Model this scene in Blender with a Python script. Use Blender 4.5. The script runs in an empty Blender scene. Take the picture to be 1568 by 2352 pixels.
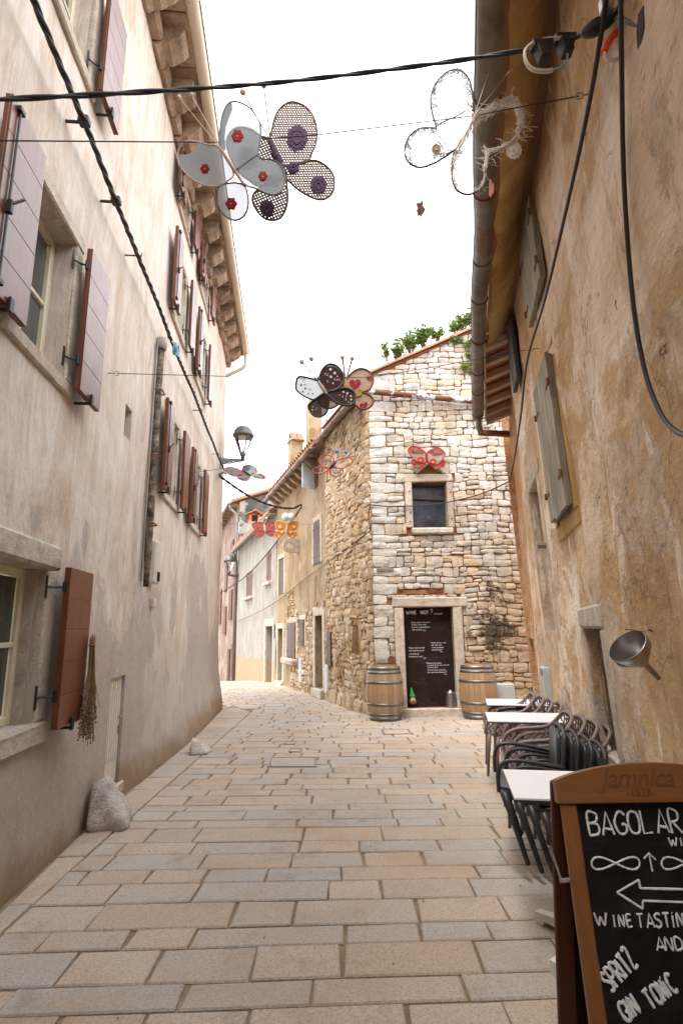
import bpy, math, random
from mathutils import Vector as V, Matrix, noise as mnoise
random.seed(7)
scene = bpy.context.scene
COL = scene.collection
R = math.radians

# ---------------------------------------------------------------- camera, sky, sun, exposure
FOC, PITCH, ROLL, EYE = 1262.0, R(12.2), R(0.8), 1.5
F_ = V((0, math.cos(PITCH), math.sin(PITCH)))
R0 = V((1, 0, 0)); U0 = V((0, -math.sin(PITCH), math.cos(PITCH)))
R_ = R0 * math.cos(ROLL) - U0 * math.sin(ROLL)
U_ = U0 * math.cos(ROLL) + R0 * math.sin(ROLL)
CAMO = V((0, 0, EYE))
cd = bpy.data.cameras.new('camera'); cam = bpy.data.objects.new('camera', cd); COL.objects.link(cam)
cd.sensor_fit = 'HORIZONTAL'; cd.sensor_width = 36; cd.lens = 36 * FOC / 1568
cd.clip_start = 0.05; cd.clip_end = 2000
cam.matrix_world = Matrix(((R_.x, U_.x, -F_.x, 0), (R_.y, U_.y, -F_.y, 0), (R_.z, U_.z, -F_.z, EYE), (0, 0, 0, 1)))
scene.camera = cam

SUN_EL, SUN_AZ = R(63), R(214)      # azimuth clockwise from +y (the way the camera looks)
world = bpy.data.worlds.new('World'); scene.world = world; world.use_nodes = True
wn = world.node_tree; wn.nodes.clear()
sky = wn.nodes.new('ShaderNodeTexSky'); sky.sky_type = 'NISHITA'; sky.sun_disc = False
sky.sun_elevation = SUN_EL; sky.sun_rotation = SUN_AZ; sky.dust_density = 3.0; sky.air_density = 1.0
wmix = wn.nodes.new('ShaderNodeMix'); wmix.data_type = 'RGBA'
wmix.inputs[0].default_value = 0.88
wmix.inputs[7].default_value = (9.6, 9.75, 10.0, 1)      # thin bright overcast over the blue
wn.links.new(sky.outputs[0], wmix.inputs[6])
bg = wn.nodes.new('ShaderNodeBackground'); bg.inputs[1].default_value = 0.15
wo = wn.nodes.new('ShaderNodeOutputWorld')
wn.links.new(wmix.outputs[2], bg.inputs[0]); wn.links.new(bg.outputs[0], wo.inputs[0])
sl = bpy.data.lights.new('sun', 'SUN'); sl.energy = 1.5; sl.angle = R(20); sl.color = (1, .95, .88)
so = bpy.data.objects.new('sun', sl); COL.objects.link(so)
sd = V((math.sin(SUN_AZ) * math.cos(SUN_EL), math.cos(SUN_AZ) * math.cos(SUN_EL), math.sin(SUN_EL)))
so.rotation_euler = sd.to_track_quat('Z', 'Y').to_euler(); so.location = (0, 0, 30)
vs = scene.view_settings
scene.display_settings.display_device = 'sRGB'
vs.view_transform = 'Standard'; vs.look = 'None'; vs.gamma = 1; vs.use_curve_mapping = False
vs.exposure = 1.55
try:
    scene.cycles.max_bounces = 8; scene.cycles.transparent_max_bounces = 12
except Exception: pass

# ---------------------------------------------------------------- pixel helpers (1568 x 2352 reading of the photograph)
def ray(x, y): return F_ + R_ * ((x - 784) / FOC) - U_ * ((y - 1176) / FOC)
def atY(x, y, Y): d = ray(x, y); return CAMO + d * (Y / d.y)
def atZ(x, y, z=0.0): d = ray(x, y); return CAMO + d * ((z - EYE) / d.z)
GP = [(-60, 0), (4, 0), (11, -.12), (19, -.21), (24, -.5), (30, -1.1), (42, -2.2), (400, -2.6)]
def g(y):
    for (a, za), (b, zb) in zip(GP, GP[1:]):
        if y <= b: return za + (zb - za) * max(0, (y - a)) / (b - a)
    return GP[-1][1]
def atG(x, y):
    p = atZ(x, y, 0)
    for _ in range(12): p = atZ(x, y, g(p.y))
    return p
class Fr:
    """a (nearly) vertical wall plane: u along it, z up, w out towards the street"""
    def __init__(s, P, deg, side, lean=0.0):
        a = R(deg); s.P = V((P[0], P[1], 0)); s.t = V((math.sin(a), math.cos(a), 0))
        s.n = V((math.cos(a), -math.sin(a), 0)) * side; s.lean = lean; s.rz = math.atan2(s.t.y, s.t.x)
    def pt(s, u, z, w=0.0): return s.P + s.t * u + s.n * (w + s.lean * z) + V((0, 0, z))
    def hit(s, x, y, w=0.0):
        d = ray(x, y); k = (w - s.n.dot(CAMO - s.P) + s.lean * EYE) / (s.n.dot(d) - s.lean * d.z)
        return CAMO + d * k
    def uz(s, x, y, w=0.0):
        p = s.hit(x, y, w); return (p - s.P).dot(s.t), p.z
def nz(x, y=0.0, z=0.0): return mnoise.noise(V((x, y, z)))

# ---------------------------------------------------------------- mesh builder
class MB:
    def __init__(s): s.v = []; s.f = []; s.mi = []; s.m = 0
    def add(s, vs, fs):
        o = len(s.v); s.v += [V(p) for p in vs]
        for f in fs: s.f.append([i + o for i in f]); s.mi.append(s.m)
        return s
    def quad(s, a, b, c, d): return s.add([a, b, c, d], [(0, 1, 2, 3)])
    def cbox(s, c, hx, hy, hz, b=0.0, ax=V((1, 0, 0)), ay=V((0, 1, 0)), az=V((0, 0, 1)), jit=0.0):
        c = V(c)
        if b <= 0:
            vs = [c + ax * (i * hx) + ay * (j * hy) + az * (k * hz) for i in (-1, 1) for j in (-1, 1) for k in (-1, 1)]
            fs = [(0, 1, 3, 2), (4, 6, 7, 5), (0, 4, 5, 1), (2, 3, 7, 6), (0, 2, 6, 4), (1, 5, 7, 3)]
            return s.add(vs, fs)
        b = min(b, hx * .9, hy * .9, hz * .9)
        vs = []; idx = {}
        for i in (-1, 1):
            for j in (-1, 1):
                for k in (-1, 1):
                    jj = V((random.uniform(-jit, jit), random.uniform(-jit, jit), random.uniform(-jit, jit))) if jit else V()
                    for q, (dx, dy, dz) in enumerate(((0, b, b), (b, 0, b), (b, b, 0))):
                        idx[i, j, k, q] = len(vs)
                        vs.append(c + jj + ax * (i * (hx - dx)) + ay * (j * (hy - dy)) + az * (k * (hz - dz)))
        fs = []
        for i in (-1, 1): fs.append([idx[i, -1, -1, 0], idx[i, 1, -1, 0], idx[i, 1, 1, 0], idx[i, -1, 1, 0]])
        for j in (-1, 1): fs.append([idx[-1, j, -1, 1], idx[1, j, -1, 1], idx[1, j, 1, 1], idx[-1, j, 1, 1]])
        for k in (-1, 1): fs.append([idx[-1, -1, k, 2], idx[1, -1, k, 2], idx[1, 1, k, 2], idx[-1, 1, k, 2]])
        for i in (-1, 1):
            for j in (-1, 1): fs.append([idx[i, j, -1, 0], idx[i, j, 1, 0], idx[i, j, 1, 1], idx[i, j, -1, 1]])
            for k in (-1, 1): fs.append([idx[i, -1, k, 0], idx[i, 1, k, 0], idx[i, 1, k, 2], idx[i, -1, k, 2]])
        for j in (-1, 1):
            for k in (-1, 1): fs.append([idx[-1, j, k, 1], idx[1, j, k, 1], idx[1, j, k, 2], idx[-1, j, k, 2]])
        for i in (-1, 1):
            for j in (-1, 1):
                for k in (-1, 1): fs.append([idx[i, j, k, 0], idx[i, j, k, 1], idx[i, j, k, 2]])
        s.fix = True
        return s.add(vs, fs)
    def fbox(s, fr, u0, u1, z0, z1, w0, w1, b=0.0, jit=0.0):
        c = fr.pt((u0 + u1) / 2, (z0 + z1) / 2, (w0 + w1) / 2)
        az = (V((0, 0, 1)) + fr.n * fr.lean).normalized()
        return s.cbox(c, abs(u1 - u0) / 2, abs(w1 - w0) / 2, abs(z1 - z0) / 2, b, fr.t, fr.n, az, jit)
    def tube(s, pts, r, n=8, closed=False, caps=True, tw=None):
        pts = [V(p) for p in pts]; m = len(pts)
        rs = r if isinstance(r, (list, tuple)) else [r] * m
        rings = []; prev = None
        for i, p in enumerate(pts):
            a = pts[(i - 1) % m] if (closed or i > 0) else p
            b = pts[(i + 1) % m] if (closed or i < m - 1) else p
            d = (b - a)
            d = d.normalized() if d.length > 1e-9 else V((0, 0, 1))
            if prev is None:
                x = d.cross(V((0, 0, 1)))
                if x.length < .05: x = d.cross(V((1, 0, 0)))
            else:
                x = prev - d * prev.dot(d)
                if x.length < 1e-6: x = d.cross(V((0, 0, 1)))
            x.normalize(); prev = x; y = d.cross(x)
            rings.append([p + (x * math.cos(2 * math.pi * k / n) + y * math.sin(2 * math.pi * k / n)) * rs[i] for k in range(n)])
        vs = [q for rr in rings for q in rr]; fs = []
        for i in range(m if closed else m - 1):
            j = (i + 1) % m
            for k in range(n):
                l = (k + 1) % n
                fs.append((i * n + k, i * n + l, j * n + l, j * n + k))
        if caps and not closed:
            fs.append(list(range(n))[::-1]); fs.append([(m - 1) * n + k for k in range(n)])
        return s.add(vs, fs)
    def lathe(s, prof, c=(0, 0, 0), n=16, ax=V((1, 0, 0)), ay=V((0, 1, 0)), az=V((0, 0, 1)), a0=0, a1=2 * math.pi):
        c = V(c); full = abs(a1 - a0 - 2 * math.pi) < 1e-6; m = n if full else n + 1
        vs = []
        for r, z in prof:
            for k in range(m):
                a = a0 + (a1 - a0) * k / n
                vs.append(c + ax * (r * math.cos(a)) + ay * (r * math.sin(a)) + az * z)
        fs = []
        for i in range(len(prof) - 1):
            for k in range(n):
                l = (k + 1) % m
                fs.append((i * m + k, i * m + l, (i + 1) * m + l, (i + 1) * m + k))
        return s.add(vs, fs)
    def ball(s, c, r, n=10, sq=(1, 1, 1)):
        c = V(c); m = max(4, n // 2); vs = [c + V((0, 0, -r * sq[2]))]; fs = []
        for i in range(1, m):
            a = -math.pi / 2 + math.pi * i / m
            for k in range(n):
                b = 2 * math.pi * k / n
                vs.append(c + V((r * sq[0] * math.cos(a) * math.cos(b), r * sq[1] * math.cos(a) * math.sin(b), r * sq[2] * math.sin(a))))
        vs.append(c + V((0, 0, r * sq[2])))
        for k in range(n): fs.append((0, 1 + (k + 1) % n, 1 + k))
        for i in range(m - 2):
            for k in range(n):
                l = (k + 1) % n; o = 1 + i * n
                fs.append((o + k, o + l, o + n + l, o + n + k))
        o = 1 + (m - 2) * n; e = len(vs) - 1
        for k in range(n): fs.append((o + k, o + (k + 1) % n, e))
        return s.add(vs, fs)
    def prism(s, poly, ext):
        """poly: list of points (a planar outline), ext: vector of thickness"""
        n = len(poly); poly = [V(p) for p in poly]
        vs = poly + [p + ext for p in poly]
        fs = [list(range(n))[::-1], [n + k for k in range(n)]] + [(k, (k + 1) % n, n + (k + 1) % n, n + k) for k in range(n)]
        return s.add(vs, fs)
    def rock(s, c, rx, ry, rz, seed=0, n=14, rough=.18):
        o = len(s.v); s.ball((0, 0, 0), 1, n)
        for i in range(o, len(s.v)):
            p = s.v[i]; k = 1 + rough * 2 * nz(p.x * 1.3 + seed, p.y * 1.3, p.z * 1.3) + rough * .8 * nz(p.x * 3 + seed, p.y * 3, p.z * 3)
            q = V((abs(p.x) ** .75 * (1 if p.x > 0 else -1), abs(p.y) ** .75 * (1 if p.y > 0 else -1), abs(p.z) ** .75 * (1 if p.z > 0 else -1)))
            s.v[i] = V(c) + V((q.x * rx, q.y * ry, q.z * rz)) * k
        return s

WL = {}
def wl(o): return WL.get(o.name, V())
def meshof(name, mb, mats, off, smooth=False):
    me = bpy.data.meshes.new(name)
    me.from_pydata([tuple(p - off) for p in mb.v], [], mb.f)
    for m in (mats if isinstance(mats, (list, tuple)) else [mats]): me.materials.append(m)
    if any(mb.mi): me.polygons.foreach_set('material_index', mb.mi)
    if smooth: me.polygons.foreach_set('use_smooth', [True] * len(me.polygons))
    if getattr(mb, 'fix', False):
        import bmesh
        bm = bmesh.new(); bm.from_mesh(me); bmesh.ops.recalc_face_normals(bm, faces=bm.faces); bm.to_mesh(me); bm.free()
    me.update()
    return me
def link(o, parent=None):
    COL.objects.link(o)
    if parent: o.parent = parent
    return o
def part(name, mb, mats, parent=None, smooth=False, label=None, kind=None):
    off = wl(parent) if parent else V()
    o = bpy.data.objects.new(name, meshof(name, mb, mats, off, smooth)); link(o, parent)
    WL[o.name] = off
    if label: o['label'] = label
    if kind: o['kind'] = kind
    return o
def tag(o, label, cat, group=None, kind=None):
    o['label'] = label; o['category'] = cat
    if group: o['group'] = group
    if kind: o['kind'] = kind
    return o
def thing(name, label, cat, loc=(0, 0, 0), group=None):
    o = bpy.data.objects.new(name, None); link(o); o.location = loc; WL[o.name] = V(loc)
    o.empty_display_size = .2
    return tag(o, label, cat, group)
def solo(name, mb, mats, label, cat, base=None, group=None, smooth=False):
    """a thing that is one mesh; origin at its base"""
    base = V(base) if base is not None else V((sum(p.x for p in mb.v) / len(mb.v), sum(p.y for p in mb.v) / len(mb.v), min(p.z for p in mb.v)))
    o = bpy.data.objects.new(name, meshof(name, mb, mats, base, smooth)); link(o); o.location = base; WL[o.name] = base
    return tag(o, label, cat, group)
def struct(name, mb, mats, smooth=False):
    o = bpy.data.objects.new(name, meshof(name, mb, mats, V(), smooth)); link(o); o['kind'] = 'structure'; WL[o.name] = V(); return o
def dup(root, loc, rz=0.0, label=None, group=None):
    r = root.copy(); COL.objects.link(r); r.location = loc; r.rotation_euler = (0, 0, rz)
    if label: r['label'] = label
    if group: r['group'] = group
    for ch in list(root.children):
        c = ch.copy(); COL.objects.link(c); c.parent = r
        for gc in list(ch.children):
            d = gc.copy(); COL.objects.link(d); d.parent = c
    return r
def cr(pts, k=6, closed=False):
    """Catmull-Rom through points"""
    pts = [V(p) for p in pts]; n = len(pts); out = []
    for i in range(n if closed else n - 1):
        p0 = pts[(i - 1) % n] if (closed or i > 0) else pts[i]
        p1 = pts[i]; p2 = pts[(i + 1) % n]
        p3 = pts[(i + 2) % n] if (closed or i + 2 < n) else p2
        for j in range(k):
            t = j / k
            out.append(.5 * ((2 * p1) + (p2 - p0) * t + (2 * p0 - 5 * p1 + 4 * p2 - p3) * t * t + (3 * p1 - p0 - 3 * p2 + p3) * t ** 3))
    if not closed: out.append(pts[-1])
    return out

# ---------------------------------------------------------------- materials
class NT:
    def __init__(s, name):
        s.m = bpy.data.materials.new(name); s.m.use_nodes = True; s.t = s.m.node_tree
        s.b = s.t.nodes['Principled BSDF']; s.L = s.t.links.new; s._pos = None; s._obj = None
    def n(s, typ, **kw):
        x = s.t.nodes.new(typ)
        for k, v in kw.items(): setattr(x, k, v)
        return x
    def pos(s):
        if s._pos is None: s._pos = s.n('ShaderNodeNewGeometry').outputs['Position']
        return s._pos
    def obj(s):
        if s._obj is None: s._obj = s.n('ShaderNodeTexCoord').outputs['Object']
        return s._obj
    def map(s, sc=(1, 1, 1), rot=(0, 0, 0), src=None):
        x = s.n('ShaderNodeMapping'); x.inputs['Scale'].default_value = sc; x.inputs['Rotation'].default_value = rot
        s.L(src or s.pos(), x.inputs[0]); return x.outputs[0]
    def noise(s, scale, detail=4, rough=.55, sc=(1, 1, 1), src=None, dist=0.0):
        x = s.n('ShaderNodeTexNoise'); x.inputs['Scale'].default_value = scale; x.inputs['Detail'].default_value = detail
        x.inputs['Roughness'].default_value = rough; x.inputs['Distortion'].default_value = dist
        s.L(s.map(sc, src=src), x.inputs['Vector']); return x.outputs['Fac']
    def vor(s, scale, sc=(1, 1, 1), feat='F1', src=None, out='Distance'):
        x = s.n('ShaderNodeTexVoronoi'); x.feature = feat; x.inputs['Scale'].default_value = scale
        s.L(s.map(sc, src=src), x.inputs['Vector']); return x.outputs[out]
    def ramp(s, fac, stops, mode='LINEAR'):
        x = s.n('ShaderNodeValToRGB'); x.color_ramp.interpolation = mode
        e = x.color_ramp.elements
        while len(e) < len(stops): e.new(.5)
        for el, (p, c) in zip(e, stops):
            el.position = p; el.color = (c, c, c, 1) if isinstance(c, (int, float)) else tuple(c) + (1,)
        s.L(fac, x.inputs[0]); return x.outputs[0]
    def mix(s, fac, a, b, mode='MIX'):
        x = s.n('ShaderNodeMix'); x.data_type = 'RGBA'; x.blend_type = mode
        for i, q in ((0, fac), (6, a), (7, b)):
            if isinstance(q, (int, float)): x.inputs[i].default_value = q if i == 0 else (q, q, q, 1)
            elif isinstance(q, (tuple, list)): x.inputs[i].default_value = tuple(q) + (1,)
            else: s.L(q, x.inputs[i])
        return x.outputs[2]
    def math(s, op, a, b=0.0, c=None):
        x = s.n('ShaderNodeMath', operation=op)
        for i, q in enumerate((a, b) if c is None else (a, b, c)):
            if isinstance(q, (int, float)): x.inputs[i].default_value = q
            else: s.L(q, x.inputs[i])
        return x.outputs[0]
    def sep(s, src=None):
        x = s.n('ShaderNodeSeparateXYZ'); s.L(src or s.pos(), x.inputs[0]); return x.outputs
    def rnd(s):
        """a number of its own for each object and each loose piece"""
        a = s.n('ShaderNodeObjectInfo').outputs['Random']; b = s.n('ShaderNodeNewGeometry').outputs['Random Per Island']
        return s.math('FRACT', s.math('ADD', a, b))
    def bump(s, h, st=.3, d=.01):
        x = s.n('ShaderNodeBump'); x.inputs['Strength'].default_value = st; x.inputs['Distance'].default_value = d
        s.L(h, x.inputs['Height'])
        if s.b.inputs['Normal'].is_linked: s.L(s.b.inputs['Normal'].links[0].from_socket, x.inputs['Normal'])
        s.L(x.outputs[0], s.b.inputs['Normal'])
    def col(s, c):
        if isinstance(c, (tuple, list)): s.b.inputs['Base Color'].default_value = tuple(c) + (1,)
        else: s.L(c, s.b.inputs['Base Color'])
    def rough(s, r):
        if isinstance(r, (int, float)): s.b.inputs['Roughness'].default_value = r
        else: s.L(r, s.b.inputs['Roughness'])
    def set(s, **kw):
        for k, v in kw.items(): s.b.inputs[k.replace('_', ' ')].default_value = v
        return s
def hexc(h):
    c = [int(h[i:i + 2], 16) / 255 for i in (0, 2, 4)]
    return tuple(x / 12.92 if x <= .04045 else ((x + .055) / 1.055) ** 2.4 for x in c)

def m_simple(name, c, rough=.6, metal=0.0, var=.12, sc=14, bump=.15, coat=0.0, spec=.5):
    t = NT(name); n = t.noise(sc, 5, .6, src=t.obj())
    lo = tuple(x * (1 - var) for x in c); hi = tuple(min(1, x * (1 + var)) for x in c)
    t.col(t.ramp(n, [(.3, lo), (.7, hi)])); t.rough(rough); t.set(Metallic=metal, Coat_Weight=coat, Specular_IOR_Level=spec)
    if bump: t.bump(t.noise(sc * 6, 4, src=t.obj()), bump, .004)
    return t.m
def m_wood(name, c1, c2, rough=.6, axis=2, sc=6, coat=0.0, weather=None):
    t = NT(name); s = [18, 18, 18]; s[axis] = .9
    n = t.noise(sc * .35, 6, .65, tuple(s), src=t.obj(), dist=.4); k = t.noise(3, 4, src=t.obj())
    c = t.ramp(n, [(.3, c1), (.68, c2)])
    c = t.mix(t.ramp(k, [(.35, 0.0), (.75, .35)]), c, tuple(x * .6 for x in c1))
    r = t.rnd(); c = t.mix(.35, c, t.mix(r, tuple(x * .75 for x in c1), tuple(min(1, x * 1.2) for x in c2)))
    if weather: c = t.mix(t.ramp(t.noise(1.7, 6, .7, (4, 4, 1), src=t.obj()), [(.45, 0.0), (.6, 1.0)]), c, weather)
    t.col(c); t.rough(rough); t.set(Coat_Weight=coat, Coat_Roughness=.25, Specular_IOR_Level=.3); t.bump(n, .25, .004); return t.m

def m_plaster_left():
    t = NT('plaster_pale')
    z = t.sep()[2]
    st = t.noise(1.5, 9, .68, (1.6, 1.6, .55), dist=1.2); bl = t.noise(.6, 6, .62, dist=.5); fn = t.noise(12, 7, .7); st2 = t.noise(3.4, 8, .74, (2.6, 2.6, .42), dist=.9)
    c = t.ramp(st, [(.30, (.42, .325, .245)), (.42, (.55, .455, .37)), (.52, (.615, .54, .465)), (.60, (.655, .595, .53)), (.72, (.53, .435, .35))])
    c = t.mix(t.ramp(bl, [(.44, 0.0), (.60, .6)]), c, (.46, .36, .29))
    c = t.mix(t.ramp(st2, [(.50, 0.0), (.66, .75)]), c, (.70, .65, .60))
    c = t.mix(t.ramp(st2, [(.32, .5), (.44, 0.0)]), c, (.42, .30, .21))
    # damp greyer foot of the wall with an uneven tide line, brown splash just above the paving
    tide = t.math('ADD', z, t.math('MULTIPLY', t.math('SUBTRACT', t.noise(.7, 4, .6, (1, 1, .5)), .5), 2.6))
    c = t.mix(t.ramp(t.math('MULTIPLY', tide, .4), [(.25, .75), (.75, 0.0)]), c, (.44, .38, .335))
    dm = t.math('SUBTRACT', t.noise(.62, 7, .6, (1, 1, .75), dist=.4), t.math('MULTIPLY', z, .055))
    c = t.mix(t.ramp(dm, [(.40, 0.0), (.425, .7)]), c, t.ramp(fn, [(.3, (.345, .30, .275)), (.7, (.43, .375, .34))]))
    spl = t.math('ADD', z, t.math('MULTIPLY', t.math('SUBTRACT', t.noise(1.6, 6, .65), .5), .9))
    c = t.mix(t.ramp(spl, [(.05, .8), (.32, 0.0)]), c, (.26, .175, .10))
    c = t.mix(t.ramp(fn, [(.3, .12), (.7, 0.0)]), c, (.35, .28, .22))
    t.col(c); t.rough(.92); t.set(Specular_IOR_Level=.12); t.bump(t.noise(2.2, 7, .65, (1.5, 1.5, .7)), .55, .05); t.bump(fn, .45, .014); t.bump(t.noise(60, 4), .25, .004); return t.m
def m_plaster_right():
    t = NT('plaster_old')
    z = t.sep()[2]
    st = t.noise(1.7, 10, .70, (.55, .55, .95), dist=.35); bl = t.noise(.9, 10, .68, (.5, .5, .8), dist=.3); fn = t.noise(16, 8, .75, (.5, .5, 1))
    dr = t.noise(1.6, 10, .72, (1.2, 1.2, .38), dist=.25)
    c = t.ramp(st, [(.30, (.50, .335, .20)), (.42, (.68, .51, .355)), (.52, (.76, .605, .455)), (.60, (.79, .67, .54)), (.70, (.66, .56, .45))])
    c = t.mix(t.ramp(bl, [(.47, 0.0), (.53, .8)]), c, t.ramp(fn, [(.3, (.40, .225, .085)), (.7, (.58, .37, .175))]))
    c = t.mix(t.ramp(dr, [(.55, 0.0), (.59, .8)]), c, (.78, .70, .60))
    c = t.mix(t.ramp(dr, [(.35, .7), (.44, 0.0)]), c, (.34, .20, .10))
    k = t.math('ADD', t.math('MULTIPLY', t.math('ABSOLUTE', t.math('SUBTRACT', t.sep()[1], 3.0)), 1.5), t.math('MULTIPLY', t.math('ABSOLUTE', t.math('SUBTRACT', z, 1.75)), .75))
    k = t.math('ADD', k, t.math('MULTIPLY', t.math('SUBTRACT', t.noise(1.3, 8, .65, (.7, .7, .7)), .5), 2.2))
    c = t.mix(t.ramp(k, [(.42, .75), (.55, 0.0)]), c, t.ramp(fn, [(.3, (.36, .215, .10)), (.7, (.48, .31, .165))]))
    c = t.mix(t.ramp(fn, [(.3, .28), (.5, 0.0)]), c, (.30, .19, .11))
    y_ = t.math('ADD', t.sep()[1], t.math('MULTIPLY', t.math('SUBTRACT', t.noise(1.4, 8, .7), .5), 1.6))
    c = t.mix(t.ramp(t.math('MULTIPLY', y_, .1), [(.80, 0.0), (.84, .75)]), c, t.ramp(fn, [(.3, (.36, .15, .06)), (.7, (.62, .36, .20))]))
    # spalled patches showing grey-brown rubble mortar, mostly low down
    sp = t.math('SUBTRACT', t.noise(1.5, 10, .72, (.55, .55, .9), dist=.3), t.math('MULTIPLY', z, .03))
    spm = t.ramp(sp, [(.475, 0.0), (.492, 1.0)])
    c = t.mix(spm, c, t.ramp(t.noise(6, 9, .8), [(.3, (.30, .19, .11)), (.5, (.52, .40, .285)), (.72, (.70, .60, .48))]))
    pits = t.ramp(t.noise(8, 4, .6, (.6, .6, 1)), [(.68, 0.0), (.71, 1.0)])
    c = t.mix(t.math('MULTIPLY', pits, .8), c, (.09, .05, .03))
    cv = t.vor(.8, (1, 1, .6), 'DISTANCE_TO_EDGE', src=t.mixv(t.pos(), .8))
    c = t.mix(t.ramp(cv, [(.0015, .55), (.006, 0.0)]), c, (.12, .075, .045))
    t.col(c); t.rough(.93); t.set(Specular_IOR_Level=.12)
    t.bump(spm, -1.0, .03); t.bump(t.noise(2.4, 9, .70, (.7, .7, 1)), .7, .07); t.bump(fn, .7, .018); t.bump(t.noise(70, 4), .3, .004); return t.m
def _mixv(s, src, amt):
    x = s.n('ShaderNodeTexNoise'); x.inputs['Scale'].default_value = 2.5; x.inputs['Detail'].default_value = 4
    s.L(src, x.inputs['Vector'])
    a = s.n('ShaderNodeVectorMath', operation='MULTIPLY_ADD'); s.L(x.outputs['Color'], a.inputs[0]); a.inputs[1].default_value = (amt, amt, amt); s.L(src, a.inputs[2])
    return a.outputs[0]
NT.mixv = _mixv
def m_plaster(name, cols, stain, streak=.5, patch=None, foot=None):
    t = NT(name); z = t.sep()[2]
    st = t.noise(1.3, 9, .70, (.75, .75, .6), dist=.6); fn = t.noise(9, 7, .72); bl = t.noise(.8, 8, .65)
    c = t.ramp(st, [(.28, cols[0]), (.5, cols[1]), (.72, cols[2])])
    c = t.mix(t.ramp(t.noise(1.5, 8, .72, (1.1, 1.1, .3), dist=.3), [(.5, 0.0), (.7, streak)]), c, stain)
    if patch: c = t.mix(t.ramp(bl, [(.52, 0.0), (.56, .9)]), c, patch)
    if foot:
        zz = t.math('ADD', z, t.math('MULTIPLY', t.noise(1.2, 5), .5)); c = t.mix(t.ramp(zz, [(foot[0], 1.0), (foot[0] + .03, 0.0)]), c, foot[1])
    c = t.mix(t.ramp(fn, [(.3, .25), (.65, 0.0)]), c, tuple(x * .6 for x in cols[0]))
    t.col(c); t.rough(.92); t.set(Specular_IOR_Level=.12); t.bump(fn, .5, .02); t.bump(t.noise(2, 5), .4, .06); return t.m
def m_stone(name, cols, stain=None, low=None, bump=.7, sc=1.0):
    """cut or rubble limestone: every stone its own tone, chiselled relief, iron and lichen stains"""
    t = NT(name); r = t.rnd(); n = t.noise(4 * sc, 8, .68); f = t.noise(22 * sc, 6, .7); p = t.noise(9 * sc, 6, .75, (1, 1, 2.2))
    c = t.ramp(r, [(i / max(1, len(cols) - 1), q) for i, q in enumerate(cols)])
    c = t.mix(t.ramp(n, [(.36, .65), (.56, 0.0)]), c, tuple(x * .55 for x in cols[0]))
    c = t.mix(t.ramp(f, [(.34, .5), (.48, 0.0)]), c, tuple(x * .4 for x in cols[0]))
    c = t.mix(t.ramp(p, [(.57, 0.0), (.72, .55)]), c, tuple(min(.82, x * 1.15) for x in cols[0]))
    if stain: c = t.mix(t.ramp(t.noise(.9, 7, .7), [(stain[1], 0.0), (stain[1] + .12, .8)]), c, stain[0])
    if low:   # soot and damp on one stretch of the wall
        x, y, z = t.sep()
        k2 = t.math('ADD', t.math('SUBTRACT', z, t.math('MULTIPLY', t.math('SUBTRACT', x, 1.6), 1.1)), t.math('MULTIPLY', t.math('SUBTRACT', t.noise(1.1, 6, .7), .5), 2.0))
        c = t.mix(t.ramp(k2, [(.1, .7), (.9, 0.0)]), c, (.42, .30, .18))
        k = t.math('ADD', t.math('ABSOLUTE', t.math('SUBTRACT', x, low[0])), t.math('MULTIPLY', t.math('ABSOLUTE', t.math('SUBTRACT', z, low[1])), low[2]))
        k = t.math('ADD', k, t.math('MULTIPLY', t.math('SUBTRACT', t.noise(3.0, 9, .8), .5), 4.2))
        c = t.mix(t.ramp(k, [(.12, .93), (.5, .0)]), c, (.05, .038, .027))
    t.col(c); t.rough(.9); t.set(Specular_IOR_Level=.12); t.bump(p, bump, .03); t.bump(f, bump * .7, .012); return t.m
def m_paving():
    t = NT('paving_granite'); r = t.rnd()
    sp = t.noise(85, 4, .8); f = t.noise(30, 6, .7); bl = t.noise(1.4, 6, .66)
    c = t.ramp(r, [(0.0, (.415, .325, .25)), (.16, (.45, .36, .285)), (.3, (.375, .33, .29)), (.44, (.46, .375, .30)), (.58, (.40, .325, .26)), (.70, (.39, .36, .33)), (.82, (.44, .365, .295)), (.92, (.36, .345, .33)), (1.0, (.43, .345, .27))])
    c = t.mix(t.ramp(sp, [(.36, .55), (.5, 0.0)]), c, (.16, .115, .09))
    c = t.mix(t.ramp(sp, [(.56, 0.0), (.7, .55)]), c, (.60, .52, .44))
    c = t.mix(t.ramp(bl, [(.48, 0.0), (.66, .45)]), c, (.33, .22, .135))
    c = t.mix(t.ramp(t.noise(3.2, 5, .7), [(.56, 0.0), (.70, .45)]), c, (.20, .15, .115))
    t.col(c); t.rough(.8); t.set(Specular_IOR_Level=.22); t.bump(sp, .25, .003); t.bump(f, .3, .006); return t.m
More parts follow.
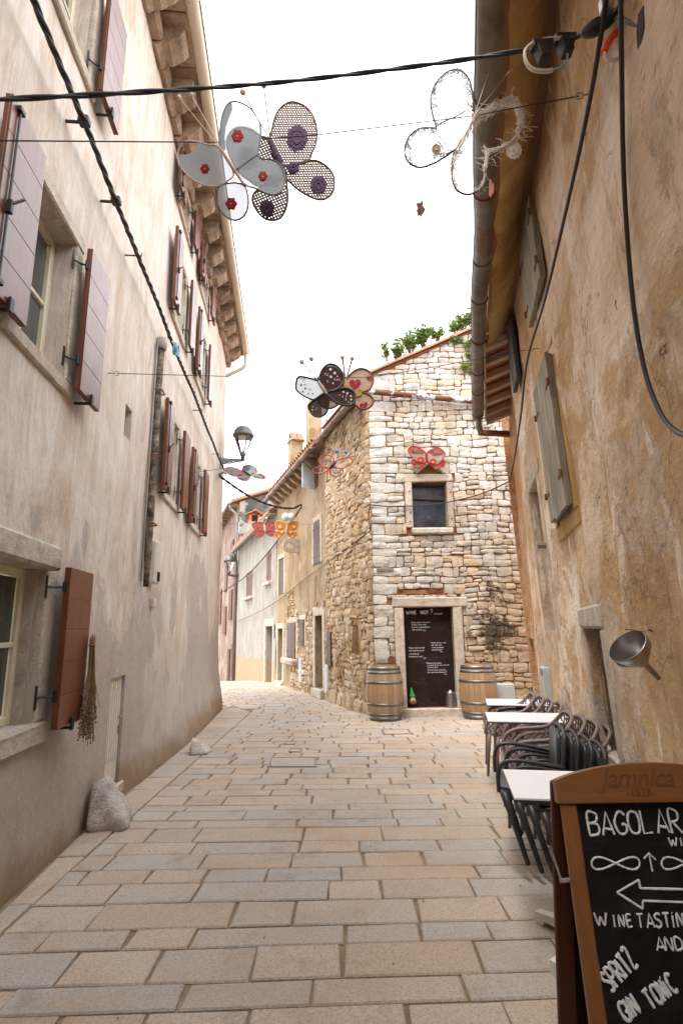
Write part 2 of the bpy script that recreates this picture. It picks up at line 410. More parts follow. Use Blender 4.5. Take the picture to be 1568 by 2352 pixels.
def m_fabric(name, cfun, alpha=None, rough=.85, trans=.25):
    """thin cloth: the colour may be a node socket, alpha opens the weave"""
    t = NT(name); c = cfun(t); t.col(c); t.rough(rough); t.set(Specular_IOR_Level=.2)
    if alpha is not None:
        a = alpha(t)
        if isinstance(a, float): t.b.inputs['Alpha'].default_value = a
        else: t.L(a, t.b.inputs['Alpha'])
    if trans:
        tr = t.n('ShaderNodeBsdfTranslucent')
        if isinstance(c, tuple): tr.inputs[0].default_value = c + (1,)
        else: t.L(c, tr.inputs[0])
        mx = t.n('ShaderNodeMixShader'); mx.inputs[0].default_value = trans
        out = t.t.nodes['Material Output']; t.L(t.b.outputs[0], mx.inputs[1])
        if alpha is not None:
            tp = t.n('ShaderNodeBsdfTransparent'); m2 = t.n('ShaderNodeMixShader'); a = alpha(t)
            if isinstance(a, float): m2.inputs[0].default_value = a
            else: t.L(a, m2.inputs[0])
            t.L(tp.outputs[0], m2.inputs[1]); t.L(tr.outputs[0], m2.inputs[2]); t.L(m2.outputs[0], mx.inputs[2])
        else: t.L(tr.outputs[0], mx.inputs[2])
        t.L(mx.outputs[0], out.inputs[0])
    return t.m
def mesh_alpha(scale, thr, k=(1, 1)):
    def f(t):
        x, y, z = t.sep()
        a = t.math('ABSOLUTE', t.math('SINE', t.math('ADD', t.math('MULTIPLY', x, scale * k[0]), t.math('MULTIPLY', z, scale * .45))))
        b = t.math('ABSOLUTE', t.math('SINE', t.math('ADD', t.math('MULTIPLY', z, scale * k[1]), t.math('MULTIPLY', x, -scale * .2))))
        return t.math('SUBTRACT', 1.0, t.math('MULTIPLY', t.math('GREATER_THAN', a, thr), t.math('GREATER_THAN', b, thr)))
    return f

M = {}
M['plaster_left'] = m_plaster_left(); M['plaster_right'] = m_plaster_right()
M['ochre'] = m_plaster('plaster_ochre', [(.22, .145, .08), (.33, .245, .15), (.40, .315, .215)], (.17, .095, .042), .9, (.38, .29, .20))
M['white'] = m_plaster('plaster_white', [(.25, .225, .19), (.34, .32, .29), (.40, .385, .355)], (.18, .145, .105), .75, None, (.62, (.38, .28, .18)))
M['pink'] = m_plaster('plaster_pink', [(.20, .125, .095), (.26, .19, .155), (.30, .245, .205)], (.20, .09, .06), .75, (.36, .30, .24))
M['grey_gable'] = m_plaster('plaster_grey_lichen', [(.055, .052, .047), (.105, .10, .093), (.16, .155, .145)], (.025, .023, .02), .8, (.33, .32, .30))
M['soffit'] = m_plaster('plaster_soffit', [(.30, .165, .05), (.50, .32, .135), (.66, .50, .31)], (.17, .09, .03), .7)
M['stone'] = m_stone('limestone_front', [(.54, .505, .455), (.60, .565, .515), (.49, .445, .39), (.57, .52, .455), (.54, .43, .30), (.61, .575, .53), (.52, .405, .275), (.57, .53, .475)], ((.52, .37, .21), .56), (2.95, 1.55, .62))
M['rubble'] = m_stone('limestone_side', [(.50, .37, .23), (.60, .49, .36), (.42, .27, .145), (.64, .55, .44), (.54, .37, .20), (.48, .37, .27)], ((.22, .12, .055), .52), None, 1.0)
M['quoin'] = m_stone('limestone_corner', [(.56, .52, .465), (.60, .565, .515), (.52, .475, .415)], ((.52, .40, .26), .64))
M['dressed'] = m_stone('dressed_stone', [(.50, .44, .37), (.54, .48, .41), (.47, .40, .32)], ((.36, .235, .13), .56), None, .45, 2.0)
M['dressed_light'] = m_stone('dressed_stone_light', [(.55, .47, .38), (.58, .50, .41)], ((.40, .27, .16), .57), None, .5, 2.0)
M['eave_stone'] = m_stone('eave_stone', [(.40, .30, .215), (.46, .36, .27), (.35, .26, .18)], ((.13, .08, .05), .52), None, .7, 1.5)
M['boulder'] = m_stone('kerb_boulder', [(.58, .53, .49), (.62, .57, .53)], ((.25, .18, .13), .5), None, .8, 2.0)
M['mortar'] = m_plaster('mortar_red_earth', [(.19, .08, .033), (.30, .14, .06), (.40, .24, .13)], (.13, .06, .03), .5)
M['mortar_side'] = m_plaster('mortar_side', [(.36, .18, .08), (.52, .31, .155), (.60, .43, .27)], (.22, .12, .06), .5)
M['paving'] = m_paving()
M['joint'] = m_simple('joint_sand', (.215, .145, .085), .95, var=.4, sc=5)
M['earth'] = m_simple('earth', (.22, .17, .12), .95, var=.3, sc=.6)
def m_shutter():
    t = NT('shutter_paint'); n = t.noise(3, 5, .6); gr = t.noise(6, 5, .6, (12, 12, .6))
    t.col(t.ramp(n, [(.3, (.11, .032, .014)), (.7, (.155, .048, .021))])); t.rough(t.ramp(gr, [(.3, .27), (.7, .4)])); t.set(Specular_IOR_Level=.4)
    t.bump(gr, .06, .002); return t.m
M['shutter'] = m_shutter()
M['shutter_far'] = m_wood('shutter_umber', (.075, .047, .04), (.115, .075, .062), .6, 2)
M['shutter_blue'] = m_simple('shutter_pale_blue', (.55, .62, .70), .6)
M['shutter_red'] = m_wood('shutter_red_brown', (.085, .028, .014), (.13, .045, .022), .6, 2)
M['old_plank'] = m_wood('weathered_plank', (.15, .125, .085), (.29, .25, .18), .85, 2, 6, 0, (.33, .29, .22))
M['dark_plank'] = m_wood('dark_plank', (.05, .045, .045), (.11, .10, .10), .8, 2)
M['iron'] = m_simple('black_iron', (.018, .017, .018), .5, .3, .3, 20)
M['rust'] = m_simple('rusty_iron', (.17, .065, .03), .85, .2, .5, 12, .4)
M['cream'] = m_simple('cream_frame', (.66, .60, .44), .45, 0, .05)
M['cream_gutter'] = m_simple('cream_gutter', (.58, .52, .42), .4, 0, .06, 3)
def m_glass():
    t = NT('window_glass'); n = t.noise(1.2, 3); t.col(t.ramp(n, [(.3, (.03, .04, .04)), (.7, (.07, .085, .08))])); t.rough(.08); t.set(Specular_IOR_Level=.9); return t.m
M['glass'] = m_glass()
M['curtain'] = m_simple('net_curtain', (.45, .47, .42), .9, 0, .15, 10)
M['black'] = m_simple('deep_dark', (.02, .017, .015), .9)
M['cable'] = m_simple('black_cable', (.012, .011, .012), .55, 0, .3, 30)
M['wire'] = m_simple('thin_wire', (.10, .09, .085), .5, .6)
def m_zinc():
    t = NT('old_zinc'); n = t.noise(2.2, 7, .7, (1, 1, 1)); b = t.noise(.9, 6, .75, (1, 5, 1)); t.col(t.mix(t.ramp(b, [(.52, 0.0), (.66, .85)]), t.ramp(n, [(.3, (.085, .07, .06)), (.55, (.20, .175, .15)), (.75, (.32, .28, .23))]), (.20, .085, .035)))
    t.rough(.6); t.set(Metallic=.35); t.bump(n, .35, .01); return t.m
M['zinc'] = m_zinc()
M['zinc_grey'] = m_simple('grey_metal', (.22, .20, .185), .5, .5, .2, 6)
def m_rustpipe():
    t = NT('peeling_pipe'); n = t.noise(1.6, 6, .75, (1.2, 1, 1)); t.col(t.mix(t.ramp(n, [(.47, 0.0), (.5, 1.0)], 'LINEAR'), (.55, .62, .68), t.ramp(t.noise(9, 5), [(.3, (.11, .035, .018)), (.7, (.20, .07, .03))]))); t.rough(.7); return t.m
M['rustpipe'] = m_rustpipe()
def m_tile():
    t = NT('terracotta'); r = t.rnd(); n = t.noise(7, 6, .7); c = t.ramp(r, [(0, (.30, .11, .05)), (.5, (.40, .17, .08)), (1, (.24, .12, .07))]); c = t.mix(t.ramp(n, [(.45, 0.0), (.65, .6)]), c, (.20, .14, .10)); t.col(c); t.rough(.9); t.bump(n, .5, .01); return t.m
M['tile'] = m_tile()
M['brick'] = m_simple('orange_brick', (.50, .15, .045), .85, 0, .3, 8)
M['rafter'] = m_wood('rafter_wood', (.34, .24, .165), (.55, .43, .32), .85, 0, 6)
M['eave_board'] = m_simple('eave_terracotta', (.34, .12, .055), .9, 0, .35, 3)
M['lamp_grey'] = m_simple('lamp_grey', (.11, .11, .11), .45, .4, .1, 8)
def m_clear():
    t = NT('lamp_glass'); t.col((.9, .92, .92)); t.rough(.05); t.set(Transmission_Weight=1.0, IOR=1.1); return t.m
M['lamp_glass'] = m_clear()
M['lens'] = m_simple('lamp_lens', (.7, .7, .66), .3)
M['oak'] = m_wood('barrel_oak', (.27, .165, .085), (.42, .285, .165), .6, 2, 5)
M['hoop'] = m_simple('hoop_steel', (.16, .165, .17), .45, .75, .25, 9)
M['board_dark'] = m_simple('chalkboard_brown', (.020, .010, .008), .8, 0, .25, 4, .1, 0, .15)
M['board_black'] = m_simple('chalkboard_black', (.011, .008, .010), .75, 0, .3, 6, .1, 0, .18)
def m_board(name, c):
    t = NT(name); n = t.noise(5, 7, .7, src=t.obj()); w = t.noise(2.2, 6, .75, (1, 1, 2.5), src=t.obj(), dist=.6)
    q = t.ramp(n, [(.3, tuple(x * .7 for x in c)), (.7, tuple(x * 1.4 for x in c))]); q = t.mix(t.ramp(w, [(.52, 0.0), (.72, .5)]), q, (.055, .052, .054))
    t.col(q); t.rough(.8); t.set(Specular_IOR_Level=.15); t.bump(t.noise(60, 3, src=t.obj()), .15, .003); return t.m
M['board_dark'] = m_board('door_board', (.020, .010, .008)); M['board_black'] = m_board('sign_board', (.011, .008, .010))
M['chalk'] = m_simple('chalk', (.70, .72, .77), .9, 0, .25, 60, .2)
M['sign_wood'] = m_wood('sign_wood', (.17, .066, .022), (.30, .13, .048), .42, 2, 5, .25)
M['sign_wood_x'] = m_wood('sign_wood_cross', (.17, .066, .022), (.30, .13, .048), .42, 0, 5, .25)
M['sign_dark'] = m_wood('sign_wood_dark', (.06, .018, .009), (.10, .032, .016), .5, 2, 5)
M['sign_carve'] = m_simple('sign_carved', (.155, .062, .022), .55)
M['table_top'] = m_simple('table_laminate', (.72, .73, .76), .35, 0, .03, 5, .05)
M['table_edge'] = m_simple('table_edge', (.03, .025, .04), .5)
M['table_leg'] = m_simple('table_leg_white', (.62, .60, .55), .45, 0, .06)
M['chair_brown'] = m_simple('chair_taupe', (.185, .135, .122), .5, 0, .08, 8, .05)
M['chair_black'] = m_simple('chair_anthracite', (.030, .031, .036), .42, 0, .1, 8, .06)
M['steel'] = m_simple('dull_steel', (.36, .34, .33), .33, .9, .2, 7, .1)
M['cabinet'] = m_simple('cabinet_grey', (.40, .42, .43), .5, 0, .06)
M['cabinet_white'] = m_simple('cabinet_offwhite', (.55, .52, .46), .5, 0, .08)
M['yellow'] = m_simple('warning_yellow', (.75, .55, .03), .5, 0, .05)
M['straw'] = m_simple('dried_straw', (.23, .135, .065), .9, 0, .4, 12)
M['lavender'] = m_simple('dried_lavender', (.17, .105, .07), .95, 0, .4, 20)
M['bark'] = m_simple('twig_bark', (.12, .08, .05), .9, 0, .3)
def m_leaf():
    t = NT('leaf_green'); r = t.rnd(); t.col(t.ramp(r, [(0, (.08, .15, .025)), (.5, (.14, .24, .04)), (.85, (.20, .28, .05)), (1, (.36, .30, .05))])); t.rough(.55); t.set(Subsurface_Weight=0.0)
    tr = t.n('ShaderNodeBsdfTranslucent'); tr.inputs[0].default_value = (.16, .26, .04, 1); mx = t.n('ShaderNodeMixShader'); mx.inputs[0].default_value = .3
    t.L(t.b.outputs[0], mx.inputs[1]); t.L(tr.outputs[0], mx.inputs[2]); t.L(mx.outputs[0], t.t.nodes['Material Output'].inputs[0]); return t.m
M['leaf'] = m_leaf()
M['bead'] = m_simple('wooden_bead', (.50, .41, .33), .6)
M['bead_blue'] = m_simple('blue_bead', (.02, .12, .42), .4)
M['stick'] = m_simple('bare_stick', (.38, .26, .19), .7)
M['white_tube'] = m_simple('cream_conduit', (.58, .53, .45), .5)
M['orange_tube'] = m_simple('orange_conduit', (.75, .10, .02), .45)
M['blue_wire'] = m_simple('pale_blue_wire', (.22, .45, .55), .5)

# ================================================================= walls in plan
LW = Fr((-1.97, 3.64), -5.5, 1)            # pale house on the left
RW = Fr((1.0, 0.0), 12.5, -1, 0.035)       # old brown house on the right
FY = 11.1
FX0 = atY(855, 1300, FY).x
SF = Fr((FX0, FY), 90, 1)                  # front of the stone house
RO = Fr((FX0, FY), -19, -1)                # the row of houses running away to the left

# ================================================================= ground and paving
mb = MB(); ys = [-60, -20, 0, 4, 7.5, 11, 15, 19, 24, 30, 42, 120, 400]; xs = [-300, -40, -8, 0, 8, 40, 300]
for y in ys:
    for x in xs: mb.v.append(V((x, y, g(y) - .07)))
nx = len(xs)
for i in range(len(ys) - 1):
    for j in range(nx - 1): mb.f.append([i * nx + j, i * nx + j + 1, (i + 1) * nx + j + 1, (i + 1) * nx + j]); mb.mi.append(0)
struct('ground', mb, M['earth'])

def left_base(y):    # foot of the left wall, which flares out towards its far end
    if y > 12.9: return -2.9 - (y - 12.9) * .9
    s = min(1, max(0, (y - 4.6) / 5)); s = s * s * (3 - 2 * s)
    return LW.P.x + math.tan(R(-5.5)) * (y - LW.P.y) + .15 * s
def right_limit(y):
    r = 1.0 + .2217 * y
    if y > 9.9: r = 3.9 if y < FY else FX0 + math.tan(R(-19)) * (y - FY)
    return r
pv = MB()
pys = [-1.5 + .5 * i for i in range(80)]
for y in pys:
    pv.v += [V((min(left_base(y) - .15, -1.8), y, g(y) - .013)), V((max(right_limit(y) + .25, right_limit(y)), y, g(y) - .013))]
for i in range(len(pys) - 1): pv.f.append([2 * i, 2 * i + 1, 2 * i + 3, 2 * i + 2]); pv.mi.append(0)
pavement = struct('pavement', pv, M['joint'])
rg = random.Random(11)
stones = []
def pave_stone(mb, c4, h):
    """a worn slab: chamfered top over four plan corners"""
    cx = sum(p[0] for p in c4) / 4; cy = sum(p[1] for p in c4) / 4
    def ins(p, d):
        dx, dy = cx - p[0], cy - p[1]; l = math.hypot(dx, dy)
        ex = abs(c4[1][0] - c4[0][0]); ey = abs(c4[3][1] - c4[0][1])
        return (p[0] + (d if dx > 0 else -d), p[1] + (d if dy > 0 else -d))
    vs = []; til = [rg.uniform(-.003, .003) for _ in range(4)]
    for d, dz in ((0, -.035), (.001, -.006), (.009, 0)):
        for k, p in enumerate(c4):
            q = ins(p, d); vs.append(V((q[0], q[1], g(q[1]) + h + dz + (til[k] if dz > -.02 else 0))))
    fs = [(8, 9, 10, 11)]
    for r in (0, 4):
        for k in range(4): l = (k + 1) % 4; fs.append((r + k, r + l, r + 4 + l, r + 4 + k))
    mb.add(vs, fs)
def rot(y):
    k = [(0, 2.2), (2.9, 1.8), (3.9, .2), (7, -2.6), (10, -1.5), (60, -1)]
    for (a, x), (b, z) in zip(k, k[1:]):
        if y <= b: return math.tan(R(x + (z - x) * (y - a) / (b - a)))
    return 0
STRIP = .018
def strip_x(y): return -1.79 - .019 * (y - 3.4) if y < 12.5 else left_base(y) + .3
y = 1.45; k = 0
hs = [.24, .18, .27, .21, .29, .20, .25, .17, .27]
while y < 24:
    h = hs[k % len(hs)] * rg.uniform(.9, 1.1) * (1 if y < 6 else .95); k += 1
    j = .0045 if y < 6 else .007
    a0 = rot(y); a1 = rot(y + h)
    x = strip_x(y) + .0; xr = right_limit(y) - .02
    first = True
    while x < xr:
        l = rg.choice([.34, .40, .47, .54, .62, .70, .82]) * rg.uniform(.92, 1.08)
        if first: l *= rg.uniform(.4, 1.0); first = False
        x2 = min(x + l, xr)
        if xr - x2 < .18: x2 = xr
        ja = j * rg.uniform(1.0, 2.0)
        if x2 - x > .08:
            sk = rg.uniform(-.01, .01)
            c4 = [(x + ja, y + (x + ja) * a0 + j), (x2 - ja, y + x2 * a0 + j), (x2 - ja + sk, y + h + x2 * a1 - j), (x + ja + sk, y + h + x * a1 - j)]
            m = MB(); pave_stone(m, c4, rg.uniform(-.002, .003)); stones.append((y + h / 2, abs((x + x2) / 2), m))
        x = x2
    y += h
# a string of longer edging slabs beside the left wall
y = 1.2
while y < 12.8:
    l = rg.uniform(.42, .75); y2 = y + l
    c4 = [(left_base(y) + .028, y + .006), (strip_x(y) - .006, y + .006), (strip_x(y2) - .006, y2 - .006), (left_base(y2) + .03, y2 - .006)]
    if strip_x(y) - left_base(y) > .05:
        m = MB(); pave_stone(m, c4, rg.uniform(-.002, .003)); stones.append((y + .2, 1.8, m))
    y = y2
stones.sort(key=lambda s: s[0])
for s in stones[:300]: part('paving_stone', s[2], M['paving'], pavement)
rest = MB()
for s in stones[300:]: rest.add(s[2].v, s[2].f)
part('paving_stones', rest, M['paving'], pavement, kind='stuff')

# inspection covers let into the paving
def cover(pxs, label, cross=False):
    P = [atG(*p) for p in pxs]; c = sum(P, V()) / 4
    c = V((c.x, c.y, g(c.y)))
    t = thing('manhole_cover', label, 'manhole cover', c, 'inspection covers in the paving')
    P = [V((p.x, p.y, g(p.y))) for p in P]; f = MB()
    for i in range(4):
        a, b = P[i], P[(i + 1) % 4]; d = (b - a).normalized(); nn = V((-d.y, d.x, 0))
        f.cbox((a + b) / 2 + V((0, 0, .002)), (b - a).length / 2 + .012, .012, .007, .002, d, nn, V((0, 0, 1)))
    part('frame', f, M['zinc_grey'], t)
    l = MB(); q = [p + (c - p).normalized() * .035 + V((0, 0, .0035)) for p in P]; l.prism([p - V((0, 0, .02)) for p in q], V((0, 0, .0225)))
    part('lid', l, M['paving'], t)
cover([(616, 1762), (725, 1762), (724, 1741), (623, 1741)], 'largest rectangular paved manhole cover in the middle of the street')
cover([(652, 1710), (676, 1710), (677, 1704), (654, 1704)], 'tiny paved inspection cover, farther of the small pair behind the large cover')
cover([(664, 1728), (690, 1728), (691, 1721), (666, 1721)], 'tiny paved inspection cover, nearer of the small pair behind the large cover')
cover([(603, 1624), (652, 1624), (655, 1617), (610, 1617)], 'flat rectangular manhole cover far up the street')
cover([(882, 1688), (945, 1686), (936, 1676), (876, 1677)], 'rectangular manhole cover in front of the left barrel')

# ================================================================= wall helpers
def wall_grid(fr, u0, u1, z0, z1, holes=(), depth=.35, res=.22, disp=None, top=None, mb=None, base=None):
    mb = mb or MB()
    def lines(a, b, ex):
        s = sorted({round(a, 4), round(b, 4)} | {round(e, 4) for e in ex if a < e < b}); out = []
        for p, q in zip(s, s[1:]):
            n = max(1, int(math.ceil((q - p) / res))); out += [p + (q - p) * i / n for i in range(n)]
        return out + [s[-1]]
    us = lines(u0, u1, [e for h in holes for e in h[:2]]); zs = lines(z0, z1, [e for h in holes for e in h[2:4]])
    def mask(u, z):
        m = 1.0
        for h in holes:
            du = max(h[0] - u, 0, u - h[1]); dz = max(h[2] - z, 0, z - h[3]); m = min(m, math.hypot(du, dz) / .18)
        return min(1, m)
    o = len(mb.v)
    for u in us:
        for z in zs:
            zz = min(z, top(u)) if top else z
            mb.v.append(fr.pt(u, zz, ((disp(u, zz) * mask(u, zz)) if disp else 0) + (base(u, zz) if base else 0)))
    nz_ = len(zs)
    for i in range(len(us) - 1):
        for j in range(nz_ - 1):
            cu = (us[i] + us[i + 1]) / 2; cz = (zs[j] + zs[j + 1]) / 2
            if any(h[0] < cu < h[1] and h[2] < cz < h[3] for h in holes): continue
            if top and zs[j] >= top(us[i]) and zs[j] >= top(us[i + 1]): continue
            mb.f.append([o + i * nz_ + j, o + (i + 1) * nz_ + j, o + (i + 1) * nz_ + j + 1, o + i * nz_ + j + 1]); mb.mi.append(0)
    for h in holes:
        d = h[4] if len(h) > 4 else depth
        a, b, c, e = h[:4]
        for (p, q) in (((a, c), (b, c)), ((b, c), (b, e)), ((b, e), (a, e)), ((a, e), (a, c))):
            mb.quad(fr.pt(p[0], p[1], 0), fr.pt(q[0], q[1], 0), fr.pt(q[0], q[1], -d), fr.pt(p[0], p[1], -d))
    return mb
def shell(mb, fr, u0, u1, z0, z1, deep):
    """the other sides of a house behind its street front"""
    a, b, c, d = (u0, -.02), (u1, -.02), (u1, -deep), (u0, -deep)
    for p, q in ((b, c), (c, d), (d, a)):
        mb.quad(fr.pt(p[0], z0, p[1]), fr.pt(q[0], z0, q[1]), fr.pt(q[0], z1, q[1]), fr.pt(p[0], z1, p[1]))
def slab_roof(name, fr, u0, u1, z0, w0, w1, rise, mat, parent, th=.12):
    mb = MB(); P = [fr.pt(u0, z0, w0), fr.pt(u1, z0, w0), fr.pt(u1, z0 + rise, w1), fr.pt(u0, z0 + rise, w1)]
    mb.prism(P, V((0, 0, th))); mb.fix = True
    return part(name, mb, mat, parent)
def half_gutter(mb, pts, r, up=V((0, 0, 1)), n=8):
    pts = [V(p) for p in pts]; vs = []
    for i, p in enumerate(pts):
        d = (pts[min(i + 1, len(pts) - 1)] - pts[max(i - 1, 0)]).normalized(); s = d.cross(up).normalized(); u2 = s.cross(d)
        for rr in (r, r * .9):
            for k in range(n + 1):
                a = math.pi * k / n; vs.append(p + s * (math.cos(a) * rr) - u2 * (math.sin(a) * rr))
    m = 2 * (n + 1); fs = []
    for i in range(len(pts) - 1):
        for k in range(n):
            a = i * m + k; fs.append((a, a + 1, a + m + 1, a + m)); b = a + n + 1; fs.append((b, b + m, b + m + 1, b + 1))
        for k in (0, n): a = i * m + k; fs.append((a, a + m, a + m + n + 1, a + n + 1))
    for e in (0, (len(pts) - 1) * m): fs.append([e + k for k in range(n + 1)])
    mb.add(vs, fs); mb.fix = True
def frame_window(fr, u0, u1, z0, z1, w, parent, mat, rows=2, cols=2, curtain=False, bar=.055):
    f = MB()
    f.fbox(fr, u0, u0 + bar, z0, z1, w - .03, w + .03, .006); f.fbox(fr, u1 - bar, u1, z0, z1, w - .03, w + .03, .006)
    f.fbox(fr, u0 + bar, u1 - bar, z0, z0 + bar, w - .03, w + .03, .006); f.fbox(fr, u0 + bar, u1 - bar, z1 - bar, z1, w - .03, w + .03, .006)
    iu0, iu1, iz0, iz1 = u0 + bar, u1 - bar, z0 + bar, z1 - bar
    for c in range(1, cols): x = iu0 + (iu1 - iu0) * c / cols; f.fbox(fr, x - .03, x + .03, iz0, iz1, w - .02, w + .035, .005)
    for r in range(1, rows): z = iz0 + (iz1 - iz0) * r / rows; f.fbox(fr, iu0, iu1, z - .016, z + .016, w - .015, w + .022, .004)
    o = part('window', f, mat, parent)
    for c in range(cols):
        for r in range(rows):
            p = MB(); p.fbox(fr, iu0 + (iu1 - iu0) * c / cols + .01, iu0 + (iu1 - iu0) * (c + 1) / cols - .01, iz0 + (iz1 - iz0) * r / rows + .008, iz0 + (iz1 - iz0) * (r + 1) / rows - .008, w - .006, w)
            part('pane', p, M['glass'], o)
    if curtain:
        c = MB(); n = 24
        for i in range(n + 1):
            u = iu0 + (iu1 - iu0) * i / n; ww = w - .07 - .02 * math.sin(i * 1.9)
            c.v += [fr.pt(u, iz0, ww), fr.pt(u, iz1, ww)]
        for i in range(n): c.f.append([2 * i, 2 * i + 2, 2 * i + 3, 2 * i + 1]); c.mi.append(0)
        part('curtain', c, M['curtain'], o)
    return o

# ================================================================= the pale house on the left
Lh = thing('pale_house', 'tall pale plastered house along the left with many dark red shutters', 'house', LW.pt(0, 0))
OP = []                                    # openings: (u0,u1,z0,z1)
WU = [(-.80, -.04), (3.13, 3.84), (5.03, 5.80), (-4.4, -3.6)]
ROWZ = {'A': (7.52, 8.06), 'B': (5.78, 6.82), 'C': (3.27, 4.36)}
for row, (za, zb) in ROWZ.items():
    for i, (a, b) in enumerate(WU):
        if row == 'A' and i in (0, 3): OP.append((a, b, za - .05, zb))
        else: OP.append((a - (.1 if (row == 'B' and i == 0) else 0), b - (.1 if (row == 'B' and i == 0) else 0), za, zb))
OP += [(-1.35, .03, .95, 1.93), (1.42, 1.64, 3.40, 3.72, .3), (1.58, 2.04, .12, 1.10, .07)]
def ldisp(u, z):
    w = .022 * nz(u * .8, z * .8, 3) + .010 * nz(u * 2.3, z * 2.3, 5)
    y = LW.P.y + u * math.cos(R(5.5)); s = min(1, max(0, (y - 4.6) / 5)); s = s * s * (3 - 2 * s); k = min(1, max(0, (1.25 - z) / 1.25))
    return w + .15 * s * k * k
mb = wall_grid(LW, -9.5, 9.3, -.5, 8.42, OP, .24, .2, ldisp); shell(mb, LW, -9.5, 9.3, -.5, 8.42, 8)
part('wall', mb, M['plaster_left'], Lh, True)
LEAFN = [0]
def leaf(u0, u1, z0, z1, w, parent, rod=False, hinge_u=None, slats=5, catch=True):
    """a boarded shutter leaf folded back on the wall: ledges, boards, hinges, catch"""
    s = part('shutter', MB().fbox(LW, u0, u1, z0, z1, w, w + .030, .004), M['shutter'], Lh)
    n = slats
    for i in range(n):
        a = z0 + (z1 - z0) * i / n; b = z0 + (z1 - z0) * (i + 1) / n
        part('board', MB().fbox(LW, u0 + .001, u1 - .001, a + .0010, b - .0010, w + .030, w + .042, .0022), M['shutter'], s)
    hu = u0 if hinge_u is None else hinge_u
    if hinge_u is not None or True:
        for hz in (z0 + .16 * (z1 - z0) + .04, z1 - .13 * (z1 - z0)):
            h = MB(); sg = -1 if hu == u0 else 1
            h.fbox(LW, hu + sg * .075, hu + sg * .05, hz - .075, hz + .075, .003, .012, .003); h.tube([LW.pt(hu + sg * .062, hz, .01), LW.pt(hu + sg * .02, hz, w * .6), LW.pt(hu, hz, w + .015)], .0075, 6)
            h.tube([LW.pt(hu + sg * .005, hz - .035, w + .012), LW.pt(hu + sg * .005, hz + .035, w + .012)], .014, 6)
            part('hinge', h, M['iron'], s)
    if catch:
        h = MB(); cu = (u0 + u1) / 2
        h.tube([LW.pt(cu, z0 - .02, .0), LW.pt(cu, z0 - .02, w + .06)], .011, 6); h.fbox(LW, cu - .022, cu + .022, z0 - .035, z0 + .05, w + .045, w + .062, .004)
        part('catch', h, M['iron'], s)
    if rod:
        h = MB(); ru = u0 + .07; h.tube([LW.pt(ru, z0 + .05, w + .052), LW.pt(ru, z1 - .02, w + .052)], .007, 6)
        for zz in (z0 + .06, z1 - .04): h.fbox(LW, ru - .025, ru + .03, zz - .015, zz + .015, w + .042, w + .066, .003)
        zz = z0 + (z1 - z0) * .45; h.fbox(LW, ru - .014, ru + .014, zz - .06, zz + .02, w + .045, w + .075, .004); h.tube([LW.pt(ru, zz, w + .07), LW.pt(ru + .05, zz + .07, w + .10)], .009, 6)
        part('bolt', h, M['iron'], s)
    return s
WS = .075
def left_window(i, row):
    (a, b) = WU[i]; za, zb = ROWZ[row]
    if row == 'B' and i == 0: a -= .1; b -= .1
    frame_window(LW, a, b, za, zb, -.17, Lh, M['cream'], 2 if row != 'A' else 1, 2, i == 0 and row == 'C')
    # stone surround: lintel, two jambs and a sill a little proud of the plaster
    sw = .13 if row != 'A' else .10
    for nm, q in (('lintel', (a - sw, b + sw, zb, zb + sw * .85)), ('jamb', (a - sw, a, za, zb)), ('jamb', (b, b + sw, za, zb)), ('sill', (a - sw, b + sw, za - sw * .8, za))):
        part(nm, MB().fbox(LW, q[0], q[1], q[2], q[3], -.03, .022 if nm != 'sill' else .035, .012, .006), M['dressed_light'], Lh)
    lw = (b - a) / 2 + .035
    if row == 'A': lw = (b - a) / 2 + .05
    zl0 = za - .06; zl1 = zb + .0
    leaf(a - lw - .03, a - .03, zl0, zl1, WS, Lh, True, a - .03, 5 if row != 'A' else 3)
    leaf(b + .03, b + .03 + lw, zl0, zl1, WS, Lh, False, None, 5 if row != 'A' else 3)
for row in 'ABC':
    for i in range(4): left_window(i, row)
# ground floor window with its deep stone surround
a, b, za, zb = -1.35, .03, .95, 1.93
frame_window(LW, a, b, za, zb, -.16, Lh, M['cream'], 2, 2)
part('lintel', MB().fbox(LW, a - .16, b + .15, zb, zb + .17, -.05, .030, .02, .01), M['dressed'], Lh)
part('jamb', MB().fbox(LW, b, b + .13, za, zb, -.06, .026, .016, .008), M['dressed'], Lh)
part('jamb', MB().fbox(LW, a - .13, a, za, zb, -.06, .026, .016, .008), M['dressed'], Lh)
part('sill', MB().fbox(LW, a - .18, b + .16, za - .13, za, -.2, .035, .02, .012), M['dressed'], Lh)
rv = MB()
for q in ((b - .012, b - .002, za, zb), ): rv.fbox(LW, q[0], q[1], q[2], q[3], -.13, -.062, .003)
part('reveal_stone', rv, M['dressed'], Lh)
leaf(.09, .53, .90, 1.95, .09, Lh, False)
leaf(-1.95, -1.42, .90, 1.95, .09, Lh, True, -1.42)
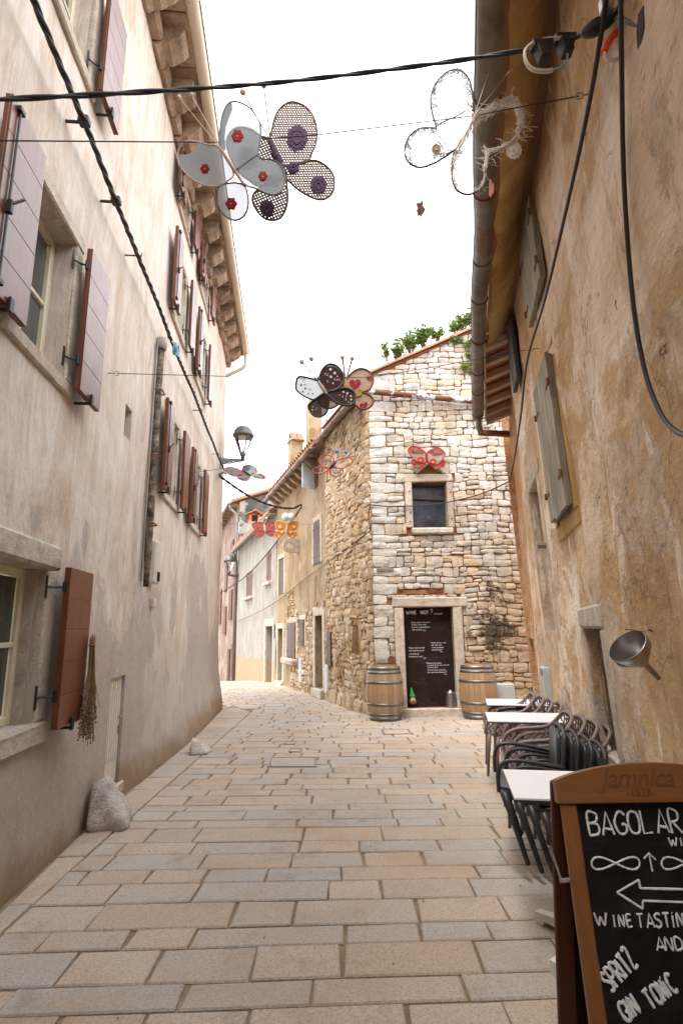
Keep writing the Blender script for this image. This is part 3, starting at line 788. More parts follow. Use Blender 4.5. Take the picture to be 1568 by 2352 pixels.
# small niche lining and the meter door near the foot of the wall
part('niche_back', MB().fbox(LW, 1.42, 1.64, 3.40, 3.72, -.31, -.29), M['dressed_light'], Lh)
md = part('meter_door', MB().fbox(LW, 1.585, 2.035, .13, 1.095, -.06, -.03, .004), M['cabinet_white'], Lh)
for i in range(6): part('slat', MB().fbox(LW, 1.62 + i * .066, 1.672 + i * .066, .36, 1.06, -.03, -.022, .003), M['cabinet_white'], md)
h = MB(); h.fbox(LW, 1.97, 1.985, .56, .64, -.022, .0, .003); h.tube([LW.pt(1.96, .72, -.02), LW.pt(1.96, .72, .004)], .012, 8); part('handle', h, M['steel'], md)
h = MB(); h.prism([LW.pt(1.76, .99, -.021), LW.pt(1.81, .99, -.021), LW.pt(1.785, 1.04, -.021)], LW.n * .003); part('warning_label', h, M['yellow'], md)
part('threshold', MB().fbox(LW, 1.5, 2.12, .02, .115, -.05, .03, .01), M['dressed_light'], Lh)
# eaves: stone slabs carried on corbels, the cream gutter and its spout
u = -9.3
while u < 9.2:
    du = min(.62, 9.28 - u)
    part('eave_slab', MB().fbox(LW, u + .008, u + du - .008, 8.40, 8.47, -.2, .40 + random.uniform(-.01, .01), .012, .01), M['eave_stone'], Lh)
    c = MB(); cu = u + .14
    prof = [(0, 8.12), (.06, 8.10), (.12, 8.15), (.2, 8.16), (.27, 8.22), (.33, 8.26), (.37, 8.33), (.37, 8.397), (0, 8.397)]
    c.prism([LW.pt(cu, z, w - .01) for w, z in prof], LW.t * .29); c.fix = True
    part('corbel', c, M['eave_stone'], Lh)
    part('eave_block', MB().fbox(LW, cu + .30, cu + .615, 8.14, 8.395, -.05, .09 + random.uniform(0, .04), .03, .012), M['eave_stone'], Lh)
    u += .62
c = MB(); half_gutter(c, [LW.pt(-9.3 + i * .62, 8.47, .475) for i in range(31)], .085)
gt = part('gutter', c, M['cream_gutter'], Lh, True)
for i in range(14):
    c = MB(); uu = -5 + i * 1.02; pts = [LW.pt(uu, 8.47 - .09 * math.sin(math.pi * k / 8), .475 + .09 * math.cos(math.pi * k / 8)) for k in range(9)]
    c.tube(pts, .007, 5); part('gutter_bracket', c, M['cream_gutter'], gt)
c = MB(); c.tube([LW.pt(-9.3, 8.475, .565), LW.pt(9.3, 8.475, .565)], .012, 6); part('gutter_rim', c, M['zinc_grey'], gt)
c = MB(); pts = cr([LW.pt(9.15, 8.42, .475), LW.pt(9.18, 8.20, .475), LW.pt(9.22, 8.06, .40), LW.pt(9.30, 7.95, .14), LW.pt(9.36, 7.90, -.02)], 5); c.tube(pts, .05, 10); c.tube([LW.pt(9.36, 7.90, -.02), LW.pt(9.36, 7.90, -1.5)], .05, 10)
part('downpipe', c, M['cream_gutter'], Lh, True)
slab_roof('roof', LW, -9.5, 9.35, 8.475, .46, -4.2, 1.6, M['tile'], Lh, .1)

# things fixed to the left wall
c = MB(); p0 = LW.uz(362, 800); p1 = LW.uz(322, 1350)
pts = [LW.pt(2.44 - .03 * i / 8, 4.92 - (4.92 - 2.0) * i / 8, .05) for i in range(9)]
cond = thing('cable_duct', 'peeling rusty cable duct running down the pale left wall', 'duct', LW.pt(2.4, 2.0, .04))
c.tube(pts, [.043] * 8 + [.03], 8); part('duct', c, M['dressed'], cond, True)
def m_duct():
    t = NT('flaking_duct'); n = t.noise(7, 8, .8); t.col(t.ramp(n, [(.4, (.02, .016, .012)), (.5, (.12, .09, .06)), (.62, (.34, .27, .19))])); t.rough(.9); t.bump(n, .8, .01); return t.m
bpy.data.objects['duct'].data.materials[0] = m_duct()
for zz in (4.3, 3.5, 2.7):
    c = MB(); c.tube([LW.pt(2.34, zz, .01), LW.pt(2.36, zz, .11), LW.pt(2.50, zz, .11), LW.pt(2.53, zz, .01)], .01, 5); part('clamp', c, M['rust'], cond)
c = MB(); c.tube([LW.pt(2.36, 4.9, .025), LW.pt(2.30, 2.05, .022)], .012, 6); part('thin_conduit', c, M['zinc_grey'], cond)
c = MB(); c.tube([LW.pt(2.44, 4.86, .05), LW.pt(2.45, 5.0, .06)], .062, 10); part('collar', c, M['dressed'], cond, True)

al = thing('alarm_box', 'white rounded alarm box high on the left wall beside the duct', 'box', LW.pt(2.75, 2.06, .03))
part('case', MB().fbox(LW, 2.64, 2.86, 2.06, 2.56, .0, .09, .02), M['cabinet_white'], al)
part('sensor', MB().fbox(LW, 2.72, 2.84, 2.09, 2.2, .09, .098, .003), M['board_dark'], al)
c = MB(); c.fbox(LW, 2.82, 2.96, 1.80, 1.90, 0, .05, .008)
solo('junction_box', c, M['cabinet_white'], 'small square pale junction box below the alarm box on the left wall', 'box')

# twisted supply cable along the left wall with pins, coil and splices
cab = thing('supply_cable', 'thick twisted black supply cable strung along the left house wall', 'cable', LW.pt(-1.5, 5.1, .12))
path = []
n = 240
for i in range(n + 1):
    u = -2.6 + (8.7 + 2.6) * i / n; sag = .05 * math.sin(math.pi * ((u + 2.6) % 2.26) / 2.26)
    path.append((u, 5.10 + .012 * math.sin(u * 1.7) - sag * .5))
for s in range(3):
    pts = []
    for i, (u, z) in enumerate(path):
        a = u * 14 + s * 2.094; rr = .0125 + .005 * nz(u * 3, s)
        pts.append(LW.pt(u, z + rr * math.sin(a), .13 + rr * math.cos(a)))
    c = MB(); c.tube(pts, .011, 6); part('strand', c, M['cable'], cab, True)
for u in (-.4, .35):
    c = MB(); c.fbox(LW, u - .038, u + .038, 5.07, 5.13, .09, .165, .01); c.tube([LW.pt(u, 5.09, .0), LW.pt(u, 5.09, .1)], .012, 6); part('splice_box', c, M['cable'], cab)
for u in (1.05, 4.9, 7.2):
    c = MB(); c.tube([LW.pt(u, 5.1, .0), LW.pt(u, 5.1, .16), LW.pt(u, 5.13, .16)], .008, 6); part('pin', c, M['rust'], cab)
c = MB()
for k in range(5):
    rr = .09 + .02 * nz(k * 2.1); cc = LW.pt(2.52 + .02 * k, 4.93 + .02 * nz(k, 4), .2)
    c.tube([cc + LW.t * (rr * math.cos(a)) + V((0, 0, rr * .75 * math.sin(a))) + LW.n * (.03 * math.sin(a * 2 + k)) for a in [i * math.pi / 10 for i in range(20)]], .006, 5, True)
part('cable_coil', c, M['blue_wire'], cab, True)
c = MB(); c.tube([LW.pt(2.3, 5.12, .14), LW.pt(2.2, 5.05, .16), LW.pt(2.22, 4.93, .17), LW.pt(2.35, 4.95, .15)], .006, 5); part('loose_end', c, M['cable'], cab)

# dried lavender hanging from the low shutter
rl = random.Random(5)
lav = thing('lavender_bunch', 'bunch of dried lavender hanging upside down on the low shutter edge', 'dried flowers', LW.pt(.52, .75, .15))
c = MB(); d = MB(); top_ = LW.pt(.535, 1.42, .16)
for i in range(85):
    a = rl.uniform(0, 6.28); r0 = rl.uniform(0, .022); r1 = rl.uniform(.01, .10); L = rl.uniform(.42, .72)
    p0 = top_ + LW.t * (r0 * math.cos(a)) + LW.n * (r0 * math.sin(a)) + V((0, 0, rl.uniform(-.05, .06)))
    p1 = p0 + LW.t * (r1 * math.cos(a) * .55) + LW.n * (r1 * .3 * abs(math.sin(a))) + V((0, 0, -L * .55))
    p2 = p1 + LW.t * (r1 * math.cos(a) + rl.uniform(-.02, .03)) + LW.n * (r1 * .3 * math.sin(a)) + V((0, 0, -L * .4))
    c.tube([p0, p1, p2], .0026, 4, caps=False)
    if i < 60:
        for k in range(5): q = p1.lerp(p2, .45 + .13 * k); d.ball(q + V((rl.uniform(-.006, .006), rl.uniform(-.006, .006), 0)), rl.uniform(.006, .010), 5)
for i in range(16): a = rl.uniform(-1.2, 1.2); p = top_ + LW.t * rl.uniform(-.02, .02); c.tube([p, p + LW.t * (.07 * math.sin(a)) + V((0, 0, .08 * math.cos(a)))], .0022, 4)
part('stems', c, M['straw'], lav, kind='stuff'); part('flower_heads', d, M['lavender'], lav, kind='stuff')
c = MB(); c.tube([top_ + V((.022 * math.cos(a), .022 * math.sin(a), 0)) for a in [i * .7 for i in range(9)]], .006, 5, True); part('binding', c, M['straw'], lav)

# boulders guarding the foot of the left wall
def boulder(px, label, sc, seed, tall=1.0):
    p = atG(*px); mb = MB(); mb.rock((p.x, p.y, p.z + .17 * sc * tall), .16 * sc, .2 * sc, .24 * sc * tall, seed, 26, .2)
    for i, q in enumerate(mb.v):
        k = max(0, (q.z - p.z)) / (.42 * sc * tall); kk = 1.18 - .62 * min(1, max(0, k)); mb.v[i] = V((p.x + (q.x - p.x) * kk - .13 * sc * k + .05 * sc, p.y + (q.y - p.y) * kk, max(q.z, p.z - .06)))
    solo('boulder', mb, M['boulder'], label, 'boulder', (p.x, p.y, p.z), 'boulders at the foot of the wall', True)
boulder((246, 1896), 'large pale boulder leaning at the foot of the left wall beside the meter door', .86, 3)
boulder((456, 1730), 'smaller pale boulder low at the far foot of the left wall', .72, 9, .6)

# ================================================================= the old brown house on the right
Rh = thing('brown_house', 'old brown house on the right with stained peeling plaster and grey plank shutters', 'house', RW.pt(5, 0))
BW = (6.05, 6.90, 1.46, 3.18)               # blind window
NI = (4.06, 4.64, .62, 1.49)                # little niche
ROP = [BW + (.16,), NI + (.38,), (8.55, 9.15, -.4, 1.35, .3)]
RTOP = 5.45
def S01(x): x = min(1, max(0, x)); return x * x * (3 - 2 * x)
def rbase(u, z): return -.035 * z * .85 * S01((u - 6.9) / 2.2)
def rdisp(u, z): return .045 * nz(u * .7, z * .6, 11) + .026 * nz(u * 2.1, z * 1.7, 15) + .011 * nz(u * 6, z * 5, 2)
mb = wall_grid(RW, -7, 9.62, -.5, RTOP, ROP, .2, .11, rdisp, base=rbase); shell(mb, RW, -7, 9.62, -.5, RTOP, 7)
part('wall', mb, M['plaster_right'], Rh, True)
part('blind_window', MB().fbox(RW, BW[0], BW[1], BW[2], BW[3], -.19, -.13), M['dressed'], Rh)
part('doorway_infill', MB().fbox(RW, 8.55, 9.15, -.4, 1.35, -.31, -.27), M['dark_plank'], Rh)
part('niche_back', MB().fbox(RW, NI[0], NI[1], NI[2], NI[3], -.42, -.36), M['dressed'], Rh)
part('niche_lintel', MB().fbox(RW, NI[0] - .12, NI[1] + .12, NI[3], NI[3] + .17, -.1, .022, .02, .012), M['dressed_light'], Rh)
part('niche_jamb', MB().fbox(RW, NI[0] - .12, NI[0], NI[2], NI[3], -.1, .018, .016, .008), M['dressed_light'], Rh)
part('niche_jamb', MB().fbox(RW, NI[1], NI[1] + .11, NI[2], NI[3], -.1, .015, .016, .008), M['dressed_light'], Rh)
part('niche_sill', MB().fbox(RW, NI[0] - .1, NI[1] + .1, NI[2] - .12, NI[2], -.3, .03, .02, .01), M['dressed'], Rh)
for q in ((BW[1], BW[1] + .12), (BW[0] - .12, BW[0])): part('jamb', MB().fbox(RW, q[0], q[1], BW[2] - .06, BW[3], -.08, .02, .012, .008), M['dressed_light'], Rh)
part('lintel', MB().fbox(RW, BW[0] - .15, BW[1] + .15, BW[3], BW[3] + .15, -.08, .015, .012, .006), M['dressed'], Rh)
def plank_shutter(fr, u0, u1, z0, z1, w, parent, mat, n=2, hinges=True, tilt=0.0, label=None):
    """tilt swings the leaf out from its edge at u1 (radians)"""
    f2 = fr
    if tilt:
        f2 = Fr((0, 0), 0, fr.n.dot(V((math.cos(0), 0, 0))) and 1, fr.lean); f2.P = fr.pt(u1, 0, w); a = tilt
        f2.t = (fr.t * math.cos(a) - fr.n * math.sin(a)); f2.n = (fr.n * math.cos(a) + fr.t * math.sin(a)); w = 0; u0, u1 = u0 - u1, 0
    s = part('shutter', MB().fbox(f2, u0 + .003, u1 - .003, z0 + .01, z1 - .01, w, w + .019, .003), mat, parent, label=label)
    for i in range(n):
        a = u0 + (u1 - u0) * i / n; b = u0 + (u1 - u0) * (i + 1) / n
        part('plank', MB().fbox(f2, a + .004, b - .004, z0 + random.uniform(-.015, .015), z1 + random.uniform(-.01, .01), w + .02, w + .052, .004), mat, s)
    if hinges:
        for uu, sg in ((u0, 1), (u1, -1)):
            for zz in (z0 + .2 * (z1 - z0), z1 - .2 * (z1 - z0)):
                h = MB(); h.fbox(f2, min(uu, uu + sg * .16), max(uu, uu + sg * .16), zz - .014, zz + .014, w + .052, w + .060, .002); h.tube([f2.pt(uu, zz - .03, w + .06), f2.pt(uu, zz + .03, w + .06)], .013, 6)
                part('strap_hinge', h, M['rust'], s)
    return s
def surround(fr, u0, u1, z0, z1, sw, parent, mat, w=.012):
    for nm, q in (('lintel', (u0 - sw, u1 + sw, z1, z1 + sw)), ('jamb', (u0 - sw, u0, z0, z1)), ('jamb', (u1, u1 + sw, z0, z1)), ('sill', (u0 - sw, u1 + sw, z0 - sw, z0))):
        part(nm, MB().fbox(fr, q[0], q[1], q[2], q[3], -.03, w, .01, .006), mat, parent)
surround(RW, 4.40, 5.20, 2.42, 3.84, .13, Rh, M['soffit'], .010)
plank_shutter(RW, 4.36, 5.22, 2.46, 3.80, .014, Rh, M['old_plank'], 3, label='weathered grey plank shutter at first floor height')
plank_shutter(RW, 4.12, 4.98, 4.38, 5.16, .014, Rh, M['old_plank'], 3, label='weathered grey plank shutter up under the eaves')
plank_shutter(RW, 6.12, 6.62, 4.42, 5.22, .03, Rh, M['dark_plank'], 2, False, .0, label='dark plank shutter folded back under the rafters')
# right house eaves: plaster cove near, open rafters far, battered zinc gutter
cv = MB(); us = [-7 + .25 * i for i in range(int((6.35 + 7) / .25) + 2)]; K = 6
for u in us:
    rag = .05 * nz(u * 3, 2) + .03 * nz(u * 9, 4)
    for k in range(K + 1):
        f = k / K; ww = .34 * f + (rag if k == K else 0); zz = 5.42 - .40 * math.sin(f * math.pi / 2) + .02 * nz(u * 2, f * 3)
        cv.v.append(RW.pt(min(u, 6.40), zz, ww))
for i in range(len(us) - 1):
    for k in range(K): a = i * (K + 1) + k; cv.f.append([a, a + K + 1, a + K + 2, a + 1]); cv.mi.append(0)
part('plaster_cove', cv, M['soffit'], Rh, True)
EZ, EW = 5.03, .40
def reave(u, f): return RW.pt(u, EZ + .07 + .13 * (1 - f), -.02 + (EW - .03 + .02) * f + rbase(u, 5.2) * .6)
n = 14
for i in range(6):          # rafters
    u = 6.52 + i * .46; c = MB(); a = reave(u, -.5); b = reave(u, 1.0); d = (b - a).normalized(); sx = RW.t; up = sx.cross(d).normalized()
    c.cbox((a + b) / 2 - V((0, 0, .05)), (b - a).length / 2, .055, .05, .006, d, sx, up, .004); part('rafter', c, M['rafter'], Rh)
for i in range(9):          # terracotta boards between them
    u = 6.33 + i * .335
    for k in range(3):
        c = MB(); f0, f1 = -.5 + .5 * k, -.5 + .5 * (k + 1) - .02
        c.prism([reave(u + .004, f0) + V((0, 0, .015)), reave(u + .331, f0) + V((0, 0, .015)), reave(u + .331, f1) + V((0, 0, .015)), reave(u + .004, f1) + V((0, 0, .015))], V((0, 0, .03))); c.fix = True
        part('eave_tile', c, M['eave_board'], Rh)
c = MB(); a, b = reave(6.35, 1.02), reave(9.0, 1.02); c.cbox((a + b) / 2 + V((0, 0, -.03)), (b - a).length / 2, .012, .07, .003, (b - a).normalized(), RW.n, V((0, 0, 1))); part('fascia', c, M['rafter'], Rh)
c = MB(); a, b = reave(8.95, -.2), reave(8.95, 1.0); c.cbox((a + b) / 2 + V((0, 0, -.14)), (b - a).length / 2, .06, .06, .01, (b - a).normalized(), RW.t, V((0, 0, 1)), .006); part('end_beam', c, M['rafter'], Rh)
c = MB(); a, b = RW.pt(9.2, 4.78, -.1), RW.pt(9.2, 4.86, .42); c.cbox((a + b) / 2, (b - a).length / 2, .05, .045, .01, (b - a).normalized(), RW.t, V((0, 0, 1))); part('end_bracket', c, M['rust'], Rh)
mb = MB(); P = [RW.pt(-7, 5.20, .36), RW.pt(9.1, 5.20, .34), RW.pt(9.1, 6.6, -3.2), RW.pt(-7, 6.6, -3.2)]; mb.prism(P, V((0, 0, .1))); mb.fix = True
part('roof', mb, M['tile'], Rh)
c = MB(); pts = []
for i in range(60): u = -4 + i * (8.95 + 4) / 59; pts.append(RW.pt(u, EZ + .055 + .02 * nz(u * .9, 3) - (.04 * S01((u - 6) / 3)), EW + .045 + .02 * nz(u * .8, 8) - .03 * S01((u - 7) / 2)))
half_gutter(c, pts, .088, n=10)
rg_ = part('gutter', c, M['zinc'], Rh, True)
for i in range(16):
    k = 3 + i * 3.7; p = pts[int(k)]; c = MB(); c.tube([p + RW.n * (.094 * math.cos(a)) + V((0, 0, -.094 * math.sin(a))) for a in [math.pi * j / 10 for j in range(11)]], .006, 5); part('gutter_bracket', c, M['rust'], rg_)
c = MB(); c.tube([p + RW.n * .088 for p in pts], .009, 5); part('gutter_rim', c, M['zinc_grey'], rg_, True)
e = pts[-1]; c = MB(); c.tube(cr([e + V((0, 0, -.05)) - RW.t * .1, e + V((0, 0, -.18)) - RW.t * .08, e + V((0, 0, -.30)) - RW.t * .02 - RW.n * .03], 4), .05, 8); part('spout', c, M['zinc_grey'], Rh, True)
c = MB(); p = RW.pt(5.98, 2.37, 0); c.tube([p - RW.n * .05, p + RW.n * .11], .034, 12); solo('pipe_stub', c, M['zinc_grey'], 'short grey plastic pipe stub sticking out of the brown wall', 'pipe')
c = MB(); p0 = RW.pt(7.35, .02, .0); c.fbox(RW, 7.2, 7.5, .12, 1.02, -.02, .07, .008); cbx = thing('meter_cabinet', 'narrow grey meter cabinet on the brown wall behind the chairs', 'cabinet', p0, 'grey meter cabinets')
part('case', c, M['cabinet'], cbx)
for k in range(3): part('vent_slot', MB().fbox(RW, 7.25, 7.45, .92 + k * .025, .932 + k * .025, .07, .073), M['board_dark'], cbx)

# ================================================================= the stone house facing down the street
Sh = thing('stone_house', 'rough limestone house with a dark chalked door between two barrels', 'house', SF.pt(0, 0))
WIN = (.86, 1.58, 3.54, 4.51); DOOR = (.59, 1.56, .03, 1.94)
FRH = [WIN + (.35,), DOOR + (.22,)]
def verge(u): return 6.88 + .45 * u
mb = wall_grid(SF, 0, 4.6, -.6, 9.2, [(WIN[0], WIN[1], WIN[2], WIN[3], .4), (DOOR[0], DOOR[1], DOOR[2], DOOR[3], .25)], .3, .3, None, verge)
part('mortar_bed', mb, M['mortar'], Sh)
mb = wall_grid(RO, 0, 3.05, -.6, 6.75, [], .3, .3); 
part('mortar_bed', mb, M['mortar_side'], Sh)
mb = MB(); mb.quad(SF.pt(4.6, -.6, 0), SF.pt(4.6, -.6, -9), SF.pt(4.6, 8.9, -9), SF.pt(4.6, 8.9, 0)); part('side_wall', mb, M['mortar_side'], Sh)
rs = random.Random(21)
def layout(u0, u1, z0, z1, holes, hr, wr, quoin=0, r=rs, split=.5):
    out = []; z = z0; k = 0
    while z < z1 - .04:
        h = min(r.uniform(*hr), z1 - z); k += 1
        if z1 - z - h < .07: h = z1 - z
        u = u0
        if quoin:
            w = (r.uniform(.42, .6) if k % 2 else r.uniform(.26, .36)) * quoin; out.append((u, u + w, z, z + h, 1)); u += w
        while u < u1 - .02:
            w = min(r.uniform(*wr) * (.7 + h * 1.2), u1 - u)
            if u1 - u - w < .09: w = u1 - u
            if h > .17 and r.random() < split:
                f = r.uniform(.35, .65) * h; out.append((u, u + w, z, z + f, 0))
                if w > .3 and r.random() < .6: m = r.uniform(.35, .65) * w; out += [(u, u + m, z + f, z + h, 0), (u + m, u + w, z + f, z + h, 0)]
                else: out.append((u, u + w, z + f, z + h, 0))
            elif h > .13 and w > .3 and r.random() < .25:
                m = r.uniform(.3, .7) * w; out += [(u, u + m, z, z + h, 0)]; f = r.uniform(.4, .6) * h; out += [(u + m, u + w, z, z + f, 0), (u + m, u + w, z + f, z + h, 0)]
            else: out.append((u, u + w, z, z + h, 0))
            u += w
        z += h
    res = []
    for q in out:
        a, b, c, d, e = q; drop = False
        for h in holes:
            if a < h[1] and b > h[0] and c < h[3] and d > h[2]:
                o = [(h[1] - a, 'a'), (b - h[0], 'b'), (h[3] - c, 'c'), (d - h[2], 'd')]; m, s = min(o)
                if s == 'a': a = h[1]
                elif s == 'b': b = h[0]
                elif s == 'c': c = h[3]
                else: d = h[2]
                if b - a < .035 or d - c < .03: drop = True; break
        if not drop: res.append((a, b, c, d, e))
    return res
def wall_stone(fr, q, proud, joint, warp, r=rs, top=None, rough=1.0):
    a, b, c, d = q[:4]; mb = MB(); j = joint; N = 4
    jit = [(r.uniform(-.014, .014) * rough, r.uniform(-.011, .011) * rough) for _ in range(4)]
    p = proud * r.uniform(.5, 1.3); tx, tz = r.uniform(-.02, .02) * rough, r.uniform(-.012, .012) * rough; sd = r.uniform(0, 99)
    g_ = {}
    for i in range(N):
        for k in range(N):
            s, t = i / (N - 1), k / (N - 1)
            u = a + j + (b - a - 2 * j) * s; z = c + j + (d - c - 2 * j) * t
            ju = sum(jit[m][0] * w_ for m, w_ in enumerate(((1 - s) * (1 - t), s * (1 - t), s * t, (1 - s) * t))); jz = sum(jit[m][1] * w_ for m, w_ in enumerate(((1 - s) * (1 - t), s * (1 - t), s * t, (1 - s) * t)))
            corner = (i in (0, N - 1)) and (k in (0, N - 1))
            cu, cz = (a + b) / 2, (c + d) / 2
            if corner: u += (cu - u) * .05 * min(1, .18 / max(.05, b - a)); z += (cz - z) * r.uniform(0, .14)
            edge = i in (0, N - 1) or k in (0, N - 1)
            du, dz = warp(u, z)
            w = p * ((.62 if corner else .86) if edge else 1.0) + tx * (s - .5) * 2 * .5 + tz * (t - .5) + (.013 * nz(u * 9 + sd, z * 9) * rough)
            zz = z + dz + jz
            if top: zz = min(zz, top(u) - .02)
            g_[i, k] = (u + du + ju, zz, w)
    if top and c > top((a + b) / 2) - .06: return None
    vs = []; ix = {}
    for kk, (u, z, w) in g_.items(): ix[kk] = len(vs); vs.append(fr.pt(u, z, w))
    fs = [(ix[i, k], ix[i + 1, k], ix[i + 1, k + 1], ix[i, k + 1]) for i in range(N - 1) for k in range(N - 1)]
    ring = [(i, 0) for i in range(N)] + [(N - 1, k) for k in range(1, N)] + [(i, N - 1) for i in range(N - 2, -1, -1)] + [(0, k) for k in range(N - 2, 0, -1)]
    o = len(vs)
    for kk in ring: u, z, w = g_[kk]; vs.append(fr.pt(u, z, -.02))
    n = len(ring)
    for k in range(n): fs.append((ix[ring[k]], o + k, o + (k + 1) % n, ix[ring[(k + 1) % n]]))
    return mb.add(vs, fs)
def warpf(su, sz, k):
    return lambda u, z: (su * nz(u * 1.3, z * 1.3, k), sz * nz(u * 1.1, z * 1.4, k + 7) + sz * .35 * nz(u * 3.3, z * 3, k + 9))
holes = [(WIN[0] - .15, WIN[1] + .14, WIN[2] - .15, WIN[3] + .18), (.93, 1.56, 4.66, 4.98), (DOOR[0] - .2, DOOR[1] + .19, -1, DOOR[3] + .19), (.62, 1.42, 2.18, 2.30)]
ST = []
wf = warpf(.04, .05, 3)
for q in layout(0, 4.5, -.25, 9.0, holes, (.11, .27), (.13, .38), 1.0, rs, .55):
    if q[1] < 4.4:
        m = wall_stone(SF, q, .045 if not q[4] else .052, .0045 if q[4] else .0065, wf if q[0] > .05 else (lambda u, z: (0, wf(u, z)[1])), top=verge)
        if m: ST.append(((q[1] - q[0]) * (q[3] - q[2]) * (1.4 if q[2] < 7.6 and q[0] < 3.2 else .2), m, M['quoin'] if q[4] else M['stone']))
wr_ = warpf(.06, .06, 31)
for q in layout(.0, 3.05, -.25, 6.72, [(.70, 1.22, 1.0, 1.75), (2.60, 3.02, .58, 1.55)], (.10, .24), (.14, .40), .55, rs, .5):
    m = wall_stone(RO, q, .045, .004, wr_ if q[0] > .05 else (lambda u, z: (0, wr_(u, z)[1])), rough=1.5)
    if m: ST.append(((q[1] - q[0]) * (q[3] - q[2]) * .45, m, M['rubble']))
for k in range(7):           # big foot stones along the side wall
    u = .15 + k * .42; q = (u, u + .40, -.22, .10 + .12 * rs.random(), 0); m = wall_stone(RO, q, .13, .01, wr_, rough=2); ST.append((.1, m, M['rubble']))
ST.sort(key=lambda s: -s[0])
for s in ST[:300]: part('stone', s[1], s[2], Sh)
for mat in (M['stone'], M['rubble'], M['quoin']):
    r_ = MB()
    for s in ST[300:]:
        if s[2] is mat: r_.add(s[1].v, s[1].f)
    if r_.v: part('rubble_stones', r_, mat, Sh, kind='stuff')
DS, DL = M['dressed'], M['dressed_light']
def sp(name, u0, u1, z0, z1, w0, w1, mat, b=.014, jit=.007): return part(name, MB().fbox(SF, u0, u1, z0, z1, w0, w1, b, jit), mat, Sh)
sp('window_lintel', WIN[0] - .16, WIN[1] + .13, WIN[3], WIN[3] + .17, -.3, .055, DL); sp('window_jamb', WIN[0] - .145, WIN[0], WIN[2], WIN[3] - .003, -.3, .058, DS); sp('window_jamb', WIN[1], WIN[1] + .125, WIN[2], WIN[3] - .003, -.3, .058, DS)
sp('window_sill', WIN[0] - .05, WIN[1] + .09, WIN[2] - .14, WIN[2] - .003, -.3, .10, DS, .03)
for (u, z) in ((WIN[0] - .055, 4.30), (WIN[0] - .055, 3.86), (WIN[0] - .06, 3.67), (WIN[1] + .07, 4.28), (WIN[1] + .065, 3.72)):
    c = MB(); c.tube([SF.pt(u, z, .05), SF.pt(u, z, .075)], .016, 7); part('iron_pin', c, M['rust'], Sh)
w_ = part('window', MB().fbox(SF, WIN[0], WIN[0] + .04, WIN[2], WIN[3], -.24, -.19).fbox(SF, WIN[1] - .04, WIN[1], WIN[2], WIN[3], -.24, -.19).fbox(SF, WIN[0] + .04, WIN[1] - .04, WIN[3] - .04, WIN[3], -.24, -.19).fbox(SF, WIN[0] + .04, WIN[1] - .04, WIN[2], WIN[2] + .03, -.24, -.19), M['dark_plank'], Sh)
def m_darkpane():
    t = NT('dusty_dark_pane'); n = t.noise(5, 7, .75); b = t.noise(2.2, 5); z = t.sep()[2]
    c = t.ramp(n, [(.35, (.012, .014, .022)), (.55, (.045, .05, .075)), (.7, (.12, .10, .085))]); t.col(t.mix(t.ramp(z, [(0, 0.0), (1, 0.0)]), c, c)); t.rough(.3); return t.m
part('pane', MB().fbox(SF, WIN[0] + .03, WIN[1] - .03, WIN[2] + .02, WIN[3] - .03, -.225, -.215), m_darkpane(), w_)
c = MB(); c.cbox(SF.pt((WIN[0] + WIN[1]) / 2, 4.22, -.18), .34, .02, .05, .01, V((.998, 0, -.06)), V((0, 1, 0)), V((.06, 0, .998))); part('inner_beam', c, M['dark_plank'], Sh)
for s in (-1, 1):            # two leaning slabs make a little gable over the window
    c = MB(); a = R(38) * s; ax = V((math.cos(a), 0, -math.sin(a) * 1)); az = V((math.sin(a), 0, math.cos(a)))
    c.cbox(SF.pt(1.245 + s * .15, 4.845, .02), .20, .075, .045, .012, ax, V((0, 1, 0)), az, .008); part('relieving_slab', c, M['quoin'], Sh)
part('relieving_fill', MB().fbox(SF, 1.02, 1.47, 4.68, 4.86, -.1, -.02), DS, Sh)
sp('door_lintel', DOOR[0] - .22, DOOR[1] + .31, DOOR[3], DOOR[3] + .185, -.2, .07, DS, .02); sp('door_jamb', DOOR[0] - .19, DOOR[0], .03, DOOR[3] - .003, -.2, .062, DL, .016); sp('door_jamb', DOOR[1], DOOR[1] + .185, .03, DOOR[3] - .003, -.2, .062, DS, .016)
sp('doorstep', DOOR[0] - .25, DOOR[1] + .25, -.22, .028, -.25, .13, DL, .02)
sp('brick_filling', .66, 1.05, 2.195, 2.27, -.05, .03, M['tile'], .008); sp('brick_filling', 1.10, 1.40, 2.2, 2.28, -.05, .01, M['rust'], .008)
door = part('door', MB().fbox(SF, DOOR[0], DOOR[1], .03, DOOR[3], -.16, -.12, .004), M['board_dark'], Sh, label='dark brown door chalked all over with writing')
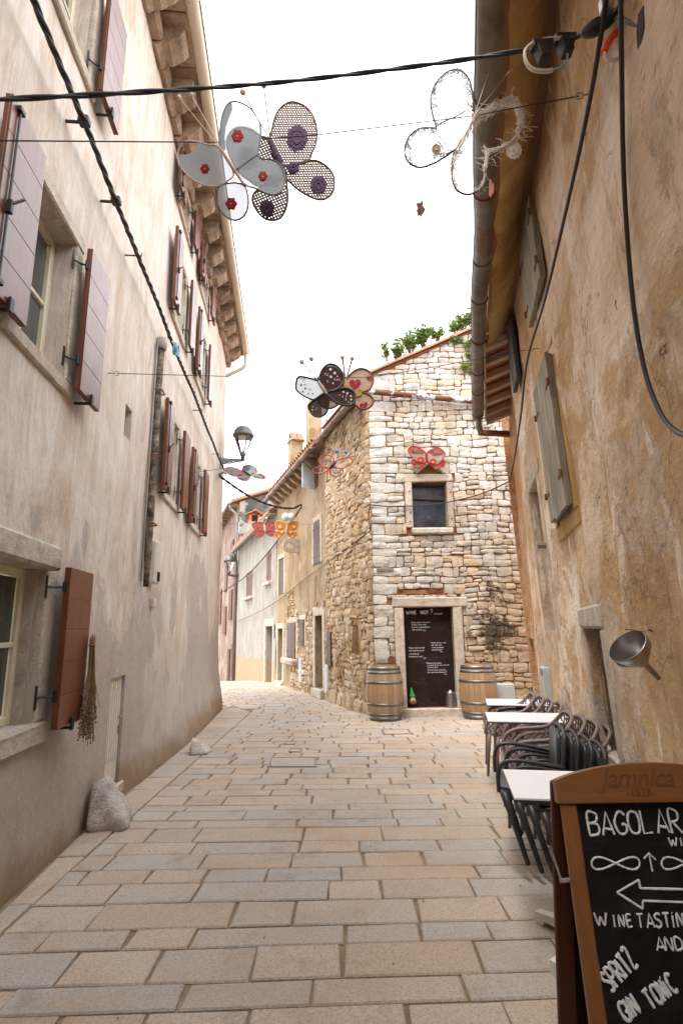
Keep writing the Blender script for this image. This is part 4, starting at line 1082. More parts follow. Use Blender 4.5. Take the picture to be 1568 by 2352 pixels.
# ---- chalk writing
DG = None
def text_mesh(body, size, shear=0.0, extr=.0012, space=1.0):
    cu = bpy.data.curves.new('lettering', 'FONT'); cu.body = body; cu.size = size; cu.extrude = extr; cu.shear = shear; cu.resolution_u = 2; cu.space_character = space
    o = bpy.data.objects.new('lettering', cu); COL.objects.link(o)
    dg = bpy.context.evaluated_depsgraph_get(); dg.update()
    me = bpy.data.meshes.new_from_object(o.evaluated_get(dg)); bpy.data.objects.remove(o); bpy.data.curves.remove(cu); return me
def text_part(name, body, size, org, ax, az, mat, parent, shear=0.0, rot=0.0, space=1.0, label=None, bold=0.0):
    me = text_mesh(body, size, shear, space=space); nn = ax.cross(az)
    mb = MB(); off = wl(parent)
    ca, sa = math.cos(rot), math.sin(rot)
    for v in me.vertices:
        x, y = v.co.x * ca - v.co.y * sa, v.co.x * sa + v.co.y * ca
        v.co = org + ax * x + az * y + nn * v.co.z - off
    me.materials.clear(); me.materials.append(mat)
    o = bpy.data.objects.new(name, me); link(o, parent); WL[o.name] = off
    if label: o['label'] = label
    return o
SX, SZ = V((1, 0, 0)), V((0, 0, 1))
def dpt(px, py): u, z = SF.uz(px, py, -.117); return SF.pt(u, z, -.117)
z5 = lambda x, y: (906.5 + x * .127604, 1365.9 + y * .127604)   # reading of the door close-up
def dtxt(x, y, body, h, shear=.1): text_part('lettering', body, h, dpt(*z5(x, y)), SX, SZ, M['chalk'], door, shear)
STROKES = {'B': [[(0, 0), (0, 1), (.45, .95), (.55, .78), (.4, .58), (0, .52)], [(0, .52), (.5, .48), (.62, .25), (.45, .04), (0, 0)]], 'A': [[(0, 0), (.32, 1), (.66, 0)], [(.12, .3), (.58, .22)]],
 'G': [[(.6, .85), (.4, 1), (.15, .9), (0, .5), (.12, .1), (.38, 0), (.6, .15), (.6, .42), (.38, .42)]], 'O': [[(.3, 1), (.08, .85), (0, .5), (.1, .12), (.33, 0), (.55, .12), (.64, .5), (.55, .88), (.3, 1)]],
 'L': [[(0, 1), (.03, 0), (.5, .03)]], 'R': [[(.03, 0), (0, 1), (.42, .97), (.55, .78), (.42, .55), (.02, .46)], [(.15, .48), (.62, 0)]], 'W': [[(0, 1), (.22, 0), (.42, .7), (.64, 0), (.86, 1)]],
 'I': [[(0, 0), (0, 1)]], 'i': [[(0, 0), (0, .82)], [(-.02, 1.02), (.02, 1.0)]], 'N': [[(0, 0), (.02, 1), (.5, 0), (.54, 1)]], 'E': [[(.45, 1), (0, 1), (.02, 0), (.48, .02)], [(.01, .5), (.4, .52)]],
 'T': [[(.27, 0), (.27, 1)], [(0, .98), (.56, 1)]], 'S': [[(.5, .88), (.3, 1), (.06, .88), (.05, .66), (.3, .52), (.5, .36), (.46, .1), (.22, 0), (0, .12)]], 'D': [[(0, 0), (0, 1), (.4, .86), (.56, .5), (.4, .1), (0, 0)]],
 'P': [[(.02, 0), (0, 1), (.42, .97), (.54, .76), (.4, .52), (.02, .45)]], 'Z': [[(0, 1), (.5, 1), (.02, .02), (.55, .02)]], 'C': [[(.55, .86), (.36, 1), (.12, .88), (0, .5), (.12, .1), (.36, 0), (.56, .14)]], '?': [[(0, .8), (.1, 1), (.4, 1.02), (.5, .8), (.3, .55), (.22, .3)], [(.2, .06), (.23, .02)]],
 'V': [[(0, 1), (.28, 0), (.56, 1)]], 'J': [[(.4, 1), (.4, .2), (.25, 0), (.05, .1)]], 'K': [[(0, 0), (0, 1)], [(.45, 1), (.02, .45), (.5, 0)]], 'U': [[(0, 1), (.05, .15), (.28, 0), (.5, .15), (.54, 1)]], ' ': []}
ADV = {'I': .25, 'i': .25, 'W': 1.08, ' ': .4, 'L': .68, 'T': .72}
def strokes(mb, body, org, ax, az, h, wid, r=.012, rot=0.0, gap=.2, jit=.015, rr=random.Random(4), flat=.35):
    """hand lettering: each stroke a low flattened bead of chalk"""
    nn = ax.cross(az); ca, sa = math.cos(rot), math.sin(rot); x0 = 0
    for ch in body:
        for st in STROKES.get(ch, []):
            pts = [( (x0 + (p[0] + rr.uniform(-jit, jit)) * wid), (p[1] + rr.uniform(-jit, jit)) * h) for p in st]
            P = [org + ax * (x * ca - y * sa) + az * (x * sa + y * ca) for x, y in pts]
            Q = cr(P, 4) if len(P) > 3 else [P[0].lerp(P[-1], k / 3) for k in range(4)] if len(P) == 2 else P
            ribbon(mb, Q, nn, r)
        x0 += (ADV.get(ch, .62) + gap) * wid
def ribbon(mb, Q, nn, r, th=.0022):
    vs = []; n = len(Q)
    for i, p in enumerate(Q):
        d = (Q[min(i + 1, n - 1)] - Q[max(i - 1, 0)]).normalized(); s = nn.cross(d).normalized()
        k = r * (.8 + .35 * nz(p.x * 40, p.y * 40, p.z * 40 + i))
        vs += [p - s * k, p - s * k * .5 + nn * th, p + s * k * .5 + nn * th, p + s * k]
    fs = []
    for i in range(n - 1):
        for k in range(3): a = i * 4 + k; fs.append((a, a + 1, a + 5, a + 4))
    fs += [(0, 1, 2, 3), tuple((n - 1) * 4 + k for k in range(4))]
    mb.add(vs, fs)
c = MB(); strokes(c, 'WINE', dpt(*z5(205, 352)), SX, SZ, .062, .066, .0085, 0, .18); strokes(c, 'NOT', dpt(*z5(468, 350)), SX, SZ, .066, .07, .0085, 0, .2); strokes(c, '?', dpt(*z5(640, 352)), SX, SZ, .095, .09, .008)
part('heading', c, M['chalk'], door)
dtxt(700, 355, 'by Bagolar', .042, .2)
for (x, y, b) in ((285, 515, '"Anni, amori e bicchieri'), (300, 555, 'di vino, sono cose'), (300, 600, 'che non si dovrebbero'), (308, 645, 'mai contare"'), (640, 880, '"Il bello del vino e\' che,'), (658, 920, 'per due ore,'), (660, 965, 'i tuoi problemi'), (658, 1008, 'sono di altri."'),
                  (240, 972, '"Siamo tutti mortali'), (250, 1022, 'fino al primo bacio'), (250, 1080, 'e al secondo'), (255, 1130, 'bicchiere di vino"'), (560, 1248, '"Mentre gli uomini'), (574, 1282, 'si vantano di cose che non sono'), (582, 1322, 'mai accadute,'), (582, 1368, 'le donne hanno avventure...'), (582, 1412, 'che mai racconteranno"')):
    dtxt(x, y, b, .040 if len(b) < 26 else .034)
for (x, y, b) in ((505, 655, 'M.M.'), (818, 1040, 'P.R.'), (520, 1155, 'E.G.'), (885, 1445, 'C.G.')): dtxt(x, y, b, .030)
c = MB(); u, z = SF.uz(*z5(470, 155), .073)
strokes(c, 'I', SF.pt(u, z, .071), SX, SZ, .06, .05, .004)
text_part('carved_date', '1846', .085, SF.pt(u - .01, z, .0705), SX, SZ, M['soffit'], Sh)
# roof: verge tiles, slab, side gutter, slanting pipe
i = 0; u = -.25
while u < 3.0:
    L = .36; a = SF.pt(u, verge(u) + .045, .04); b = SF.pt(u + L, verge(u + L) + .055, .04); d = (b - a).normalized(); sx = V((0, -1, 0)); up = sx.cross(d).normalized()
    if up.z < 0: up = -up
    c = MB(); vs = []; n = 8
    for e, (p, rr) in enumerate(((a, .085), (b, .07))):
        for k in range(n + 1):
            t = math.pi * k / n
            for q in (rr, rr - .014): vs.append(p + sx * (q * math.cos(t)) + up * (q * math.sin(t)))
    m = 2 * (n + 1); fs = []
    for k in range(n):
        o = 2 * k; fs += [(o, o + 2, m + o + 2, m + o), (o + 1, m + o + 1, m + o + 3, o + 3), (o, o + 1, o + 3, o + 2), (m + o, m + o + 2, m + o + 3, m + o + 1)]
    for o in (0, 2 * n): fs.append((o, m + o, m + o + 1, o + 1))
    c.add(vs, fs); c.fix = True; part('verge_tile', c, M['tile'], Sh); u += L * .86
rd = RO.t
mb = MB(); a = SF.pt(-.12, verge(-.12) + .005, .03); b = SF.pt(3.2, verge(3.2) + .005, .03); e = rd * 3.2; mb.prism([a, b, b + V((0, 1, 0)) * 3.4 + rd * .3, a + e], V((0, 0, .035))); mb.fix = True
part('roof', mb, M['tile'], Sh)
c = MB(); half_gutter(c, [RO.pt(-.05 + i * (2.72 + .05) / 10, 6.40 - .02 * i / 10, .30) for i in range(11)], .085)
gt = part('gutter', c, M['zinc'], Sh, True)
for k in range(5): c = MB(); p = RO.pt(.2 + k * .6, 6.40, .30); c.tube([p + RO.n * (.092 * math.cos(a)) + V((0, 0, -.092 * math.sin(a))) for a in [math.pi * j / 8 for j in range(9)]], .008, 5); part('gutter_bracket', c, M['rust'], gt)
part('eave_board', MB().fbox(RO, -.05, 2.95, 6.50, 6.55, .0, .24, .004), M['rust'], Sh)
c = MB(); A, B = SF.pt(-.05, 6.50, .16), SF.pt(3.5, 6.10, .14)
for k in range(6):
    a, b = A.lerp(B, k / 6), A.lerp(B, (k + 1) / 6); c.tube([a, a.lerp(b, .93), a.lerp(b, .935), b], [.058, .058, .066, .066], 10)
part('slanting_pipe', c, M['rustpipe'], Sh, True)
# vine and shrubs growing over the roof edge
def leafy(name, label, cat, blobs, n, size, seed, stems=True, group=None):
    r = random.Random(seed); lf = MB(); sm = MB(); base = V(blobs[0][0])
    t = thing(name, label, cat, base, group)
    for (c, rad, cnt) in blobs:
        c = V(c); tips = []
        for k in range(max(3, cnt // 14)):
            a = r.uniform(0, 6.28); tip = c + V((rad[0] * math.cos(a) * r.uniform(.2, 1), rad[1] * math.sin(a) * r.uniform(.2, 1), rad[2] * r.uniform(.3, 1.25))); tips.append(tip)
            if stems: b = c + V((r.uniform(-.06, .06), 0, -rad[2] * .6)); sm.tube([b, b.lerp(tip, .5) + V((r.uniform(-.04, .04), 0, .03)), tip], [.007, .005, .0025], 4, caps=False)
        for k in range(cnt):
            tp = r.choice(tips); p = c.lerp(tp, r.uniform(.35, 1.08)) + V((r.gauss(0, .05), r.gauss(0, .05), r.gauss(0, .045))) * (rad[0] * 1.6)
            d = V((r.uniform(-1, 1), r.uniform(-1, 1), r.uniform(-.9, .5))).normalized(); s = d.cross(V((r.uniform(-1, 1), r.uniform(-1, 1), r.uniform(-1, 1)))).normalized(); l = size * r.uniform(.6, 1.3); nn = d.cross(s) * l * .14
            lf.add([p, p + d * l * .5 + s * l * .26 + nn, p + d * l, p + d * l * .5 - s * l * .26 + nn], [(0, 1, 2), (0, 2, 3)])
    part('leaves', lf, M['leaf'], t, kind='stuff')
    if stems: part('stem', sm, M['bark'], t)
    return t
def vz(px, py, w=-.25): u, z = SF.uz(px, py, w); return SF.pt(u, z, w)
leafy('shrub', 'leafy shrub sprouting behind the terracotta verge of the stone house', 'shrub', [(vz(915, 818), (.26, .2, .27), 380), (vz(945, 797), (.28, .2, .34), 560), (vz(972, 786), (.26, .2, .36), 520), (vz(888, 822), (.14, .1, .36), 130), (vz(1005, 776), (.2, .15, .2), 260)], 0, .085, 3)
leafy('shrub', 'taller leafy shrub high on the stone house roof beside the gutter', 'shrub', [(vz(1062, 750), (.22, .2, .2), 330), (vz(1042, 760), (.2, .2, .28), 260), (vz(1082, 740), (.2, .2, .26), 260)], 0, .085, 5)
vn = [(vz(1075, 795, .08), (.16, .05, .15), 140), (vz(1083, 822, .08), (.16, .05, .18), 160), (vz(1070, 848, .08), (.16, .05, .14), 110), (vz(1086, 860, .08), (.12, .05, .14), 90), (vz(1050, 785, .08), (.2, .04, .1), 110)]
leafy('climbing_vine', 'small green vine creeping down the upper stone front', 'vine', vn, 0, .07, 8)
leafy('roof_weed', 'tiny green weed sprouting from the tiles beside the tall chimney', 'plant', [(RO.hit(757, 968, -.1), (.14, .14, .12), 60)], 0, .07, 12)

# ================================================================= the row of houses beyond
def closed_shutters(fr, u0, u1, z0, z1, parent, mat, n=2, boards=2, w=.0, rail=True):
    for i in range(n):
        a = u0 + (u1 - u0) * i / n + .008; b = u0 + (u1 - u0) * (i + 1) / n - .008
        s = part('shutter', MB().fbox(fr, a, b, z0, z1, w - .02, w + .005, .004), mat, parent)
        for k in range(boards):
            p = a + (b - a) * k / boards; q = a + (b - a) * (k + 1) / boards
            part('board', MB().fbox(fr, p + .005, q - .005, z0 + .01, z1 - .01, w + .005, w + .03, .004), mat, s)
        for zz in (z0 + .18 * (z1 - z0), z1 - .18 * (z1 - z0)):
            e = a if i == 0 else b; sg = 1 if i == 0 else -1
            part('strap_hinge', MB().fbox(fr, min(e, e + sg * .2), max(e, e + sg * .2), zz - .018, zz + .018, w + .03, w + .04, .003), M['iron'], s)
def reveal_lining(fr, u0, u1, z0, z1, d, parent, mat):
    part('recess', MB().fbox(fr, u0, u1, z0, z1, -d - .04, -d), M['black'] if mat is None else mat, parent)
closed_shutters(RO, 2.66, 2.98, .66, 1.48, Sh, M['shutter_far'], 1, 2, .03)
# ochre house: u 3.05 .. 9.1
Oh = thing('ochre_house', 'old ochre plastered house with brown closed shutters and rubble showing below', 'house', RO.pt(6, 0))
UO0, UO1, ZO = 3.05, 9.12, 6.35
OH = [(7.90, 8.72, 2.74, 3.98, .12), (3.60, 4.25, 3.28, 4.46, .12), (6.20, 7.30, .72, 1.76, .12), (5.20, 5.62, 1.10, 1.83, .12), (3.46, 4.14, .06, 1.90, .45), (7.98, 8.72, -.12, 1.60, .4), (3.80, 4.2, 5.42, 6.15, .12)]
od = lambda u, z: .03 * nz(u * .9, z * .8, 21) + .015 * nz(u * 2.6, z * 2.2, 25)
mb = wall_grid(RO, UO0 + .01, UO1, -.8, ZO, OH, .3, .22, od); shell(mb, RO, UO0 + .01, UO1, -.8, ZO, 7)
part('wall', mb, M['ochre'], Oh, True)
closed_shutters(RO, *OH[0][:4], Oh, M['shutter_far'], 2, 2, -.04); closed_shutters(RO, *OH[1][:4], Oh, M['shutter_far'], 2, 2, -.0)
closed_shutters(RO, *OH[2][:4], Oh, M['shutter_far'], 2, 2, .02); closed_shutters(RO, *OH[3][:4], Oh, M['shutter_far'], 1, 3, .03)
for q, s in ((OH[0], .13), (OH[1], .12), (OH[2], .16), (OH[3], .12), (OH[4], .2), (OH[5], .15)):
    for nm, e in (('lintel', (q[0] - s, q[1] + s, q[3], q[3] + s * 1.1)), ('jamb', (q[0] - s, q[0], q[2], q[3])), ('jamb', (q[1], q[1] + s, q[2], q[3]))):
        part(nm, MB().fbox(RO, *e, -.05, .028, .012, .008), M['dressed_light'], Oh)
part('sill', MB().fbox(RO, 5.95, 7.55, .50, .69, -.1, .20, .04, .015), M['dressed'], Oh)
for q in (OH[4], OH[5]):
    part('door', MB().fbox(RO, q[0] + .01, q[1] - .01, q[2], q[3] - .01, -q[4] + .02, -q[4] + .06, .004), M['dark_plank'], Oh)
    part('doorstep', MB().fbox(RO, q[0] - .12, q[1] + .12, q[2] - .22, q[2] - .003, -.4, .12, .02, .01), M['dressed'], Oh)
lf = Fr((0, 0), 0, 1); lf.P = RO.pt(4.22, 0, .02); a = 1.15; lf.t = -(RO.t * math.cos(a) - RO.n * math.sin(a)); lf.n = -(RO.n * math.cos(a) + RO.t * math.sin(a)); lf.t = lf.t
s = part('shutter', MB().fbox(lf, 0, .42, 5.42, 6.14, 0, .02, .003), M['shutter_blue'], Oh, label='pale blue shutter leaf standing open under the eaves')
for k in range(4): part('board', MB().fbox(lf, .105 * k + .004, .105 * k + .1, 5.43, 6.13, -.012, 0, .003), M['shutter_blue'], s)
# exposed rubble under the plaster
r5 = random.Random(8); wq = warpf(.06, .05, 51); N5 = []
for q in layout(3.1, 6.9, -.25, 2.3, [(h[0] - .2, h[1] + .2, h[2] - .25, h[3] + .2) for h in OH], (.11, .24), (.14, .4), 0, r5, .45):
    cu, cz = (q[0] + q[1]) / 2, (q[2] + q[3]) / 2
    if cz > 2.15 - .25 * abs(nz(cu * 2, 4)) * 3 and cu > 4.3: continue
    if cu < 4.35 and cz > .4 and r5.random() < .55: continue
    m = wall_stone(RO, q, .05, .012, wq, r5, None, 1.5)
    if m: N5.append(((q[1] - q[0]) * (q[3] - q[2]), m))
for q in layout(6.4, 7.6, 1.9, 2.75, [], (.07, .14), (.12, .3), 0, r5, .4):
    if abs((q[0] + q[1]) / 2 - 6.95) < .5 - .35 * abs(q[2] - 2.2) and r5.random() < .8:
        m = wall_stone(RO, q, .04, .012, wq, r5, None, 1.5); N5.append((.01, m))
N5.sort(key=lambda s: -s[0])
for s in N5[:300]: part('stone', s[1], M['rubble'], Oh)
# stone ring bracket
c = MB(); pr = []; cz = 4.07
outer = [(.0, -.21), (.30, -.21), (.42, -.17), (.5, -.06), (.5, .06), (.42, .17), (.30, .21), (.0, .21)]; n = 14
P = RO.pt(6.0, cz, 0)
ro_ = [(.0, -.21), (.14, -.21), (.28, -.21), (.40, -.17), (.48, -.08), (.5, 0), (.48, .08), (.40, .17), (.28, .21), (.14, .21), (.0, .21), (.0, .07), (.0, -.07)]
ri_ = [(.27 + .10 * math.cos(math.atan2(z, w - .27)), .10 * math.sin(math.atan2(z, w - .27))) for w, z in ro_]
for e, dt in ((0, -.06), (1, .06)):
    for w, z in ro_ + ri_: c.v.append(RO.pt(6.0 + dt, cz + z, w))
m = len(ro_); T = 2 * m
for k in range(m):
    l = (k + 1) % m
    for f in ((k, l, m + l, m + k), (T + k, T + m + k, T + m + l, T + l), (k, T + k, T + l, l), (m + k, m + l, T + m + l, T + m + k)): c.f.append(list(f)); c.mi.append(0)
c.fix = True; part('ring_bracket', c, M['dressed'], Oh)
# eaves with stone brackets, gutter
ga = RO.uz(719, 1004, .42); gb = RO.uz(605, 1169, .42); print('ochre gutter', ga, gb)
GU0, GU1, GZ = 2.95, 9.55, (ga[1] + gb[1]) / 2
ZE = GZ + .03
c = MB(); half_gutter(c, [RO.pt(GU0 + (GU1 - GU0) * i / 12, GZ, .42) for i in range(13)], .085); gt = part('gutter', c, M['zinc'], Oh, True)
for k in range(8): c = MB(); p = RO.pt(GU0 + .3 + k * .85, GZ, .42); c.tube([p + RO.n * (.092 * math.cos(a)) + V((0, 0, -.092 * math.sin(a))) for a in [math.pi * j / 8 for j in range(9)]], .008, 5); part('gutter_bracket', c, M['rust'], gt)
for k in range(9):
    u = 3.9 + k * .60; c = MB(); zb = ZE - .02
    c.prism([RO.pt(u, z + zb, w) for w, z in ((-.05, 0), (.36, 0), (.36, -.08), (.28, -.13), (.22, -.20), (.10, -.26), (-.05, -.30))], RO.t * .2); c.fix = True; part('eave_bracket', c, M['eave_stone'], Oh)
    if k < 8: part('eave_slab', MB().fbox(RO, u - .2, u + .395, zb, zb + .06, -.1, .37, .008, .006), M['eave_stone'], Oh)
slab_roof('roof', RO, UO0 - .1, UO1 + .3, ZE + .06, .38, -3.4, 1.5, M['tile'], Oh)
for k in range(26):
    u = UO0 + k * .23; p = RO.pt(u, ZE + .16, .40); c = MB(); d = (RO.n * -1 + V((0, 0, .39))).normalized(); up = RO.t.cross(d); up = up if up.z > 0 else -up
    for rr in (.08,): c.lathe([(rr, 0), (rr * .9, .4)], p, 8, RO.t, up, d, 0, math.pi); part('eave_tile', c, M['tile'], Oh)
c = MB(); p = RO.hit(720, 960, -.5); uc, _ = RO.uz(720, 960, -.5); zt = RO.uz(720, 925, -.5)[1]
def chimney(name, label, px0, px1, top, w, mat, base_drop=2.5, cap=None, depth=.6):
    um, zt = RO.uz((px0 + px1) / 2, top, w); ctr = RO.pt(um, 0, w)
    dist = (ctr - CAMO).dot(F_) ; wd = (px1 - px0) / FOC * math.hypot(ctr.x, ctr.y) * 1.02
    # a square stack seen corner-wise looks wider than its side
    sd = wd / (abs(RO.t.dot(V((1, 0, 0)))) + abs(RO.n.dot(V((1, 0, 0)))))
    t = thing(name, label, 'chimney', RO.pt(um, zt - base_drop, w), 'chimneys of the row')
    part('stack', MB().cbox(RO.pt(um, zt - base_drop / 2, w), sd / 2, sd / 2, base_drop / 2, .012, RO.t, RO.n, V((0, 0, 1)), .008), mat, t)
    return t, um, zt, sd
chimney('chimney', 'tall plain slab chimney rising behind the ochre house eaves', 700, 740, 925, -.55, M['ochre'], 3.6)
t, um, zt, sd = chimney('chimney', 'square plastered chimney with a small tiled cap beside the tall one', 660, 698, 1016, -.45, M['ochre'], 3.2)
part('rim', MB().cbox(RO.pt(um, zt + .02, -.45), sd / 2 + .05, sd / 2 + .05, .035, .01, RO.t, RO.n), M['dressed'], t)
for s in (-1, 1):
    for e in (-1, 1):
        c = MB(); a = R(48) * s; d = RO.t * math.cos(a) + V((0, 0, -math.sin(a) * 1)) ; d = (RO.t * (s * math.cos(R(48))) - V((0, 0, math.sin(R(48)))))
        c.cbox(RO.pt(um, zt + .36, -.45) + d * .24 + RO.n * (e * sd * .27), .25, sd * .24, .018, .005, d, RO.n, d.cross(RO.n)); part('cap_tile', c, M['tile'], t)
# white house: u 9.12 .. 18.5
Wh = thing('white_house', 'white plastered house with two red brown shuttered windows and a deep door', 'house', RO.pt(14, g(24)))
UW0, UW1 = 9.14, 18.7
ga = RO.uz(610, 1188, .32); gb = RO.uz(535, 1269, .32); print('white gutter', ga, gb); ZW = (ga[1] + gb[1]) / 2
WH = [(14.1, 15.8, 3.06, 4.20, .14), (10.05, 10.98, 3.36, 4.56, .12), (9.62, 10.95, -.36, 1.70, .5)]
mb = wall_grid(RO, UW0, UW1, -1.6, ZW + .1, WH, .3, .4, lambda u, z: .03 * nz(u * .7, z * .7, 41)); shell(mb, RO, UW0, UW1, -1.6, ZW + .1, 7); part('wall', mb, M['white'], Wh, True)
closed_shutters(RO, *WH[1][:4], Wh, M['shutter_red'], 2, 2, -.03)
closed_shutters(RO, 14.12, 15.78, 3.08, 4.18, Wh, M['shutter_red'], 2, 2, -.06)
part('recess', MB().fbox(RO, 14.1, 15.8, 3.06, 4.2, -.2, -.15), M['black'], Wh)
for u0, u1, z in ((13.9, 15.9, 3.06), (9.95, 11.1, 3.36)): part('sill', MB().fbox(RO, u0, u1, z - .13, z - .003, -.1, .14, .02, .01), M['dressed_light'], Wh)
q = WH[2]; part('door', MB().fbox(RO, q[0] + .01, q[1] - .01, q[2], q[3] - .01, -.48, -.44, .004), M['dark_plank'], Wh)
for nm, e in (('lintel', (q[0] - .2, q[1] + .2, q[3], q[3] + .26)), ('jamb', (q[0] - .18, q[0], q[2], q[3])), ('jamb', (q[1], q[1] + .18, q[2], q[3]))): part(nm, MB().fbox(RO, *e, -.05, .025, .01, .006), M['dressed_light'], Wh)
part('doorstep', MB().fbox(RO, q[0] - .2, q[1] + .2, q[2] - .3, q[2] - .003, -.4, .12, .02, .01), M['dressed'], Wh)
part('number_plate', MB().fbox(RO, 9.3, 9.48, 1.55, 1.75, .0, .02).fbox(RO, 9.3, 9.48, 1.30, 1.50, .0, .02), M['lamp_grey'], Wh)
c = MB(); half_gutter(c, [RO.pt(9.3 + (18.6 - 9.3) * i / 12, ZW, .32) for i in range(13)], .10); part('gutter', c, M['zinc_grey'], Wh, True)
part('soffit', MB().fbox(RO, 9.16, 18.6, ZW + .09, ZW + .15, -.05, .27, .01), M['white'], Wh)
slab_roof('roof', RO, 9.2, 18.7, ZW + .16, .30, -3.6, 1.7, M['tile'], Wh)
c = MB(); c.tube([RO.pt(18.3, ZW - .1, .3), RO.pt(18.5, ZW - .5, .1), RO.pt(18.6, ZW - .6, .08), RO.pt(18.6, -1.2, .08)], .055, 8)
part('downpipe', c, M['zinc_grey'], Wh, True)
# brick lantern chimney on the white house
w = -.35; um, zt = RO.uz(583, 1200, w); print('lantern', um, zt)
ch = thing('chimney', 'white chimney with an open lantern of orange bricks under a tiled cap', 'chimney', RO.pt(um, zt - 1.4, w), 'chimneys of the row')
K = .27
part('stack', MB().cbox(RO.pt(um, zt - .7, w), K, K, .7, .015, RO.t, RO.n), M['white'], ch)
for i in (-1, 0, 1):
    for j in (-1, 1):
        for k in range(4): part('brick', MB().cbox(RO.pt(um + i * K * .74, zt + .045 + k * .085, w + j * K * .74), .05, .05, .039, .006, RO.t, RO.n, V((0, 0, 1)), .004), M['brick'], ch)
part('flue', MB().cbox(RO.pt(um, zt + .17, w), K * .45, K * .45, .17, .01, RO.t, RO.n), M['black'], ch)
for s in (-1, 1):
    for e in range(4):
        d = (RO.n * (s * math.cos(R(26))) - V((0, 0, math.sin(R(26))))); c = MB()
        c.cbox(RO.pt(um, zt + .55, w) + d * .24 + RO.t * (-.30 + .2 * e), .25, .097, .02, .006, d, RO.t, d.cross(RO.t)); part('cap_tile', c, M['tile'], ch)
c = MB(); c.tube([RO.pt(um - .4, zt + .57, w), RO.pt(um + .4, zt + .57, w)], .05, 8); part('ridge_tile', c, M['tile'], ch)
# pink house beyond, with its lichen grey gable
Ph = thing('pink_house', 'faded pink house at the far bend with a grey lichen stained gable', 'house', RO.pt(20, g(30)))
UP0, UP1 = 18.72, 27.5; ZP = RO.uz(530, 1160, .2)[1]; print('pink eave', ZP)
PH = [(20.3, 21.5, 5.3, 6.6, .12), (20.3, 21.5, 2.2, 3.8, .12), (22.6, 23.8, 3.9, 5.5, .12), (22.6, 23.8, 1.4, 3.0, .12), (20.5, 21.4, -1.5, .6, .3), (25.2, 26.2, 2.0, 4.2, .12), (19.2, 19.9, 3.7, 5.2, .12), (19.1, 19.8, -.8, .9, .12)]
ZP = min(ZP, 8.3)
mb = wall_grid(RO, UP0, UP1, -2.6, ZP, PH, .3, .5, lambda u, z: .04 * nz(u * .7, z * .7, 61)); shell(mb, RO, UP0 + .02, UP1, -2.6, ZP, 8); part('wall', mb, M['pink'], Ph, True)
for q in PH: closed_shutters(RO, *q[:4], Ph, M['shutter_red'], 2, 2, .04)
gz = ZP + .9
c = MB(); c.prism([RO.pt(UP0 - .03, 3, -.02), RO.pt(UP0 - .03, ZP + .05, -.02), RO.pt(UP0 - .03, ZP + 2.0, -5.2), RO.pt(UP0 - .03, 3, -5.2)], RO.t * .03); c.fix = True; part('gable', c, M['grey_gable'], Ph)
mb = MB(); mb.prism([RO.pt(UP0 - .12, ZP + .02, .42), RO.pt(UP1, ZP + .02, .42), RO.pt(UP1, ZP + 2.2, -5.3), RO.pt(UP0 - .12, ZP + 2.2, -5.3)], V((0, 0, .14))); mb.fix = True; part('roof', mb, M['tile'], Ph)
c = MB(); half_gutter(c, [RO.pt(UP0 + (UP1 - UP0) * i / 10, ZP, .5) for i in range(11)], .11); part('gutter', c, M['zinc'], Ph, True)
for k in range(9): part('rafter', MB().fbox(RO, UP0 + .3 + k * .9, UP0 + .5 + k * .9, ZP - .14, ZP + .0, -.1, .38, .01), M['eave_stone'], Ph)
c = MB(); c.tube(cr([RO.pt(UP0 + .15, ZP - .05, .5), RO.pt(UP0 + .1, ZP - .3, .45), RO.pt(UP0 + .05, ZP - .7, .12), RO.pt(UP0 + .05, ZP - 1.2, .1)], 4) + [RO.pt(UP0 + .05, -1.3, .1)], .06, 8); part('downpipe', c, M['zinc_grey'], Ph, True)

